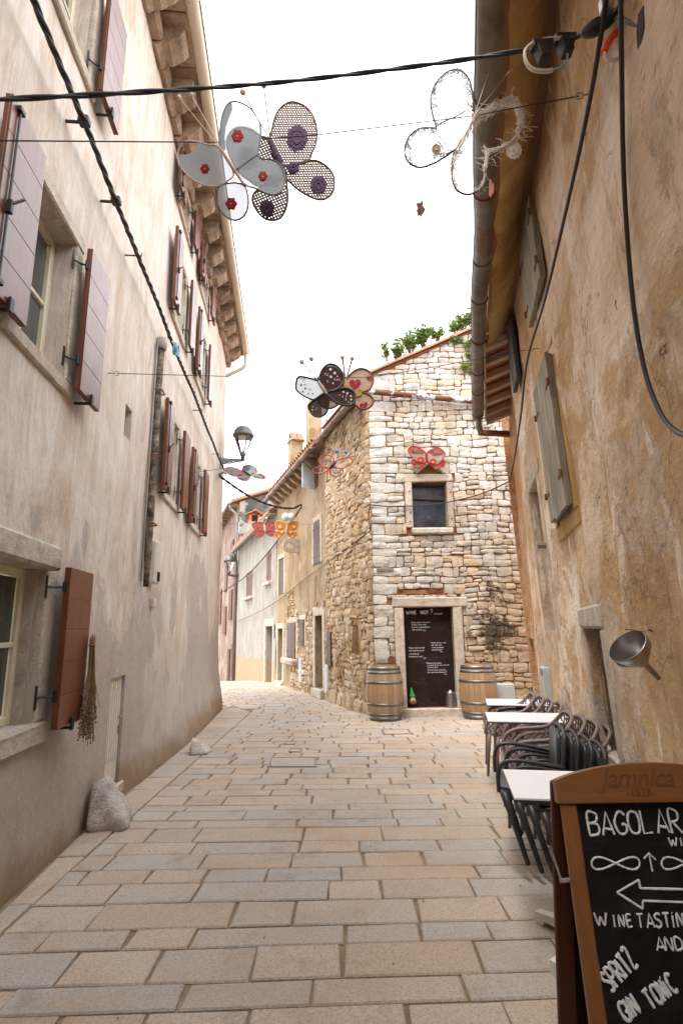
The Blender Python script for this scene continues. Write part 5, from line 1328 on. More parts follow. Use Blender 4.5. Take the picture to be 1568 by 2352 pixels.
# ================================================================= lamps
def street_lamp(label, foot, arm_dir, arm, sc):
    """bell lantern on a short wall bracket: foot = point on the wall"""
    t = thing('street_lamp', label, 'lamp', foot, 'wall mounted street lamps'); d = arm_dir.normalized(); s = V((0, 0, 1)).cross(d).normalized()
    tip = foot + d * arm + V((0, 0, .10 * arm)); c = MB(); c.cbox(foot + V((0, 0, -.02)), .012, .07 * sc, .17 * sc, .004, d, s); part('wall_plate', c, M['rust'], t)
    c = MB(); up = d.cross(s); vs = []
    for p, hh in ((foot, .085), (tip, .03)):
        for a, b in ((-1, -1), (1, -1), (1, 1), (-1, 1)): vs.append(p + s * (a * .035 * sc) + V((0, 0, b * hh * sc)))
    c.add(vs, [(0, 1, 2, 3), (7, 6, 5, 4)] + [(k, (k + 1) % 4, 4 + (k + 1) % 4, 4 + k) for k in range(4)]); c.fix = True; part('arm', c, M['lamp_grey'], t)
    b = tip + V((0, 0, .03)); c = MB(); c.lathe([(.0, -.05 * sc), (.05 * sc, -.05 * sc), (.05 * sc, .07 * sc), (.065 * sc, .08 * sc), (.085 * sc, .14 * sc), (.06 * sc, .16 * sc), (0, .165 * sc)], b, 14); part('socket', c, M['lamp_grey'], t, True)
    h = .60 * sc
    for k in range(4):
        a = k * math.pi / 2 + .6; o = V((math.cos(a), math.sin(a), 0)); q = V((-o.y, o.x, 0)); p0 = b + o * .07 * sc + V((0, 0, .13 * sc)); p1 = b + o * .255 * sc + V((0, 0, h)); c = MB(); dd = (p1 - p0).normalized()
        c.cbox((p0 + p1) / 2, (p1 - p0).length / 2, .016 * sc, .009 * sc, .002, dd, q, dd.cross(q)); part('strut', c, M['lamp_grey'], t)
    c = MB(); c.lathe([(.075 * sc, .15 * sc), (.235 * sc, h)], b, 16); part('glass', c, M['lamp_glass'], t, True)
    c = MB(); c.lathe([(.0, h + .02 * sc), (.17 * sc, h + .0 * sc), (.265 * sc, h), (.27 * sc, h + .04 * sc), (.255 * sc, h + .07 * sc), (.235 * sc, h + .16 * sc), (.16 * sc, h + .25 * sc), (.06 * sc, h + .285 * sc), (0, h + .29 * sc)], b, 20); part('hood', c, M['lamp_grey'], t, True)
    c = MB(); c.lathe([(0, h - .05 * sc), (.10 * sc, h - .045 * sc), (.11 * sc, h + .01 * sc)], b, 12); part('lens', c, M['lens'], t, True)
    c = MB(); c.lathe([(.03 * sc, .16 * sc), (.012 * sc, .26 * sc), (0, .27 * sc)], b, 8); part('finial', c, M['lens'], t, True)
    return t
f = LW.pt(8.62, 5.12, .0); tipY = f.y + .1; tip = atY(557, 1058, tipY); f.z = tip.z - .10 * math.hypot(tip.x - f.x, tip.y - f.y) - .03 + .04
street_lamp('grey bell shaped street lamp on a bracket at the far corner of the pale house', f, V((tip.x - f.x, tip.y - f.y, 0)), math.hypot(tip.x - f.x, tip.y - f.y), .92)
f = RO.pt(18.3, RO.uz(547, 1338, .05)[1], .05); tip = atY(526, 1322, f.y - .25); f.z = tip.z - .10 * math.hypot(tip.x - f.x, tip.y - f.y) + .02
street_lamp('distant grey bell shaped street lamp at the left edge of the white house', f, V((tip.x - f.x, tip.y - f.y, 0)), math.hypot(tip.x - f.x, tip.y - f.y), 1.12)

# ================================================================= cables and strung wires
def cable(name, label, pts, r, mat, cat='cable', group=None, twist=0, n=6):
    pts = [V(p) for p in pts]
    if twist:
        t = thing(name, label, cat, pts[0], group)
        L = 0; ls = [0]
        for a, b in zip(pts, pts[1:]): L += (b - a).length; ls.append(L)
        for s in range(twist):
            q = []
            for i, p in enumerate(pts):
                d = (pts[min(i + 1, len(pts) - 1)] - pts[max(i - 1, 0)]).normalized(); x = d.cross(V((0, 0, 1))).normalized(); y = d.cross(x); a = ls[i] * 12 + s * 2 * math.pi / twist
                q.append(p + (x * math.cos(a) + y * math.sin(a)) * r * .42)
            c = MB(); c.tube(q, r * .74, n); part('strand', c, mat, t, True)
        return t
    c = MB(); c.tube(pts, r, n); return solo(name, c, mat, label, cat, pts[0], group, True)
def dense(a, b, n, sag=0.0): a, b = V(a), V(b); return [a.lerp(b, i / n) - V((0, 0, sag * 4 * (i / n) * (1 - i / n))) for i in range(n + 1)]
a = LW.hit(-190, 236, .0); pm = atY(700, 182, 2.55); b = atY(1215, 112, 2.2); e = atY(1392, 45, 1.93)
cable('overhead_cable', 'thick twisted black cable crossing the street high overhead', cr([a, atY(300, 212, (a.y + 2.5) / 2), pm, b, e, atY(1440, -40, 1.75)], 40), .0115, M['cable'], twist=2)
br = thing('cable_bracket', 'iron wall bracket with clamp and black splice boxes at the upper right', 'bracket', RW.hit(1476, 60, .02))
c = MB(); w0 = RW.hit(1476, 60, .0); w1 = e + V((.02, 0, .03)); c.tube([w0, w0.lerp(w1, .75), w1 + V((0, 0, .0)), w1 + V((-.01, 0, .06))], .012, 8); part('arm', c, M['zinc_grey'], br, True)
c = MB(); c.cbox(w1 + V((-.02, 0, .05)), .018, .02, .035, .006); part('clamp', c, M['steel'], br)
c = MB(); vs = cr([atY(1335, 78, 1.98), atY(1360, 66, 1.95), atY(1385, 52, 1.93), atY(1420, 22, 1.88)], 4); c.tube(vs, [.012, .02, .026, .03, .034, .034, .036, .034, .03, .03, .026, .02, .012], 8); part('cable_sleeve', c, M['cable'], br, True)
for x in (1245, 1298): c = MB(); p = atY(x, 122 if x < 1270 else 108, 2.12); c.cbox(p, .026, .03, .042, .006, V((.97, 0, .2)).normalized(), V((0, 1, 0)), V((-.2, 0, .97)).normalized()); c.cbox(p + V((0, 0, .045)), .05, .03, .014, .004); part('splice_box', c, M['cable'], br)
c = MB(); c.tube(cr([atY(x, y, 2.1) for x, y in ((1330, 82), (1280, 86), (1235, 94), (1208, 112), (1207, 138), (1222, 158), (1250, 163), (1268, 160))], 5), .0095, 8); part('white_conduit', c, M['white_tube'], br, True)
c = MB(); c.tube(cr([atY(x, y, 2.1) for x, y in ((1268, 160), (1290, 150), (1302, 135), (1303, 122))], 5), .004, 6); part('blue_lead', c, M['blue_wire'], br, True)
c = MB(); c.tube(cr([atY(x, y, 1.92) for x, y in ((1418, 70), (1405, 84), (1394, 100), (1386, 120))], 5), .016, 8); part('orange_conduit', c, M['orange_tube'], br, True)
c = MB(); c.tube(cr([atY(x, y, 1.92) for x, y in ((1388, 118), (1392, 132), (1408, 138), (1428, 126), (1436, 100), (1430, 76), (1420, 66))], 5), .0085, 8); part('white_loop', c, M['white_tube'], br, True)
c = MB(); c.prism([RW.hit(x, y, .004) for x, y in ((1468, 70), (1472, 30), (1484, 10), (1484, 60), (1478, 95), (1470, 115))], RW.n * .012); c.fix = True; part('cement_patch', c, M['grey_gable'], br)
w = .10; P = []
for x, y in ((1396, -60), (1385, 45), (1350, 250), (1300, 480), (1250, 690), (1210, 830), (1195, 960), (1178, 1070), (1170, 1105)): P.append(RW.hit(x, y, w if y < 1000 else .04))
q = RW.hit(1170, 1105, .02)
P = cr(P, 6) + cr([q, atY(1100, 1136, 10.7), atY(1000, 1158, 10.95), atY(900, 1163, 11.02), SF.hit(853, 1160, .07), RO.hit(849, 1165, .07), RO.hit(846, 1190, .06), RO.hit(850, 1215, .06), RO.hit(840, 1226, .05), RO.hit(760, 1286, .04), RO.hit(700, 1330, .05), RO.hit(640, 1378, .05), RO.hit(600, 1402, .08), RO.hit(545, 1428, .08)], 8)
cable('house_cable', 'black cable running down the brown wall and on across the stone front', P, .0115, M['cable'])
cable('hanging_cable', 'thick black cable hanging in a curve on the right wall above the sign', cr([RW.hit(x, y, .06) for x, y in ((1424, -40), (1427, 150), (1430, 340), (1437, 500), (1454, 700), (1480, 850), (1512, 940), (1545, 985), (1585, 1004))], 8), .0105, M['cable'])
e0 = LW.hit(505, 1092, .12); e1 = RO.hit(690, 1166, .45); e2 = RO.hit(640, 1238, .08); e3 = RO.hit(545, 1338, .2)
cable('street_cable', 'twisted black cable crossing from the lamp corner to the ochre house and beyond', cr([LW.pt(8.55, 5.1, .13), e0] + dense(e0, e1, 8, .25)[1:] + [e2] + dense(e2, e3, 5, .15)[1:] + [RO.hit(500, 1366, .9)], 8), .028, M['cable'], twist=2)
c = MB(); c.tube([RO.hit(690, 1166, .0), e1], .02, 6); solo('cable_bracket', c, M['rust'], 'thin iron bracket holding the street cable on the ochre house', 'bracket')
def wire(label, pts, r=.0028): return cable('strung_wire', label, pts, r * 1.35, M['cable'], 'wire', 'thin wires the butterflies hang from', 0, 5)
def hook(label, p, n):
    c = MB(); s = V((0, 0, 1)).cross(n).normalized(); c.tube([p - n * .02, p + n * .05], .005, 6); cc = p + n * .07
    c.tube([cc + n * (.02 * math.cos(a)) + V((0, 0, .02 * math.sin(a))) for a in [k * math.pi / 5 for k in range(10)]], .004, 5, True); solo('eye_hook', c, M['steel'], label, 'hook', None, 'eye hooks in the walls')
h1 = RW.hit(1362, 213, .0); hook('steel eye hook on the right wall below the cable bracket', h1, RW.n)
h2 = RW.hit(1236, 800, .0); hook('steel eye hook on the right wall beside the grey shutter', h2, RW.n)
h3 = LW.hit(250, 857, .0); hook('steel eye hook on the pale wall above the little niche', h3, LW.n)
h4 = RW.hit(1180, 962, .0); hook('steel eye hook near the far corner of the brown wall', h4, RW.n)
YA = 2.9
wire('thin wire high over the street carrying the three nearest butterflies', [LW.hit(-60, 322, .02), atY(240, 324, 2.6), atY(500, 326, YA), atY(735, 308, YA), atY(1080, 266, YA), h1 + RW.n * .07])
YD = 5.3
wire('thin wire from the niche to the brown wall carrying the spotted and the heart butterflies', [h3 + LW.n * .07, atY(480, 863, 4.9), atY(690, 869, YD), atY(850, 866, YD), atY(1000, 842, 5.25), h2 + RW.n * .07])
YF = 9.0
wire('thin wire near the lamp carrying the floral and the lettered butterflies', [LW.hit(428, 1088, .02), atY(550, 1070, YF), atY(660, 1064, YF), atY(765, 1060, YF), atY(960, 1010, YF), h4 + RW.n * .07])
YI = 15.5
wire('thin wire far up the street carrying the pink and the orange butterflies', [LW.hit(506, 1203, .02), atY(560, 1202, YI), atY(690, 1204, YI), RO.hit(748, 1204, .02)])
wire('thin wire over the stone front window holding the red butterfly', [atY(862, 1046, 10.9), atY(981, 1040, 10.85), atY(1175, 968, 9.7)], .002)

# ================================================================= butterflies of wire and cloth
class Bf:
    def __init__(s, label, Y, zoom, body, dih=.25, group='hanging wire and cloth butterflies'):
        s.k, s.ox, s.oy = zoom; s.Y = Y; s.dih = dih; s.b0, s.b1 = [s.px(*p) for p in body]
        s.t = thing('butterfly', label, 'butterfly decoration', atY((s.b0[0] + s.b1[0]) / 2, (s.b0[1] + s.b1[1]) / 2, Y), group)
        if group is None and 'group' in s.t: del s.t['group']
    def px(s, x, y): return (s.ox + x * s.k, s.oy + y * s.k)
    def P(s, x, y, dy=0.0):
        X, Z = s.px(x, y); ex, ez = s.b1[0] - s.b0[0], s.b1[1] - s.b0[1]; L = math.hypot(ex, ez)
        d = abs((X - s.b0[0]) * ez - (Z - s.b0[1]) * ex) / L
        return atY(X, Z, s.Y + s.dih * d * s.Y / FOC + dy)
    def wing(s, pts, mat, rim=None, r=.006, name='wing', k=5, dy=0.0, smooth=True, fabric_pts=None):
        Q = cr([s.P(x, y, dy) for x, y in pts], k, True) if smooth else [s.P(x, y, dy) for x, y in pts]
        o = None
        if mat:
            F = cr([s.P(x, y, dy) for x, y in fabric_pts], k, True) if fabric_pts else Q
            c = MB(); c.add(F, [list(range(len(F)))]); o = part(name, c, mat, s.t)
        c = MB(); c.tube(Q, r, 6, True); part('rim', c, rim or M['wire'], o or s.t, True)
        return o
    def body(s, r, mat, n=8, bumps=0):
        a, b = atY(*s.b0, s.Y - .01), atY(*s.b1, s.Y - .01); pts = [a.lerp(b, i / 20) for i in range(21)]
        c = MB(); c.tube(pts, [r * (.55 + .45 * math.sin(math.pi * (i + 2) / 24)) * (1 + (.18 * math.sin(i * 2.1) if bumps else 0)) for i in range(21)], n); part('body', c, mat, s.t, True)
    def antenna(s, a, b, bead, r=.003, br=.018, mat=None):
        c = MB(); p, q = s.P(*a), s.P(*b); c.tube([p, p.lerp(q, .5) + V((0, .01, .004)), q], r, 5); o = part('antenna', c, mat or M['wire'], s.t)
        if bead: c = MB(); c.ball(q, br, 10, (1, 1, 1.15)); part('bead', c, bead, o, True)
    def disc(s, x, y, rx, ry, mat, parent=None, petals=0, name='spot', n=26, hole=0, depth=.35, dy=-.006, wob=0):
        pts = []
        for i in range(n):
            a = 2 * math.pi * i / n; k = 1 + (depth * .5 * math.cos(petals * a) if petals else 0) + (wob * nz(math.cos(a) * 3 + x, math.sin(a) * 3) if wob else 0)
            pts.append(s.P(x + rx * k * math.cos(a), y + ry * k * math.sin(a), dy))
        c = MB(); c.prism(pts, V((0, .004, 0))); c.fix = True; return part(name, c, mat, parent or s.t)
    def arc(s, x, y, r, mat, parent, a0=-.6, a1=2.2, dy=-.005):
        c = MB(); c.tube([s.P(x + r * math.cos(a0 + (a1 - a0) * i / 7), y + r * math.sin(a0 + (a1 - a0) * i / 7), dy) for i in range(8)], .0035, 4); part('crescent', c, mat, parent)
    def heart(s, x, y, w, h, mat, parent, rot=0.0, dy=-.006, name='heart'):
        pts = []
        for i in range(30):
            t = 2 * math.pi * i / 30; hx = 16 * math.sin(t) ** 3 / 34 * w; hy = -(13 * math.cos(t) - 5 * math.cos(2 * t) - 2 * math.cos(3 * t) - math.cos(4 * t)) / 30 * h
            pts.append(s.P(x + hx * math.cos(rot) - hy * math.sin(rot), y + hx * math.sin(rot) + hy * math.cos(rot), dy))
        c = MB(); c.prism(pts, V((0, .004, 0))); c.fix = True; return part(name, c, mat, parent)
def fab(name, col, alpha=None, trans=.3): return m_fabric(name, (lambda t: col), alpha, .9, trans)
gauze = fab('grey_gauze', (.33, .36, .38), lambda t: .81, .30); gauze_dark = fab('dark_gauze', (.05, .055, .06), lambda t: .93, .2)
crochet = fab('crochet_brown', (.17, .105, .07), mesh_alpha(170, .87, (1, .9)), .06)
purple = m_simple('purple_yarn', (.085, .045, .085), .95, 0, .45, 60, .8)
redyarn = m_simple('red_yarn', (.26, .004, .010), .9, 0, .25, 40, .5)
b1 = (.2578, 392, 171.5)
B = Bf('grey gauze butterfly with red crocheted flowers, foremost over the street', YA - .12, b1, ((435, 645), (655, 985)), .35)
w1 = B.wing([(440, 640), (438, 500), (458, 360), (500, 265), (555, 236), (630, 250), (705, 295), (765, 375), (798, 450), (803, 540), (788, 640), (775, 700), (740, 730), (600, 830), (560, 830), (500, 740)], gauze, M['wire'], .005, fabric_pts=[(440, 640), (438, 500), (458, 360), (500, 265), (540, 240), (600, 330), (690, 410), (798, 445), (803, 540), (788, 640), (775, 700), (740, 730), (600, 830), (560, 830), (500, 740)])
c = MB(); c.add([B.P(x, y, .004) for x, y in ((440, 640), (438, 500), (458, 360), (500, 265), (540, 240), (550, 300), (520, 380), (490, 460), (480, 560), (490, 660), (470, 680))], [list(range(11))]); part('gathered_edge', c, gauze_dark, w1)
w2 = B.wing([(600, 850), (775, 710), (800, 745), (900, 755), (970, 795), (1010, 870), (1017, 950), (990, 1030), (930, 1068), (850, 1055), (750, 1010), (660, 975)], gauze, M['wire'], .005)
w3 = B.wing([(432, 650), (330, 620), (230, 592), (150, 590), (95, 620), (66, 690), (75, 780), (120, 860), (200, 930), (300, 980), (430, 990), (500, 950), (560, 870)], gauze, M['bead'], .005, fabric_pts=[(432, 650), (330, 620), (255, 600), (225, 660), (150, 705), (72, 712), (78, 780), (120, 860), (200, 930), (300, 980), (430, 990), (500, 950), (560, 870)])
w4 = B.wing([(432, 990), (414, 1080), (420, 1150), (460, 1230), (520, 1280), (580, 1295), (640, 1270), (680, 1210), (693, 1130), (682, 1050), (655, 985), (560, 960)], gauze, M['wire'], .005)
B.body(.011, M['stick']); B.antenna((435, 640), (75, 197), M['bead'], .003, .014, M['bead']); B.antenna((438, 630), (186, 177), M['bead'], .003, .014, M['bead'])
for x, y, r, w in ((595, 541, 50, w1), (303, 832, 38, w3), (537, 1145, 48, w4), (820, 900, 38, w2)):
    B.disc(x, y, r, r * 1.1, redyarn, w, 6, 'red_flower', 36, 0, .22); B.disc(x, y, 6, 6, M['bead'], w, 0, 'flower_eye', 8, dy=-.012)
    for k in range(6): B.disc(x + r * .55 * math.cos(k * 1.047), y + r * .6 * math.sin(k * 1.047), r * .30, r * .32, redyarn, w, 0, 'petal', 12, dy=-.010)
B = Bf('brown crochet net butterfly with purple rounds behind the gauze one', YA + .12, b1, ((880, 590), (1022, 890)), .3)
ws = [B.wing(p, crochet, M['bark'], .007) for p in ([(895, 580), (903, 480), (930, 375), (980, 290), (1060, 241), (1150, 255), (1230, 310), (1282, 400), (1303, 520), (1290, 620), (1255, 700), (1225, 765), (1110, 800), (1000, 800)],
    [(1010, 820), (1120, 790), (1225, 765), (1300, 765), (1380, 808), (1440, 880), (1458, 960), (1440, 1050), (1385, 1100), (1320, 1111), (1230, 1080), (1120, 1010), (1030, 915)],
    [(885, 590), (800, 545), (720, 490), (640, 468), (570, 480), (520, 530), (500, 610), (520, 700), (560, 790), (610, 870), (700, 940), (790, 990), (950, 960), (1010, 880)],
    [(1020, 895), (900, 940), (765, 1030), (728, 1090), (738, 1160), (790, 1240), (850, 1285), (930, 1292), (990, 1260), (1032, 1170), (1042, 1080), (1035, 980)])]
B.body(.022, purple, 10, 1); B.antenna((885, 580), (642, 152), None, .0045, .022, M['bark']); B.antenna((885, 580), (828, 88), None, .0045, .022, M['bark'])
for p in ((642, 152), (828, 88)): c = MB(); c.ball(B.P(*p), .021, 10); part('bead', c, M['bead'], B.t, True)
for x, y, rx, ry, k in ((1125, 560, 92, 116, 0), (1090, 828, 50, 50, 1), (1317, 980, 70, 87, 1), (680, 740, 84, 106, 2), (915, 940, 54, 58, 2), (858, 1188, 66, 70, 3)):
    d = B.disc(x, y, rx, ry, purple, ws[k], 18, 'purple_round', 72, 0, .10, -.008); 
    for q in (.35, .68):
        for j in range(14): a = j * .4488 + q; B.disc(x + rx * q * math.cos(a), y + ry * q * math.sin(a), rx * .10, ry * .12, purple, ws[k], 0, 'yarn_knot', 7, dy=-.014)
# white thread butterfly
B = Bf('bare wire butterfly tangled with loose white threads near the right gutter', YA - .05, (.21875, 906.5, 122.5), ((835, 645), (640, 1000)), .15)
thread = m_simple('white_thread', (.80, .76, .70), .9, 0, .15); thread_backlit = m_simple('white_thread_backlit', (.42, .42, .43), .9, 0, .15)  # second is the white thread with backlit shade put into its colour
loops = [[(815, 600), (822, 480), (800, 330), (762, 240), (695, 178), (630, 164), (540, 195), (455, 275), (400, 370), (375, 490), (390, 620), (438, 785)], [(438, 785), (350, 777), (250, 790), (150, 870), (105, 980), (112, 1090), (170, 1160), (260, 1194), (380, 1165), (500, 1100), (640, 1000)],
    [(640, 1000), (608, 1080), (595, 1200), (605, 1330), (650, 1430), (750, 1480), (850, 1455), (915, 1410), (945, 1300), (955, 1180), (985, 1090), (1100, 1020), (1180, 965), (1280, 890), (1338, 780), (1345, 640), (1310, 530), (1220, 470), (1100, 490), (960, 570), (850, 625)]]
r7 = random.Random(3)
for li, lp in enumerate(loops):
    Q = cr([B.P(*p) for p in lp], 6); c = MB(); c.tube(Q, .006, 6); o = part('wire_loop', c, M['bark'], B.t, True)
    cx = sum(p[0] for p in lp) / len(lp); cy = sum(p[1] for p in lp) / len(lp); C0 = B.P(cx, cy); th = MB(); n = (110, 85, 420)[li]
    for k in range(n):
        i = r7.randrange(len(Q) // (2 if li == 2 and k % 3 else 1) if False else len(Q)); 
        if li == 2 and k % 4 and i < len(Q) * .42: i = r7.randrange(int(len(Q) * .42), len(Q) - 14)
        p = Q[i]; out = (C0 - p).normalized()
        if k % 5:            # strands that wind along the wire, sagging inwards
            m = r7.randrange(8, 26); amp = r7.uniform(.012, .075) * (1 if li == 2 else 1.2); ph = r7.uniform(0, 6.28); fq = r7.uniform(.12, .4); pts = []
            for j in range(0, m, 2):
                q = Q[(i + j) % len(Q)]; o_ = (C0 - q); o_.z -= .25 * o_.length; o_.normalize()
                env = math.sin(math.pi * j / max(1, m - 1)); pts.append(q + o_ * (amp * env * (.75 + .5 * math.sin(ph + j * fq * 3))) + V((r7.gauss(0, .006), r7.gauss(0, .01), r7.gauss(0, .006))))
        else:
            L = r7.uniform(.04, .10); pts = [p]; d = out * .7 + V((r7.gauss(0, .5), r7.gauss(0, .3), r7.gauss(-.2, .5))); cv = V((r7.gauss(0, .6), 0, r7.gauss(-.2, .5)))
            for j in range(7): d = (d + cv + V((r7.gauss(0, .3), r7.gauss(0, .2), r7.gauss(0, .3)))).normalized(); pts.append(pts[-1] + d * L / 7)
        th.tube(cr(pts, 2), .0012, 3, caps=False)
    part('threads', th, thread if li == 2 else thread_backlit, o, kind='stuff')
c = MB(); c.tube([B.P(810, 690), B.P(740, 800), B.P(640, 1000)], .003, 5); c.tube([B.P(820, 690), B.P(750, 830), B.P(645, 1000)], .003, 5); part('spine', c, M['bark'], B.t)
B.disc(838, 650, 36, 40, M['stick'], None, 5, 'hub_flower', 30)
for x, y in ((1035, 52), (1225, 157)): B.antenna((840, 630), (x, y), M['bead'], .0028, .014, M['bead'])
doily = fab('beige_doily', (.20, .14, .07), mesh_alpha(420, .35), .1)
for x, y, m in ((435, 1000, doily), (1250, 1010, thread)): o = B.disc(x, y, 80, 90, m, None, 13, 'doily', 78, 0, .14); B.disc(x, y, 46, 52, M['straw'] if m is doily else thread, o and B.t, 0, 'doily_ring', 20, dy=-.011); B.disc(x, y, 10, 11, M['bead'], B.t, 0, 'doily_eye', 10, dy=-.017)
c = MB(); c.tube([B.P(435, 790), B.P(425, 920)], .0015, 4); c.tube(cr([B.P(265, 1195), B.P(272, 1350), B.P(285, 1560)], 4), .0012, 4); part('dangling_thread', c, thread, B.t)
B.disc(270, 1630, 42, 80, M['rust'], None, 5, 'hanging_scrap', 30, 0, .35, 0, .4); B.disc(1012, 1415, 24, 90, m_simple('salmon_cloth', (.55, .22, .17), .9), None, 3, 'salmon_scrap', 24, 0, .3, 0, .4)
# spotted black and white / hearts
b3 = (.15103, 661.5, 808.5)
blacknet = fab('black_net', (.035, .016, .014), lambda t: .95, .1); whitenet = fab('pale_net', (.30, .315, .34), lambda t: .86, .35)
spot = m_simple('beige_spot', (.50, .42, .36), .8); brown = m_simple('tan_spot', (.27, .19, .14), .8)
B = Bf('black and white net butterfly with spots and crescents in mid air', YD - .15, b3, ((458, 445), (588, 645)), .3)
wA = B.wing([(458, 445), (340, 400), (210, 372), (140, 395), (118, 550), (180, 630), (280, 690), (400, 730), (450, 700), (540, 640), (588, 610)], whitenet, M['cable'], .010)
wB = B.wing([(470, 430), (490, 330), (530, 250), (600, 188), (700, 190), (790, 260), (842, 360), (836, 450), (780, 530), (690, 590), (600, 585), (530, 520)], blacknet, M['cable'], .012)
wC = B.wing([(600, 650), (700, 745), (800, 795), (920, 815), (1000, 770), (1022, 670), (980, 590), (880, 550), (760, 560), (620, 600)], blacknet, M['cable'], .012)
wD = B.wing([(590, 650), (610, 740), (606, 860), (560, 950), (480, 982), (390, 962), (320, 870), (320, 800), (390, 735), (455, 690), (520, 650)], blacknet, M['cable'], .011)
B.body(.018, M['stick']); B.antenna((440, 420), (207, 147), M['bead'], .0065, .026, M['cable']); B.antenna((455, 420), (352, 96), M['bead'], .0065, .026, M['cable'])
for x, y, r in ((644, 262, 20), (708, 316, 20), (650, 374, 19), (748, 368, 10), (683, 474, 15)): B.disc(x, y, r, r, spot, wB, 0, 'spot', 16)
for x, y in ((572, 336), (608, 346), (610, 448), (718, 418), (762, 420), (795, 426)): B.arc(x, y, 17, spot, wB, 1.2, 5.0)
for x, y, r in ((840, 605, 15), (898, 625, 16), (952, 670, 15), (958, 720, 15)): B.disc(x, y, r, r, spot, wC, 0, 'spot', 16)
for x, y in ((772, 652), (820, 672), (868, 720), (905, 756), (940, 770)): B.arc(x, y, 15, spot, wC)
for x, y, r in ((197, 495, 17), (262, 551, 17), (222, 600, 14), (306, 632, 11), (372, 631, 12)): B.disc(x, y, r, r, brown, wA, 0, 'spot', 16)
for x, y in ((240, 432), (253, 503), (332, 580)): B.arc(x, y, 17, brown, wA, 3.1, 6.2)
for x, y, r in ((374, 832, 12), (366, 880, 12), (366, 924, 12)): B.disc(x, y, r, r, spot, wD, 0, 'spot', 12)
B.arc(418, 855, 22, spot, wD)
def m_sprig():
    t = NT('sprigged_cloth'); v = t.vor(30, (1, 1, 1)); n = t.noise(22, 3); c = t.mix(t.ramp(v, [(.2, 1.0), (.3, 0.0)]), (.40, .31, .21), t.ramp(n, [(.45, (.55, .14, .03)), (.55, (.25, .17, .08))])); t.col(c); t.rough(.9)
    tr = t.n('ShaderNodeBsdfTranslucent'); t.L(c, tr.inputs[0]); mx = t.n('ShaderNodeMixShader'); mx.inputs[0].default_value = .12; t.L(t.b.outputs[0], mx.inputs[1]); t.L(tr.outputs[0], mx.inputs[2]); t.L(mx.outputs[0], t.t.nodes['Material Output'].inputs[0]); return t.m
sprig = m_sprig()
def m_dots():
    t = NT('red_dotted_cloth'); v = t.vor(42, (1, 1, 1)); t.col(t.mix(t.ramp(v, [(.18, 1.0), (.24, 0.0)]), (.27, .004, .018), (.55, .35, .33))); t.rough(.9); return t.m
dots = m_dots(); brownrim = m_simple('brown_binding', (.16, .06, .025), .8)
B = Bf('beige sprigged cloth butterfly with red dotted hearts beside the roof gutter', YD + .15, b3, ((872, 420), (885, 590)), .3)
wA = B.wing([(880, 440), (930, 350), (1030, 270), (1130, 252), (1230, 295), (1287, 400), (1282, 480), (1240, 560), (1150, 600), (1010, 600), (900, 560)], sprig, brownrim, .012)
wB = B.wing([(900, 600), (1010, 600), (1120, 610), (1230, 650), (1292, 730), (1270, 810), (1190, 865), (1110, 867), (1030, 812), (960, 720)], sprig, brownrim, .012)
wC = B.wing([(870, 430), (800, 330), (720, 250), (620, 235), (530, 270), (480, 350), (490, 430), (560, 520), (700, 590), (860, 570)], fab('rust_cloth', (.22, .06, .025), None, .3), brownrim, .012)
wD = B.wing([(860, 590), (700, 590), (560, 620), (480, 670), (453, 730), (500, 810), (600, 857), (690, 842), (780, 780), (850, 690)], sprig, brownrim, .012)
B.heart(1018, 490, 185, 190, dots, wA, -.05); B.heart(1240, 392, 105, 100, dots, wA, -.2); B.heart(1150, 812, 130, 110, dots, wB, -.25); B.heart(640, 700, 120, 90, dots, wD, .2); B.heart(838, 500, 70, 90, dots, wC, 0)
B.disc(1065, 612, 58, 58, m_simple('gold_button', (.33, .17, .03), .7, 0, .4, 30), wB, 16, 'gold_round', 48, 0, .08, -.016)
B.body(.024, M['soffit']); B.antenna((868, 400), (825, 75), M['bead'], .011, .026, brownrim); B.antenna((888, 400), (974, 92), M['bead'], .011, .026, brownrim)
# floral
def m_floral():
    t = NT('floral_cloth'); v = t.n('ShaderNodeTexVoronoi'); v.inputs['Scale'].default_value = 9.5; t.L(t.mixv(t.pos(), .12), v.inputs['Vector']); r = t.sep(v.outputs['Color'])[0]
    c = t.ramp(r, [(0, (.45, .012, .06)), (.34, (.01, .20, .42)), (.55, (.01, .19, .06)), (.70, (.45, .44, .40)), (.80, (.45, .03, .10))], 'CONSTANT'); d = t.ramp(v.outputs['Distance'], [(.35, 0.0), (.6, .6)]); c = t.mix(d, c, (.5, .49, .46)); t.col(c); t.rough(.8)
    tr = t.n('ShaderNodeBsdfTranslucent'); t.L(c, tr.inputs[0]); mx = t.n('ShaderNodeMixShader'); mx.inputs[0].default_value = .12; t.L(t.b.outputs[0], mx.inputs[1]); t.L(tr.outputs[0], mx.inputs[2]); t.L(mx.outputs[0], t.t.nodes['Material Output'].inputs[0]); return t.m
floral = m_floral()
B = Bf('pink and blue floral cloth butterfly under the near street lamp', YF, (.3125, 428.7, 735), ((408, 1100), (470, 1145)), .2)
for p in ([(415, 1112), (370, 1092), (310, 1080), (279, 1094), (290, 1125), (350, 1152), (430, 1155), (455, 1140)], [(435, 1152), (385, 1152), (372, 1165), (405, 1182), (445, 1182), (465, 1164), (460, 1148)], [(412, 1105), (415, 1075), (455, 1064), (500, 1080), (518, 1105), (510, 1140), (480, 1150), (450, 1140)], [(478, 1150), (510, 1130), (545, 1128), (577, 1150), (572, 1168), (535, 1170), (500, 1160)]): B.wing(p, floral, M['table_leg'], .007)
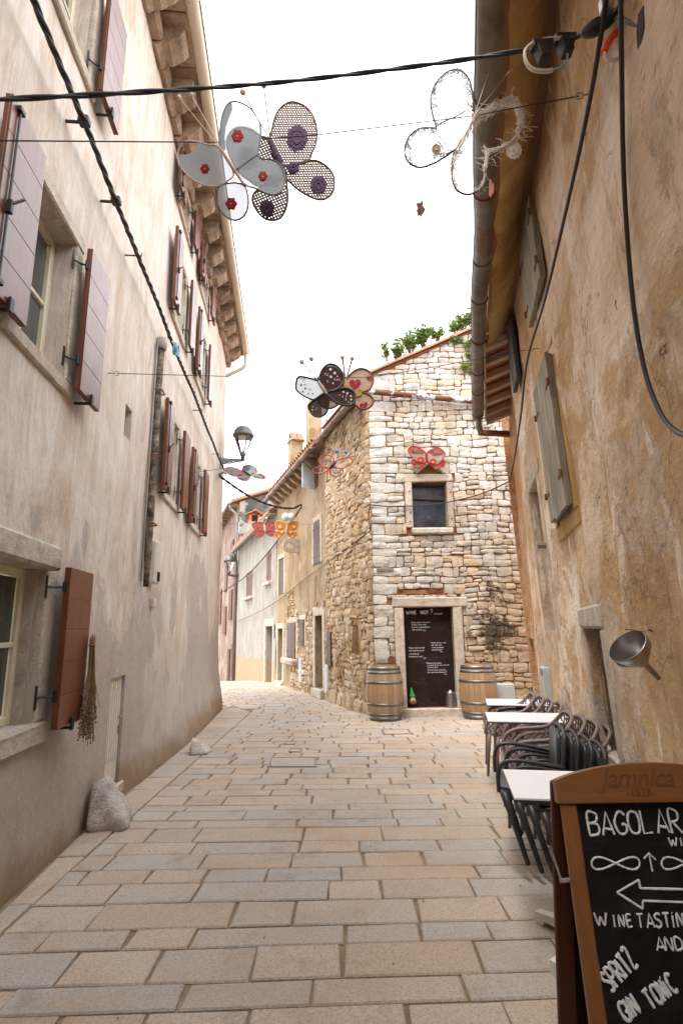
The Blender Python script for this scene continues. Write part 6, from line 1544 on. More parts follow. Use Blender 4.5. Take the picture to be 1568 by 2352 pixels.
B.body(.016, M['cable']); B.antenna((408, 1100), (342, 1046), M['bead'], .006, .018, M['stick']); B.antenna((400, 1108), (316, 1052), M['bead'], .006, .018, M['stick'])
# lettered outline butterfly
clear = fab('clear_film', (.6, .5, .42), lambda t: .10, .3); redrim = m_simple('red_wire', (.40, .03, .02), .5)
B = Bf('red outlined clear film butterfly with hand lettered wings before the rubble wall', YF + .1, b3, ((712, 1675), (636, 1772)), .2)
WG = [B.wing(p, clear, redrim, .011) for p in ([(690, 1665), (692, 1620), (645, 1575), (570, 1564), (500, 1590), (468, 1640), (490, 1700), (530, 1745), (620, 1765), (680, 1700)], [(530, 1745), (450, 1750), (388, 1785), (374, 1820), (420, 1845), (490, 1851), (570, 1822), (632, 1776), (610, 1755)], [(634, 1776), (640, 1840), (690, 1880), (750, 1888), (810, 1860), (836, 1810), (802, 1772), (700, 1760)], [(800, 1772), (900, 1740), (962, 1700), (980, 1650), (950, 1606), (890, 1602), (800, 1625), (718, 1670), (680, 1730)])]
B.body(.03, M['cable']); B.antenna((712, 1670), (742, 1510), M['bead_blue'], .004, .03, M['bead']); B.antenna((712, 1670), (878, 1522), M['bead_blue'], .004, .03, M['bead'])
ink = m_simple('blue_black_ink', (.02, .025, .05), .7)
def blet(x, y, word, h, wid, rot, wing, mat=ink, r=.006):
    c = MB(); p = B.P(x, y, -.02); strokes(c, word, p, V((1, 0, 0)), V((0, 0, 1)), h, wid, r, rot, .22); part('lettering', c, mat, wing)
kk = (YF + .1) / FOC * .15103 * 1.05
blet(400, 1812, 'BALE', 48 * kk, 44 * kk, R(-3), WG[1]); blet(655, 1850, 'VALLE', 58 * kk, 38 * kk, R(-3), WG[2])
for i in range(8): c = MB(); x, y = 505 + i * 20, 1660 - abs(i - 3) * -4 - 20; ribbon(c, [B.P(x + random.uniform(-8, 8), y + random.uniform(-22, 22), -.02) for _ in range(4)], V((0, -1, 0)), .004); part('faded_scribble', c, ink if i % 2 else redrim, WG[0])
for i in range(8): c = MB(); x, y = 740 + i * 25, 1680 - i * 4; ribbon(c, [B.P(x + random.uniform(-10, 10), y + random.uniform(-16, 16), -.02) for _ in range(4)], V((0, -1, 0)), .004); part('faded_scribble', c, ink if i % 2 else redrim, WG[3])
# red and cream crochet on the stone front
rednet = fab('red_net', (.28, .006, .012), mesh_alpha(170, .72), .05); creamnet = fab('cream_net', (.27, .235, .185), mesh_alpha(170, .75), .05); olive = m_simple('olive_round', (.16, .115, .055), .9); deepred = m_simple('deep_red', (.33, .006, .015), .9)
B = Bf('red and cream crochet butterfly hanging over the stone house window', 10.86, (.109375, 906.5, 1004.5), ((658, 318), (680, 522)), .1)
wa = B.wing([(640, 325), (540, 240), (430, 186), (340, 195), (284, 240), (280, 300), (330, 370), (400, 450), (470, 512), (560, 542), (650, 515)], creamnet, deepred, .010)
wb = B.wing([(690, 310), (780, 250), (880, 220), (980, 250), (1052, 330), (1042, 390), (985, 490), (900, 560), (830, 568), (740, 545), (692, 500)], creamnet, deepred, .010)
c = MB(); F = [B.P(x, y, -.008) for x, y in ((640, 325), (540, 240), (430, 186), (340, 195), (284, 240), (280, 300), (340, 325), (440, 345), (560, 345))]; c.add(F, [list(range(len(F)))]); part('red_band', c, rednet, wa)
c = MB(); F = [B.P(x, y, -.008) for x, y in ((690, 310), (780, 250), (880, 220), (980, 250), (1052, 330), (1045, 358), (950, 378), (840, 385), (750, 350))]; c.add(F, [list(range(len(F)))]); part('red_band', c, rednet, wb)
B.wing([(655, 520), (590, 600), (540, 640), (470, 642), (390, 590), (350, 510), (385, 460), (470, 515), (560, 545)], rednet, deepred, .010); B.wing([(690, 520), (760, 590), (850, 655), (930, 650), (1020, 600), (1054, 550), (1040, 510), (985, 490), (900, 560), (800, 560)], rednet, deepred, .010)
for x, y, rx, ry in ((435, 258, 55, 40), (865, 298, 54, 48), (480, 605, 60, 32), (870, 640, 55, 25)): B.disc(x, y, rx, ry, olive, None, 0, 'olive_round', 20, dy=-.014)
for x, y in ((542, 462), (805, 500)): B.disc(x, y, 70, 56, deepred, None, 0, 'red_eye', 22, dy=-.016); B.disc(x - 2, y + 18, 32, 26, m_simple('mustard', (.45, .22, .01), .8), None, 0, 'mustard_eye', 16, dy=-.022)
B.body(.03, deepred); B.antenna((655, 310), (490, 108), M['lamp_grey'], .004, .024, M['bead']); B.antenna((660, 310), (768, 108), M['lamp_grey'], .004, .024, M['bead'])
# pink and orange pair
z5b = (.21875, 490, 1090)
pinkc = fab('pink_cloth', (.36, .10, .08), None, .1); orangec = fab('orange_cloth', (.55, .17, .012), None, .1); gem = m_simple('magenta_gem', (.5, .03, .2), .3); lace = m_simple('grey_lace', (.45, .38, .32), .9)
B = Bf('pink cloth butterfly with little gem dots far up the street', YI, z5b, ((533, 525), (547, 605)), .15)
for p in ([(535, 525), (490, 500), (440, 500), (410, 530), (430, 570), (480, 592), (542, 598)], [(540, 596), (480, 590), (438, 600), (430, 635), (470, 660), (512, 645)], [(537, 525), (570, 502), (610, 498), (652, 515), (662, 550), (640, 582), (600, 594), (548, 598)], [(550, 600), (600, 590), (650, 600), (656, 630), (620, 648), (580, 640)]): B.wing(p, pinkc, m_simple('plum_binding', (.22, .04, .05), .7), .010)
for x, y in ((460, 550), (492, 622), (612, 543), (615, 610)): B.disc(x, y, 11, 10, gem, None, 4, 'gem', 16, dy=-.02)
B.body(.035, M['bead']); B.antenna((533, 522), (491, 462), M['bead'], .008, .035, M['bead']); B.antenna((537, 522), (560, 460), M['bead'], .008, .035, M['bead'])
B = Bf('orange cloth butterfly with grey lace rounds far up the street', YI - .1, z5b, ((772, 535), (766, 625)), .15)
for p in ([(770, 540), (740, 505), (700, 490), (660, 495), (648, 530), (670, 582), (720, 602), (767, 602)], [(767, 600), (700, 595), (650, 605), (637, 640), (670, 670), (720, 662)], [(775, 540), (800, 505), (850, 490), (890, 500), (895, 540), (870, 587), (820, 602), (773, 602)], [(772, 600), (830, 600), (875, 610), (882, 645), (840, 672), (790, 652)]): B.wing(p, orangec, lace, .012)
for x, y, r in ((700, 548, 22), (720, 604, 16), (845, 548, 20), (810, 606, 15), (688, 650, 14), (830, 652, 14)): B.disc(x, y, r, r * .8, lace, None, 0, 'lace_round', 16, dy=-.02)
B.body(.035, lace); B.antenna((770, 535), (758, 446), M['table_leg'], .007, .11, M['bead']); B.antenna((774, 535), (814, 446), M['table_leg'], .007, .11, M['bead'])

# ================================================================= barrels, gnome, can, cabinet
def bprof(z): t = z / .97 * 2 - 1; return .285 + .062 * (1 - t * t)
br_ = thing('wine_barrel', 'oak wine barrel standing left of the chalked door', 'barrel', (0, 0, 0), 'oak wine barrels'); WL[br_.name] = V()
NS = 22; sv = MB(); N = 9
for s_ in (0, 1):
    for i in range(N):
        z = .97 * i / (N - 1); rr = bprof(z) - (.022 if s_ else 0)
        for a in (-math.pi / NS + .006, 0, math.pi / NS - .006): sv.v.append(V((rr * math.cos(a), rr * math.sin(a), z)))
T = N * 3
for i in range(N - 1):
    for k in range(2):
        a = i * 3 + k; sv.f += [[a, a + 1, a + 4, a + 3], [T + a, T + a + 3, T + a + 4, T + a + 1]]; sv.mi += [0, 0]
    for k in (0, 2): a = i * 3 + k; sv.f.append([a, a + 3, T + a + 3, T + a]); sv.mi.append(0)
for i in (0, N - 1):
    for k in range(2): a = i * 3 + k; sv.f.append([a, T + a, T + a + 1, a + 1]); sv.mi.append(0)
sv.fix = True
st0 = part('stave', sv, M['oak'], br_)
for k in range(1, NS): o = bpy.data.objects.new('stave', st0.data); link(o, br_); o.rotation_euler = (0, 0, 2 * math.pi * k / NS)
for (za, zb) in ((.015, .075), (.10, .14), (.27, .315), (.655, .70), (.83, .87), (.895, .955)):
    c = MB(); c.lathe([(bprof(za) - .004, za), (bprof(za) + .004, za), (bprof(zb) + .004, zb), (bprof(zb) - .004, zb)], (0, 0, 0), 40); part('hoop', c, M['hoop'], br_, True)
for z, nm in ((.945, 'head'), (.02, 'bottom_head')): c = MB(); c.lathe([(0, z), (bprof(z) - .02, z), (bprof(z) - .02, z - .02), (0, z - .02)], (0, 0, 0), 32); part(nm, c, M['oak'], br_)
bl = V((atY(883, 1590, 10.72).x, 10.72, g(10.72))); brr = V((atY(1098, 1590, 10.72).x, 10.72, g(10.72)))
br_.location = bl; br_.rotation_euler = (0, 0, .4); dup(br_, brr, 1.3, 'oak wine barrel standing right of the chalked door behind the tables')
p0 = V((atY(886, 1541, 10.38).x, 10.37, atY(886, 1541, 10.37).z))
gp = SF.pt(SF.uz(*z5(330, 2030), .0)[0] - .0, .03, -.03); gn = thing('garden_gnome', 'small garden gnome with a green pointed hat on the doorstep', 'gnome', gp)
def gpart(nm, prof, mat, off=(0, 0, 0), n=14): c = MB(); c.lathe(prof, gp + V(off), n); return part(nm, c, mat, gn, True)
for s in (-1, 1): c = MB(); c.ball(gp + V((s * .028, -.012, .018)), .024, 8, (1, 1.5, .75)); c.tube([gp + V((s * .028, 0, .02)), gp + V((s * .026, 0, .075))], .02, 8); part('boot', c, m_simple('gnome_boot', (.05, .012, .01), .4), gn, True)
gpart('tunic', [(.0, .065), (.055, .065), (.062, .10), (.055, .15), (.035, .18), (0, .185)], m_simple('gnome_coat', (.08, .03, .02), .4))
c = MB(); c.ball(gp + V((0, -.012, .185)), .042, 10); part('face', c, m_simple('gnome_skin', (.55, .28, .2), .5), gn, True)
c = MB(); c.ball(gp + V((0, -.035, .155)), .045, 10, (1.1, .55, .9)); part('beard', c, M['table_leg'], gn, True)
c = MB(); c.ball(gp + V((0, -.058, .192)), .013, 8); part('nose', c, bpy.data.materials['gnome_skin'], gn, True)
c = MB(); c.lathe([(.06, .195), (.066, .205), (.05, .24), (.035, .28), (.02, .33), (.008, .37), (0, .375)], gp, 14)
for i, v in enumerate(c.v): c.v[i] = v + V((-.035 * max(0, (v.z - gp.z - .2)) / .17 * .6, 0, 0))
part('hat', c, m_simple('gnome_green', (.03, .22, .05), .35), gn, True)
c = MB(); c.cbox(gp + V((0, -.075, .115)), .058, .008, .028, .004); part('sign_board', c, M['sign_wood_x'], gn)
for s in (-1, 1): c = MB(); c.tube([gp + V((s * .05, -.01, .15)), gp + V((s * .07, -.04, .13)), gp + V((s * .052, -.07, .12))], .014, 7); part('arm', c, bpy.data.materials['gnome_coat'], gn, True)
cp = SF.pt(SF.uz(*z5(1015, 2025), .0)[0], .03, -.02); cn = thing('milk_can', 'dented grey metal milk can on the doorstep beside the right jamb', 'can', cp)
c = MB(); c.lathe([(0, 0), (.108, 0), (.110, .012), (.105, .03), (.080, .25), (.080, .262), (.086, .265), (.086, .275), (.07, .28)], cp, 22); part('body', c, M['steel'], cn, True)
c = MB(); c.lathe([(.083, .276), (.083, .288), (.03, .296), (.03, .31), (.022, .318), (0, .318)], cp, 18); part('lid', c, M['steel'], cn, True)
c = MB(); c.tube(cr([cp + V((.08, 0, .25)), cp + V((.12, -.02, .25)), cp + V((.125, -.02, .215)), cp + V((.10, -.02, .2))], 4), .006, 6); part('handle', c, M['steel'], cn, True)
e = SF.pt(2.42, g(FY) - .0, .12); ec = thing('meter_cabinet', 'grey electricity cabinet with a yellow warning sign behind the right barrel', 'cabinet', e, 'grey meter cabinets')
c = MB(); c.cbox(SF.pt(2.42, .17, .14), .19, .13, .30, .012); part('case', c, M['cabinet'], ec)
part('cabinet_door', MB().cbox(SF.pt(2.42, .18, .274), .165, .005, .25, .004), M['cabinet'], ec)
c = MB(); c.prism([SF.pt(2.36, .10, .281), SF.pt(2.46, .10, .281), SF.pt(2.41, .19, .281)], V((0, -.003, 0))); c.fix = True; wv = part('warning_sign', c, M['yellow'], ec)
c = MB(); ribbon(c, [SF.pt(2.42, .175, .2845), SF.pt(2.398, .14, .2845), SF.pt(2.42, .138, .2845), SF.pt(2.40, .108, .2845)], V((0, -1, 0)), .006); part('lightning_bolt', c, M['board_black'], wv)
c = MB(); P = [SF.pt(.30, 1.22, .08), SF.pt(.30, 1.03, .09)]; c.tube(P, .012, 6); c.lathe([(0, -.02), (.075, -.02), (.08, 0), (0, 0)], SF.pt(.32, .93, .10), 16, V((1, 0, 0)), V((0, 0, 1)), V((0, -1, 0))); solo('hanging_pan', c, M['rust'], 'small rusty pan hanging on the stone wall left of the door', 'pan')
c = MB(); p = SF.pt(1.83, 1.52, .10); c.tube([p + V((0, 0, .25)), p + V((.02, 0, .05))], .003, 4); c.lathe([(.012, .06), (.02, .05), (.05, -.02), (.052, -.03)], p, 10); solo('tin_bell', c, M['zinc_grey'], 'little tin bell hanging on a string right of the door lintel', 'bell')
c = MB(); c.fbox(SF, .08, .42, 2.66, 2.72, .05, .075, .004); solo('bracket_plate', c, M['zinc_grey'], 'small grey metal plate on the corner stones above the pan', 'plate')
# whisk broom in its niche on the side wall
rb = random.Random(14); bm_ = thing('whisk_broom', 'old twig broom standing in the small niche of the rubble side wall', 'broom', RO.pt(.96, 1.0, .03))
part('niche_mortar', MB().fbox(RO, .74, 1.18, 1.0, 1.72, -.02, .005), M['mortar_side'], bm_); c = MB()  # bare mortar panel set behind the broom
for i in range(60): a = rb.uniform(-.16, .16); c.tube([RO.pt(.96 + a * .15, 1.68, .05), RO.pt(.96 + a * .5, 1.45, .06 + rb.uniform(-.02, .02)), RO.pt(.96 + a, 1.03, .06 + rb.uniform(-.04, .04))], .005, 4)
part('twigs', c, M['straw'], bm_, kind='stuff'); c = MB(); c.tube([RO.pt(.96, 1.62, .05), RO.pt(.96, 1.58, .05)], .045, 8); part('binding', c, M['bark'], bm_)
for i, (px, py, lab, grp) in enumerate(((692, 1540, 'white meter box under the ochre house shutters', 0), (752, 1560, 'white meter box beside the ochre house door at the rubble wall', 0))):
    u, z = RO.uz(px, py, .02); c = MB(); c.fbox(RO, u - .16, u + .16, z - .34, z + .34, -.02, .06, .01); c.fbox(RO, u - .13, u + .13, z - .31, z + .31, .06, .068, .004); solo('meter_box', c, M['cabinet'], lab, 'box', None, 'pale meter boxes of the row')

# ================================================================= terrace tables and stacked chairs
def table(c4, ztop, label, first=None):
    pass
yaw = R(12.5) ; dT = V((math.sin(yaw), math.cos(yaw), 0)); nT = V((-math.cos(yaw), math.sin(yaw), 0))   # along the wall / out from it
tb = thing('terrace_table', 'nearest white terrace table half hidden by the chalkboard', 'table', (0, 0, 0), 'white terrace tables'); WL[tb.name] = V()
part('tabletop', MB().cbox((0, 0, .724), .36, .27, .0055, .002), M['table_top'], tb); part('edge', MB().cbox((0, 0, .7135), .358, .268, .0045, .001), M['table_edge'], tb)
part('column', MB().cbox((0, 0, .38), .034, .034, .326, .006), M['table_leg'], tb); part('top_plate', MB().cbox((0, 0, .703), .14, .14, .0055, .002), M['table_leg'], tb)
for a in range(4):
    d = V((math.cos(R(45 + 90 * a)), math.sin(R(45 + 90 * a)), 0)); s = V((-d.y, d.x, 0)); c = MB()
    c.prism([d * .02 + s * -.026 + V((0, 0, z)) for z in ()] or [d * x + V((0, 0, z)) - s * .026 for x, z in ((.02, .035), (.28, .025), (.29, .0), (.335, .0), (.335, .055), (.02, .085))], s * .052); c.fix = True; part('foot', c, M['table_leg'], tb)
def tpos(px0, px1, y0, y1, z): pass
T1 = (atZ(1153, 1768, .73) + atZ(1181, 1827, .73)) / 2 + (-nT) * .36; T2 = (atZ(1113, 1635, .71) + atZ(1121, 1655, .71)) / 2 + (-nT) * .36; T3 = (atZ(1117, 1605, .69) + atZ(1115, 1617, .69)) / 2 + (-nT) * .36
rzT = math.atan2(-nT.y, -nT.x)
tb.location = (T1.x, T1.y, g(T1.y)); tb.rotation_euler = (0, 0, rzT + R(2))
dup(tb, (T2.x, T2.y, g(T2.y)), rzT + R(1), 'white terrace table between the two brown chair stacks'); dup(tb, (T3.x, T3.y, g(T3.y)), rzT, 'farthest white terrace table beside the right barrel')
# taupe lattice armchair
def lattice(mb, f, n, m, r, both=True, seg=6):
    for sgn in ((1, -1) if both else (1,)):
        for i in range(-m, n + m):
            pts = []
            for j in range(seg + 1):
                t = j / seg; s = i / n + sgn * t * m / n + (0 if sgn > 0 else 0)
                if -1e-6 <= s <= 1 + 1e-6: pts.append(f(min(1, max(0, s)), t))
            if len(pts) > 1: mb.tube(pts, r, 4, caps=False)
def lerp3(A, t):
    n = len(A) - 1; x = min(n - 1e-6, max(0, t * n)); i = int(x); return A[i].lerp(A[i + 1], x - i)
ca = thing('lattice_armchair', 'taupe lattice armchair', 'chair', (0, 0, 0)); WL[ca.name] = V()
half = [V(p) for p in ((.27, .255, .44), (.275, .275, .50), (.235, .285, .60), (.14, .290, .652), (0, .288, .668), (-.10, .28, .682), (-.165, .265, .72), (-.215, .245, .775), (-.25, .20, .822), (-.262, .10, .838))]
rim = cr(half, 4) + [V((-.265, 0, .842))] + [V((p.x, -p.y, p.z)) for p in reversed(cr(half, 4))]
c = MB(); c.tube(rim, .0165, 8); part('rim', c, M['chair_brown'], ca, True)
c = MB(); fr_ = [V((.28, y, .44 + .01 * (abs(y) / .25) ** 2)) for y in (-.255, -.15, 0, .15, .255)]; bk_ = [V((-.20, y, .425)) for y in (-.22, -.12, 0, .12, .22)]
lattice(c, lambda s, t: lerp3(fr_, s).lerp(lerp3(bk_, s), t) + V((0, 0, -.02 * math.sin(math.pi * t))), 9, 4, .0052); c.tube(cr(fr_, 4), .018, 8); c.tube(bk_, .014, 8)
for s in (-1, 1): c.tube([V((.27, s * .25, .44)), V((.03, s * .24, .425)), V((-.2, s * .22, .425))], .017, 8)
part('seat', c, M['chair_brown'], ca, True)
c = MB(); tp_ = [V((-.215, -.245, .775)), V((-.25, -.20, .822)), V((-.262, -.10, .838)), V((-.265, 0, .842)), V((-.262, .10, .838)), V((-.25, .20, .822)), V((-.215, .245, .775))]; bk7 = [V((-.20, -.22 + .44 * i / 6, .43)) for i in range(7)]
lattice(c, lambda s, t: lerp3(bk7, s).lerp(lerp3(tp_, s), t) + V((-.025 * math.sin(math.pi * t) - .03 * math.sin(math.pi * s) * (1 - t) * .5, 0, 0)), 9, 5, .0052, True, 8); part('backrest', c, M['chair_brown'], ca, True)
for s in (-1, 1):
    c = MB(); top7 = [V((p.x, p.y * s, p.z)) for p in (half[2], half[3], half[4], half[5], half[6], half[7])]; bt7 = [V((.26 - .46 * i / 5, s * (.25 - .03 * i / 5), .435)) for i in range(6)]
    lattice(c, lambda a, t: lerp3(bt7, a).lerp(lerp3(top7, a), t), 9, 3, .0048); part('side_panel', c, M['chair_brown'], ca, True)
for s in (-1, 1):
    for (a, b) in (((.245, .25, .44), (.285, .262, .0)), ((-.175, .225, .43), (-.255, .245, .0))):
        c = MB(); A, Bq = V((a[0], a[1] * s, a[2])), V((b[0], b[1] * s, b[2])); c.tube([A, A.lerp(Bq, .3), Bq], [.026, .020, .0135], 8); part('leg', c, M['chair_brown'], ca, True)
rzC = math.atan2(nT.y, nT.x)
def stack(root, p, n, dx, dz, labels, group, first, rz=rzC):
    """n nested chairs against the wall: the lowest nearest the wall, every next one forward and up"""
    f = V((math.cos(rz), math.sin(rz), 0))
    for k in range(n):
        loc = V((p[0], p[1], g(p[1]))) + f * (dx * k) + V((0, 0, dz * k))
        if first and k == 0: root.location = loc; root.rotation_euler = (0, 0, rz); root['label'] = labels[k]; root['group'] = group; o = root; o.scale = (.95, .97, .91)
        else: o = dup(root, loc, rz, labels[k], group)
def rwp(u, w): p = RW.pt(u, 0, w); return (p.x, p.y)
nth = ['bottom', 'second', 'third', 'topmost']
stack(ca, rwp(6.15, .34), 4, .085, .030, ['%s taupe lattice armchair of the far stack beyond the middle table' % q for q in nth], 'far stack of taupe armchairs', True)
stack(ca, rwp(4.58, .24), 4, .085, .030, ['%s taupe lattice armchair of the near stack behind the black chairs' % q for q in nth], 'near stack of taupe armchairs', False)
# black armchair
cb = thing('black_armchair', 'black armchair', 'chair', (0, 0, 0)); WL[cb.name] = V()
def rslab(mb, c, ax, ay, az, hx, hy, th, rc, bulge=0.0):
    pts = []
    for i in range(28):
        a = 2 * math.pi * i / 28; x = math.copysign(min(1, abs(math.cos(a)) ** .35), math.cos(a)) * hx; y = math.copysign(min(1, abs(math.sin(a)) ** .35), math.sin(a)) * hy
        pts.append(c + ax * x + ay * y)
    n = 28; vs = []
    for k, (s, o) in enumerate(((.985, -th), (1.0, -th * .5), (1.0, th * .5), (.97, th))):
        vs += [c + (p - c) * s + az * o for p in pts]
    fs = [list(range(n))[::-1], [3 * n + k for k in range(n)]]
    for r in range(3): fs += [(r * n + k, r * n + (k + 1) % n, (r + 1) * n + (k + 1) % n, (r + 1) * n + k) for k in range(n)]
    mb.add(vs, fs); mb.fix = True
c = MB(); rslab(c, V((.03, 0, .445)), V((1, 0, 0)), V((0, 1, 0)), V((-.03, 0, 1)).normalized(), .235, .225, .014, .05); part('seat', c, M['chair_black'], cb, True)
bu = V((-.10, 0, .995)).normalized(); c = MB(); rslab(c, V((-.135, 0, .655)), V((0, 1, 0)), bu, V((1, 0, .10)).normalized(), .185, .165, .012, .05); part('backrest', c, M['chair_black'], cb, True)
c = MB(); L_ = [V((-.13, .20, .46)), V((-.14, .215, .52)), V((-.155, .225, .64)), V((-.17, .222, .74)), V((-.18, .20, .80)), V((-.185, .14, .825)), V((-.188, 0, .83))]
loop = cr(L_, 4) + [V((p.x, -p.y, p.z)) for p in reversed(cr(L_, 4)[:-1])]; c.tube(loop, .0135, 8); part('back_frame', c, M['chair_black'], cb, True)
for s in (-1, 1):
    c = MB(); A = [V((p[0], p[1] * s, p[2])) for p in ((-.15, .225, .59), (-.14, .262, .61), (-.08, .272, .62), (.08, .278, .645), (.19, .278, .645), (.245, .275, .61), (.265, .268, .53), (.265, .255, .44))]
    c.tube(cr(A, 4), .0135, 8); part('armrest', c, M['chair_black'], cb, True)
    for (a, b) in (((.235, .245, .44), (.115, .255, .0)), ((-.11, .215, .45), (-.22, .235, .0))):
        c = MB(); A, Bq = V((a[0], a[1] * s, a[2])), V((b[0], b[1] * s, b[2])); c.tube([A, A.lerp(Bq, .3), Bq], [.028, .022, .0155], 10); part('leg', c, M['chair_black'], cb, True)
p = atG(1270, 2017); q = atG(1252, 1963); cen = (p + q) / 2 + (-nT) * .185 - dT * .06
stack(cb, (cen.x, cen.y), 4, .075, .035, ['%s black armchair of the stack behind the nearest table' % q for q in nth], 'stack of black armchairs', True)

# ================================================================= chalkboard sign
Zs = (.26556, 1249.5, 1727.3)
zs = lambda x, y: (Zs[1] + x * Zs[0], Zs[2] + y * Zs[0])
SG = V((1.0, 2.02, 0)); sg = thing('chalkboard_sign', 'wooden A frame chalkboard with an arched top advertising wine tasting', 'sign', SG)
tf = .135                                   # forward lean of the front frame (metres of y per metre of height)
class Lean(Fr): pass
SFr = Fr((0, 0), 90, 1); HT = 1.0
class SB:
    """front board plane: x across, z height, w out from the board"""
    n = V((0, -1, tf)).normalized()
    @staticmethod
    def pt(x, z, w=0.0): return V((x, 2.0 - tf * (HT - z), z)) + SB.n * w
    @staticmethod
    def hit(px, py, w=0.0):
        d = ray(px, py); p0 = SB.pt(0, 0, w); k = SB.n.dot(p0 - CAMO) / SB.n.dot(d); return CAMO + d * k
SBu = V((0, tf, 1)).normalized()
def sbox(name, x0, x1, z0, z1, w0, w1, mat, b=.006):
    return part(name, MB().cbox((SB.pt(x0, z0, w0) + SB.pt(x1, z1, w1)) / 2, (x1 - x0) / 2, abs(w1 - w0) / 2, (SB.pt(0, z1) - SB.pt(0, z0)).length / 2, b, V((1, 0, 0)), SB.n, SBu), mat, sg)
xl = SB.hit(*zs(140, 470)).x; zh = SB.hit(*zs(200, 440)).z; xr = xl + .60
zt0 = SB.hit(*zs(115, 245)).z; zt1 = SB.hit(*zs(750, 95)).z
sw_ = SB.hit(*zs(275, 470)).x - xl
sbox('stile', xl, xl + sw_, .0, zh - .003, -.012, .012, M['sign_wood']); sbox('stile', xr - sw_, xr, .0, zh - .003, -.012, .012, M['sign_wood'])
sbox('bottom_rail', xl + sw_ + .001, xr - sw_ - .001, .10, .17, -.011, .010, M['sign_wood_x'])
board = sbox('chalk_panel', xl + sw_ - .008, xr - sw_ + .008, .16, zh + .01, -.008, .002, M['board_black'], .002)
c = MB(); arc = []
for i in range(25): s = i / 24; x = xl - .012 + (xr - xl + .024) * s; arc.append(SB.pt(x, zt0 + (zt1 - zt0) * (1 - (2 * s - 1) ** 2) ** .9, -.014))
c.prism(arc + [SB.pt(xr + .012, zh, -.014), SB.pt(xl - .012, zh, -.014)], SB.n * .032); c.fix = True; hd = part('arched_header', c, M['sign_wood_x'], sg)
c = MB(); c.tube([q + SB.n * .016 + SBu * -.004 for q in arc], .006, 6); part('header_moulding', c, M['sign_wood_x'], hd, True)
# rear frame
RB = lambda x, z: V((x, 2.03 + .16 * (HT - z), z))
RBu = V((0, -.16, 1)).normalized(); RBn = V((0, 1, .16)).normalized()
def rbox(name, x0, x1, z0, z1, mat, th=.011):
    return part(name, MB().cbox((RB(x0, z0) + RB(x1, z1)) / 2, (x1 - x0) / 2, th, (RB(0, z1) - RB(0, z0)).length / 2, .005, V((1, 0, 0)), RBn, RBu), mat, sg)
rbox('rear_stile', xl - .012, xl + .05, 0, zt0 - .01, M['sign_dark']); rbox('rear_stile', xr - .05, xr + .012, 0, zt0 - .01, M['sign_dark']); rbox('rear_rail', xl + .051, xr - .051, .12, .18, M['sign_dark']); rbox('rear_rail', xl + .051, xr - .051, zh - .02, zt0 - .012, M['sign_dark'])
rbox('rear_panel', xl + .045, xr - .045, .175, zh - .015, M['board_black'], .004)
c = MB(); a = RB(xl - .014, SB.hit(*zs(100, 975)).z); b = SB.hit(*zs(222, 1110), .0); b = SB.pt(xl - .006, b.z, 0); m_ = (a + b) / 2 + V((0, 0, -.045)); 
for p, q in ((a, m_), (m_, b)): d = (q - p).normalized(); c.cbox((p + q) / 2, (q - p).length / 2, .0025, .006, .001, d, V((1, 0, 0)), d.cross(V((1, 0, 0)))); 
for p in (a, m_, b): c.tube([p - V((.004, 0, 0)), p + V((.004, 0, 0))], .007, 8)
part('stay', c, M['steel'], sg)
c = MB(); p = RB(xl + .115, SB.hit(*zs(280, 1900)).z * 1.0 + .05); c.tube([p + RBu * -.05 - RBn * .008, p - RBn * .008], .003, 6); c.ball(p + RBu * .012 - RBn * .008, .013, 8, (.8, .3, 1.2)); solo('hanging_spoon', c, M['steel'], 'tiny metal spoon hanging inside the chalkboard frame', 'spoon')
AX = V((1, 0, 0))
def sign_word(word, x, y, hpx, wpx, rpx, rot=0.0, gap=.2):
    """x, y: lower left corner read from the photograph"""
    p = SB.hit(*zs(x, y), .0025); k = Zs[0] / FOC * ((p - CAMO).dot(F_)); c = MB(); strokes(c, word, p, AX, SBu, hpx * k * 1.03, wpx * k, rpx * k * .72, rot, gap, .02); part('lettering', c, M['chalk'], board)
sign_word('BAGOLAR', 395, 725, 172, 150, 17, R(1), .16)
sign_word('WINE', 1085, 815, 62, 80, 12, 0, .2)
sign_word('W', 445, 1505, 92, 120, 14, 0); sign_word('INE', 612, 1515, 84, 78, 13, 0, .28); sign_word('TASTiNG', 812, 1522, 98, 96, 15, R(0), .14)
sign_word('AND', 975, 1722, 92, 110, 14, 0, .14); sign_word('SPRITZ', 590, 2085, 150, 84, 22, R(37), .10); sign_word('GIN', 715, 2345, 140, 92, 23, R(29), .12); sign_word('TONiC', 935, 2235, 140, 88, 23, R(28), .12)
def chalk_path(pts, rpx, closed=False):
    Q = [SB.hit(*zs(*p), .0025) for p in pts]; c = MB(); ribbon(c, (cr(Q, 5) if len(Q) > 4 else Q), SB.n, rpx * Zs[0] / FOC * 2.1 * .75); part('chalk_drawing', c, M['chalk'], board)
inf = lambda ox, sc=1.0: [(ox + 212 + 208 * math.cos(t) / (1 + .25 * math.sin(t) ** 2) * sc, 965 - 135 * math.sin(t) * math.cos(t) / (.62 + .38 * math.sin(t) ** 2) * .62) for t in [2 * math.pi * i / 40 for i in range(41)]]
chalk_path(inf(405), 11); chalk_path(inf(1010), 11); chalk_path([(935, 1035), (905, 880)], 12); chalk_path([(862, 925), (905, 875), (962, 935)], 11)
for a, b in zip([(1260, 1305), (852, 1290), (850, 1360), (628, 1218), (818, 1108), (830, 1182), (1260, 1192)], [(852, 1290), (850, 1360), (628, 1218), (818, 1108), (830, 1182), (1260, 1192)]): chalk_path([a, ((a[0] + b[0]) / 2, (a[1] + b[1]) / 2), b], 12)
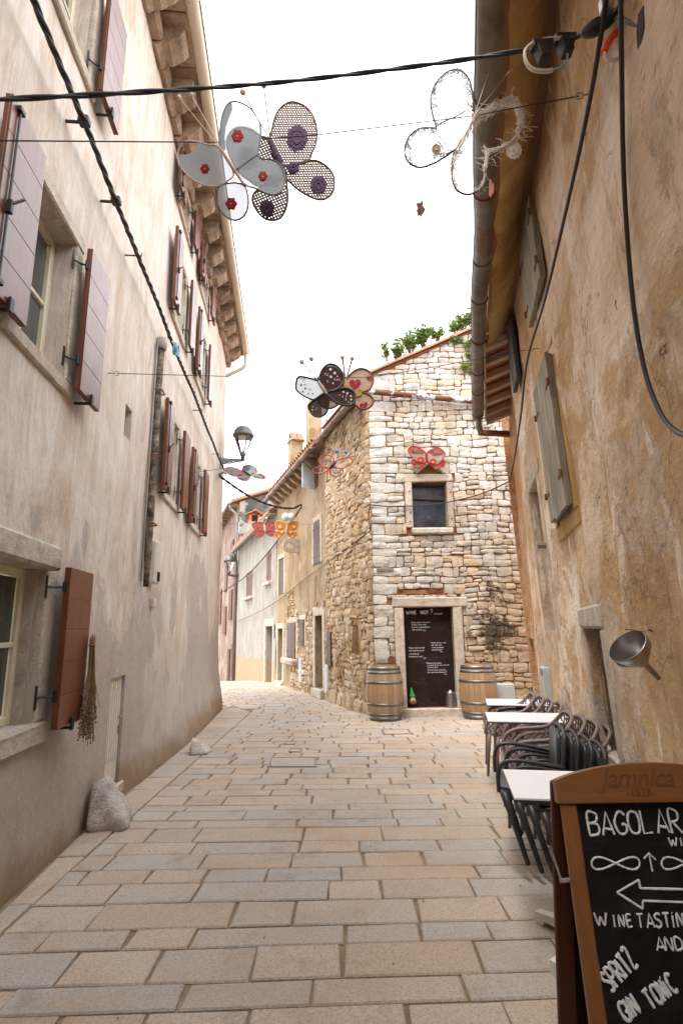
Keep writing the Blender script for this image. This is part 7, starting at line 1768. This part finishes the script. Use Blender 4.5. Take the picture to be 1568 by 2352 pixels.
for px, wd, sz in ((470, 'Jamnica', .088), ):
    p = SB.hit(*zs(490, 305), .0185); text_part('carved_name', wd, sz, p, AX, SBu, M['sign_carve'], hd, .35, 0, .92)
p = SB.hit(*zs(715, 385), .0185); text_part('carved_year', '-1828-', .036, p, AX, SBu, M['sign_carve'], hd)

# ================================================================= funnel and dried twigs on the brown wall
fu = thing('metal_funnel', 'large dull steel funnel hanging on the brown wall above the sign', 'funnel', RW.hit(1470, 1500, .1))
r0 = RW.hit(1443, 1487, .17); r1 = RW.hit(1479, 1524, .10); ax = (r1 - r0).normalized(); sx = ax.cross(RW.n).normalized(); sy = ax.cross(sx)
k = (r0 - CAMO).dot(F_) / FOC; Rr = 47 * k; Lc = (r1 - r0).length
c = MB(); c.lathe([(Rr * .98, -.012), (Rr, -.012), (Rr * 1.03, -.006), (Rr * 1.0, .004), (Rr * .98, .03), (.022, Lc), (.016, Lc + .01), (.011, Lc + .11), (.008, Lc + .11), (.012, Lc), (Rr * .96, .03), (Rr * .98, -.012)], r0, 36, sx, sy, ax); c.fix = True
part('cone', c, M['steel'], fu, True)
c = MB(); c.tube([RW.hit(1496, 1449, -.02), RW.hit(1490, 1447, .08)], .005, 6); c.tube([RW.hit(1480, 1452, .1), r0 - ax * .01 + sy * 0 + V((0, 0, Rr * .8))], .003, 5); part('nail', c, M['rust'], fu)
rt = random.Random(4); tw = thing('dried_twigs', 'bundle of dried twigs stuffed in the little wall niche behind the chairs', 'twigs', RW.pt(4.3, NI[2], -.2)); c = MB(); d = MB()
for i in range(140):
    u = rt.uniform(4.08, 4.45); z1 = rt.uniform(1.0, 1.4); w0_ = rt.uniform(-.30, -.03)
    pts = [RW.pt(u + rt.uniform(-.04, .04), NI[2] + .005, w0_), RW.pt(u + rt.uniform(-.05, .05), (NI[2] + z1) / 2, w0_ + rt.uniform(-.03, .03)), RW.pt(u + rt.uniform(-.1, .08), z1, w0_ + rt.uniform(-.04, .03))]; c.tube(pts, .003, 4, caps=False)
    for k in range(3): d.ball(pts[0].lerp(pts[1], rt.uniform(.1, .9)), .007, 5)
part('stems', c, M['straw'], tw, kind='stuff'); part('seed_heads', d, M['lavender'], tw, kind='stuff')
# dry leaves and crumbs on the paving
lv = MB(); r9 = random.Random(2)
for i in range(60):
    x, y = r9.uniform(-1.6, 1.3), r9.uniform(2.4, 9); s = r9.uniform(.006, .014); a = r9.uniform(0, 6.28); z = g(y) + .004
    lv.add([V((x + s * math.cos(a), y + s * math.sin(a), z)), V((x - s * .5 * math.sin(a), y + s * .5 * math.cos(a), z + .004)), V((x - s * math.cos(a), y - s * math.sin(a), z)), V((x + s * .5 * math.sin(a), y - s * .5 * math.cos(a), z + .003))], [(0, 1, 2, 3)])
o = solo('leaf_litter', lv, M['straw'], 'scattered crumbs of dry leaves on the paving', 'leaf litter'); o['kind'] = 'stuff'
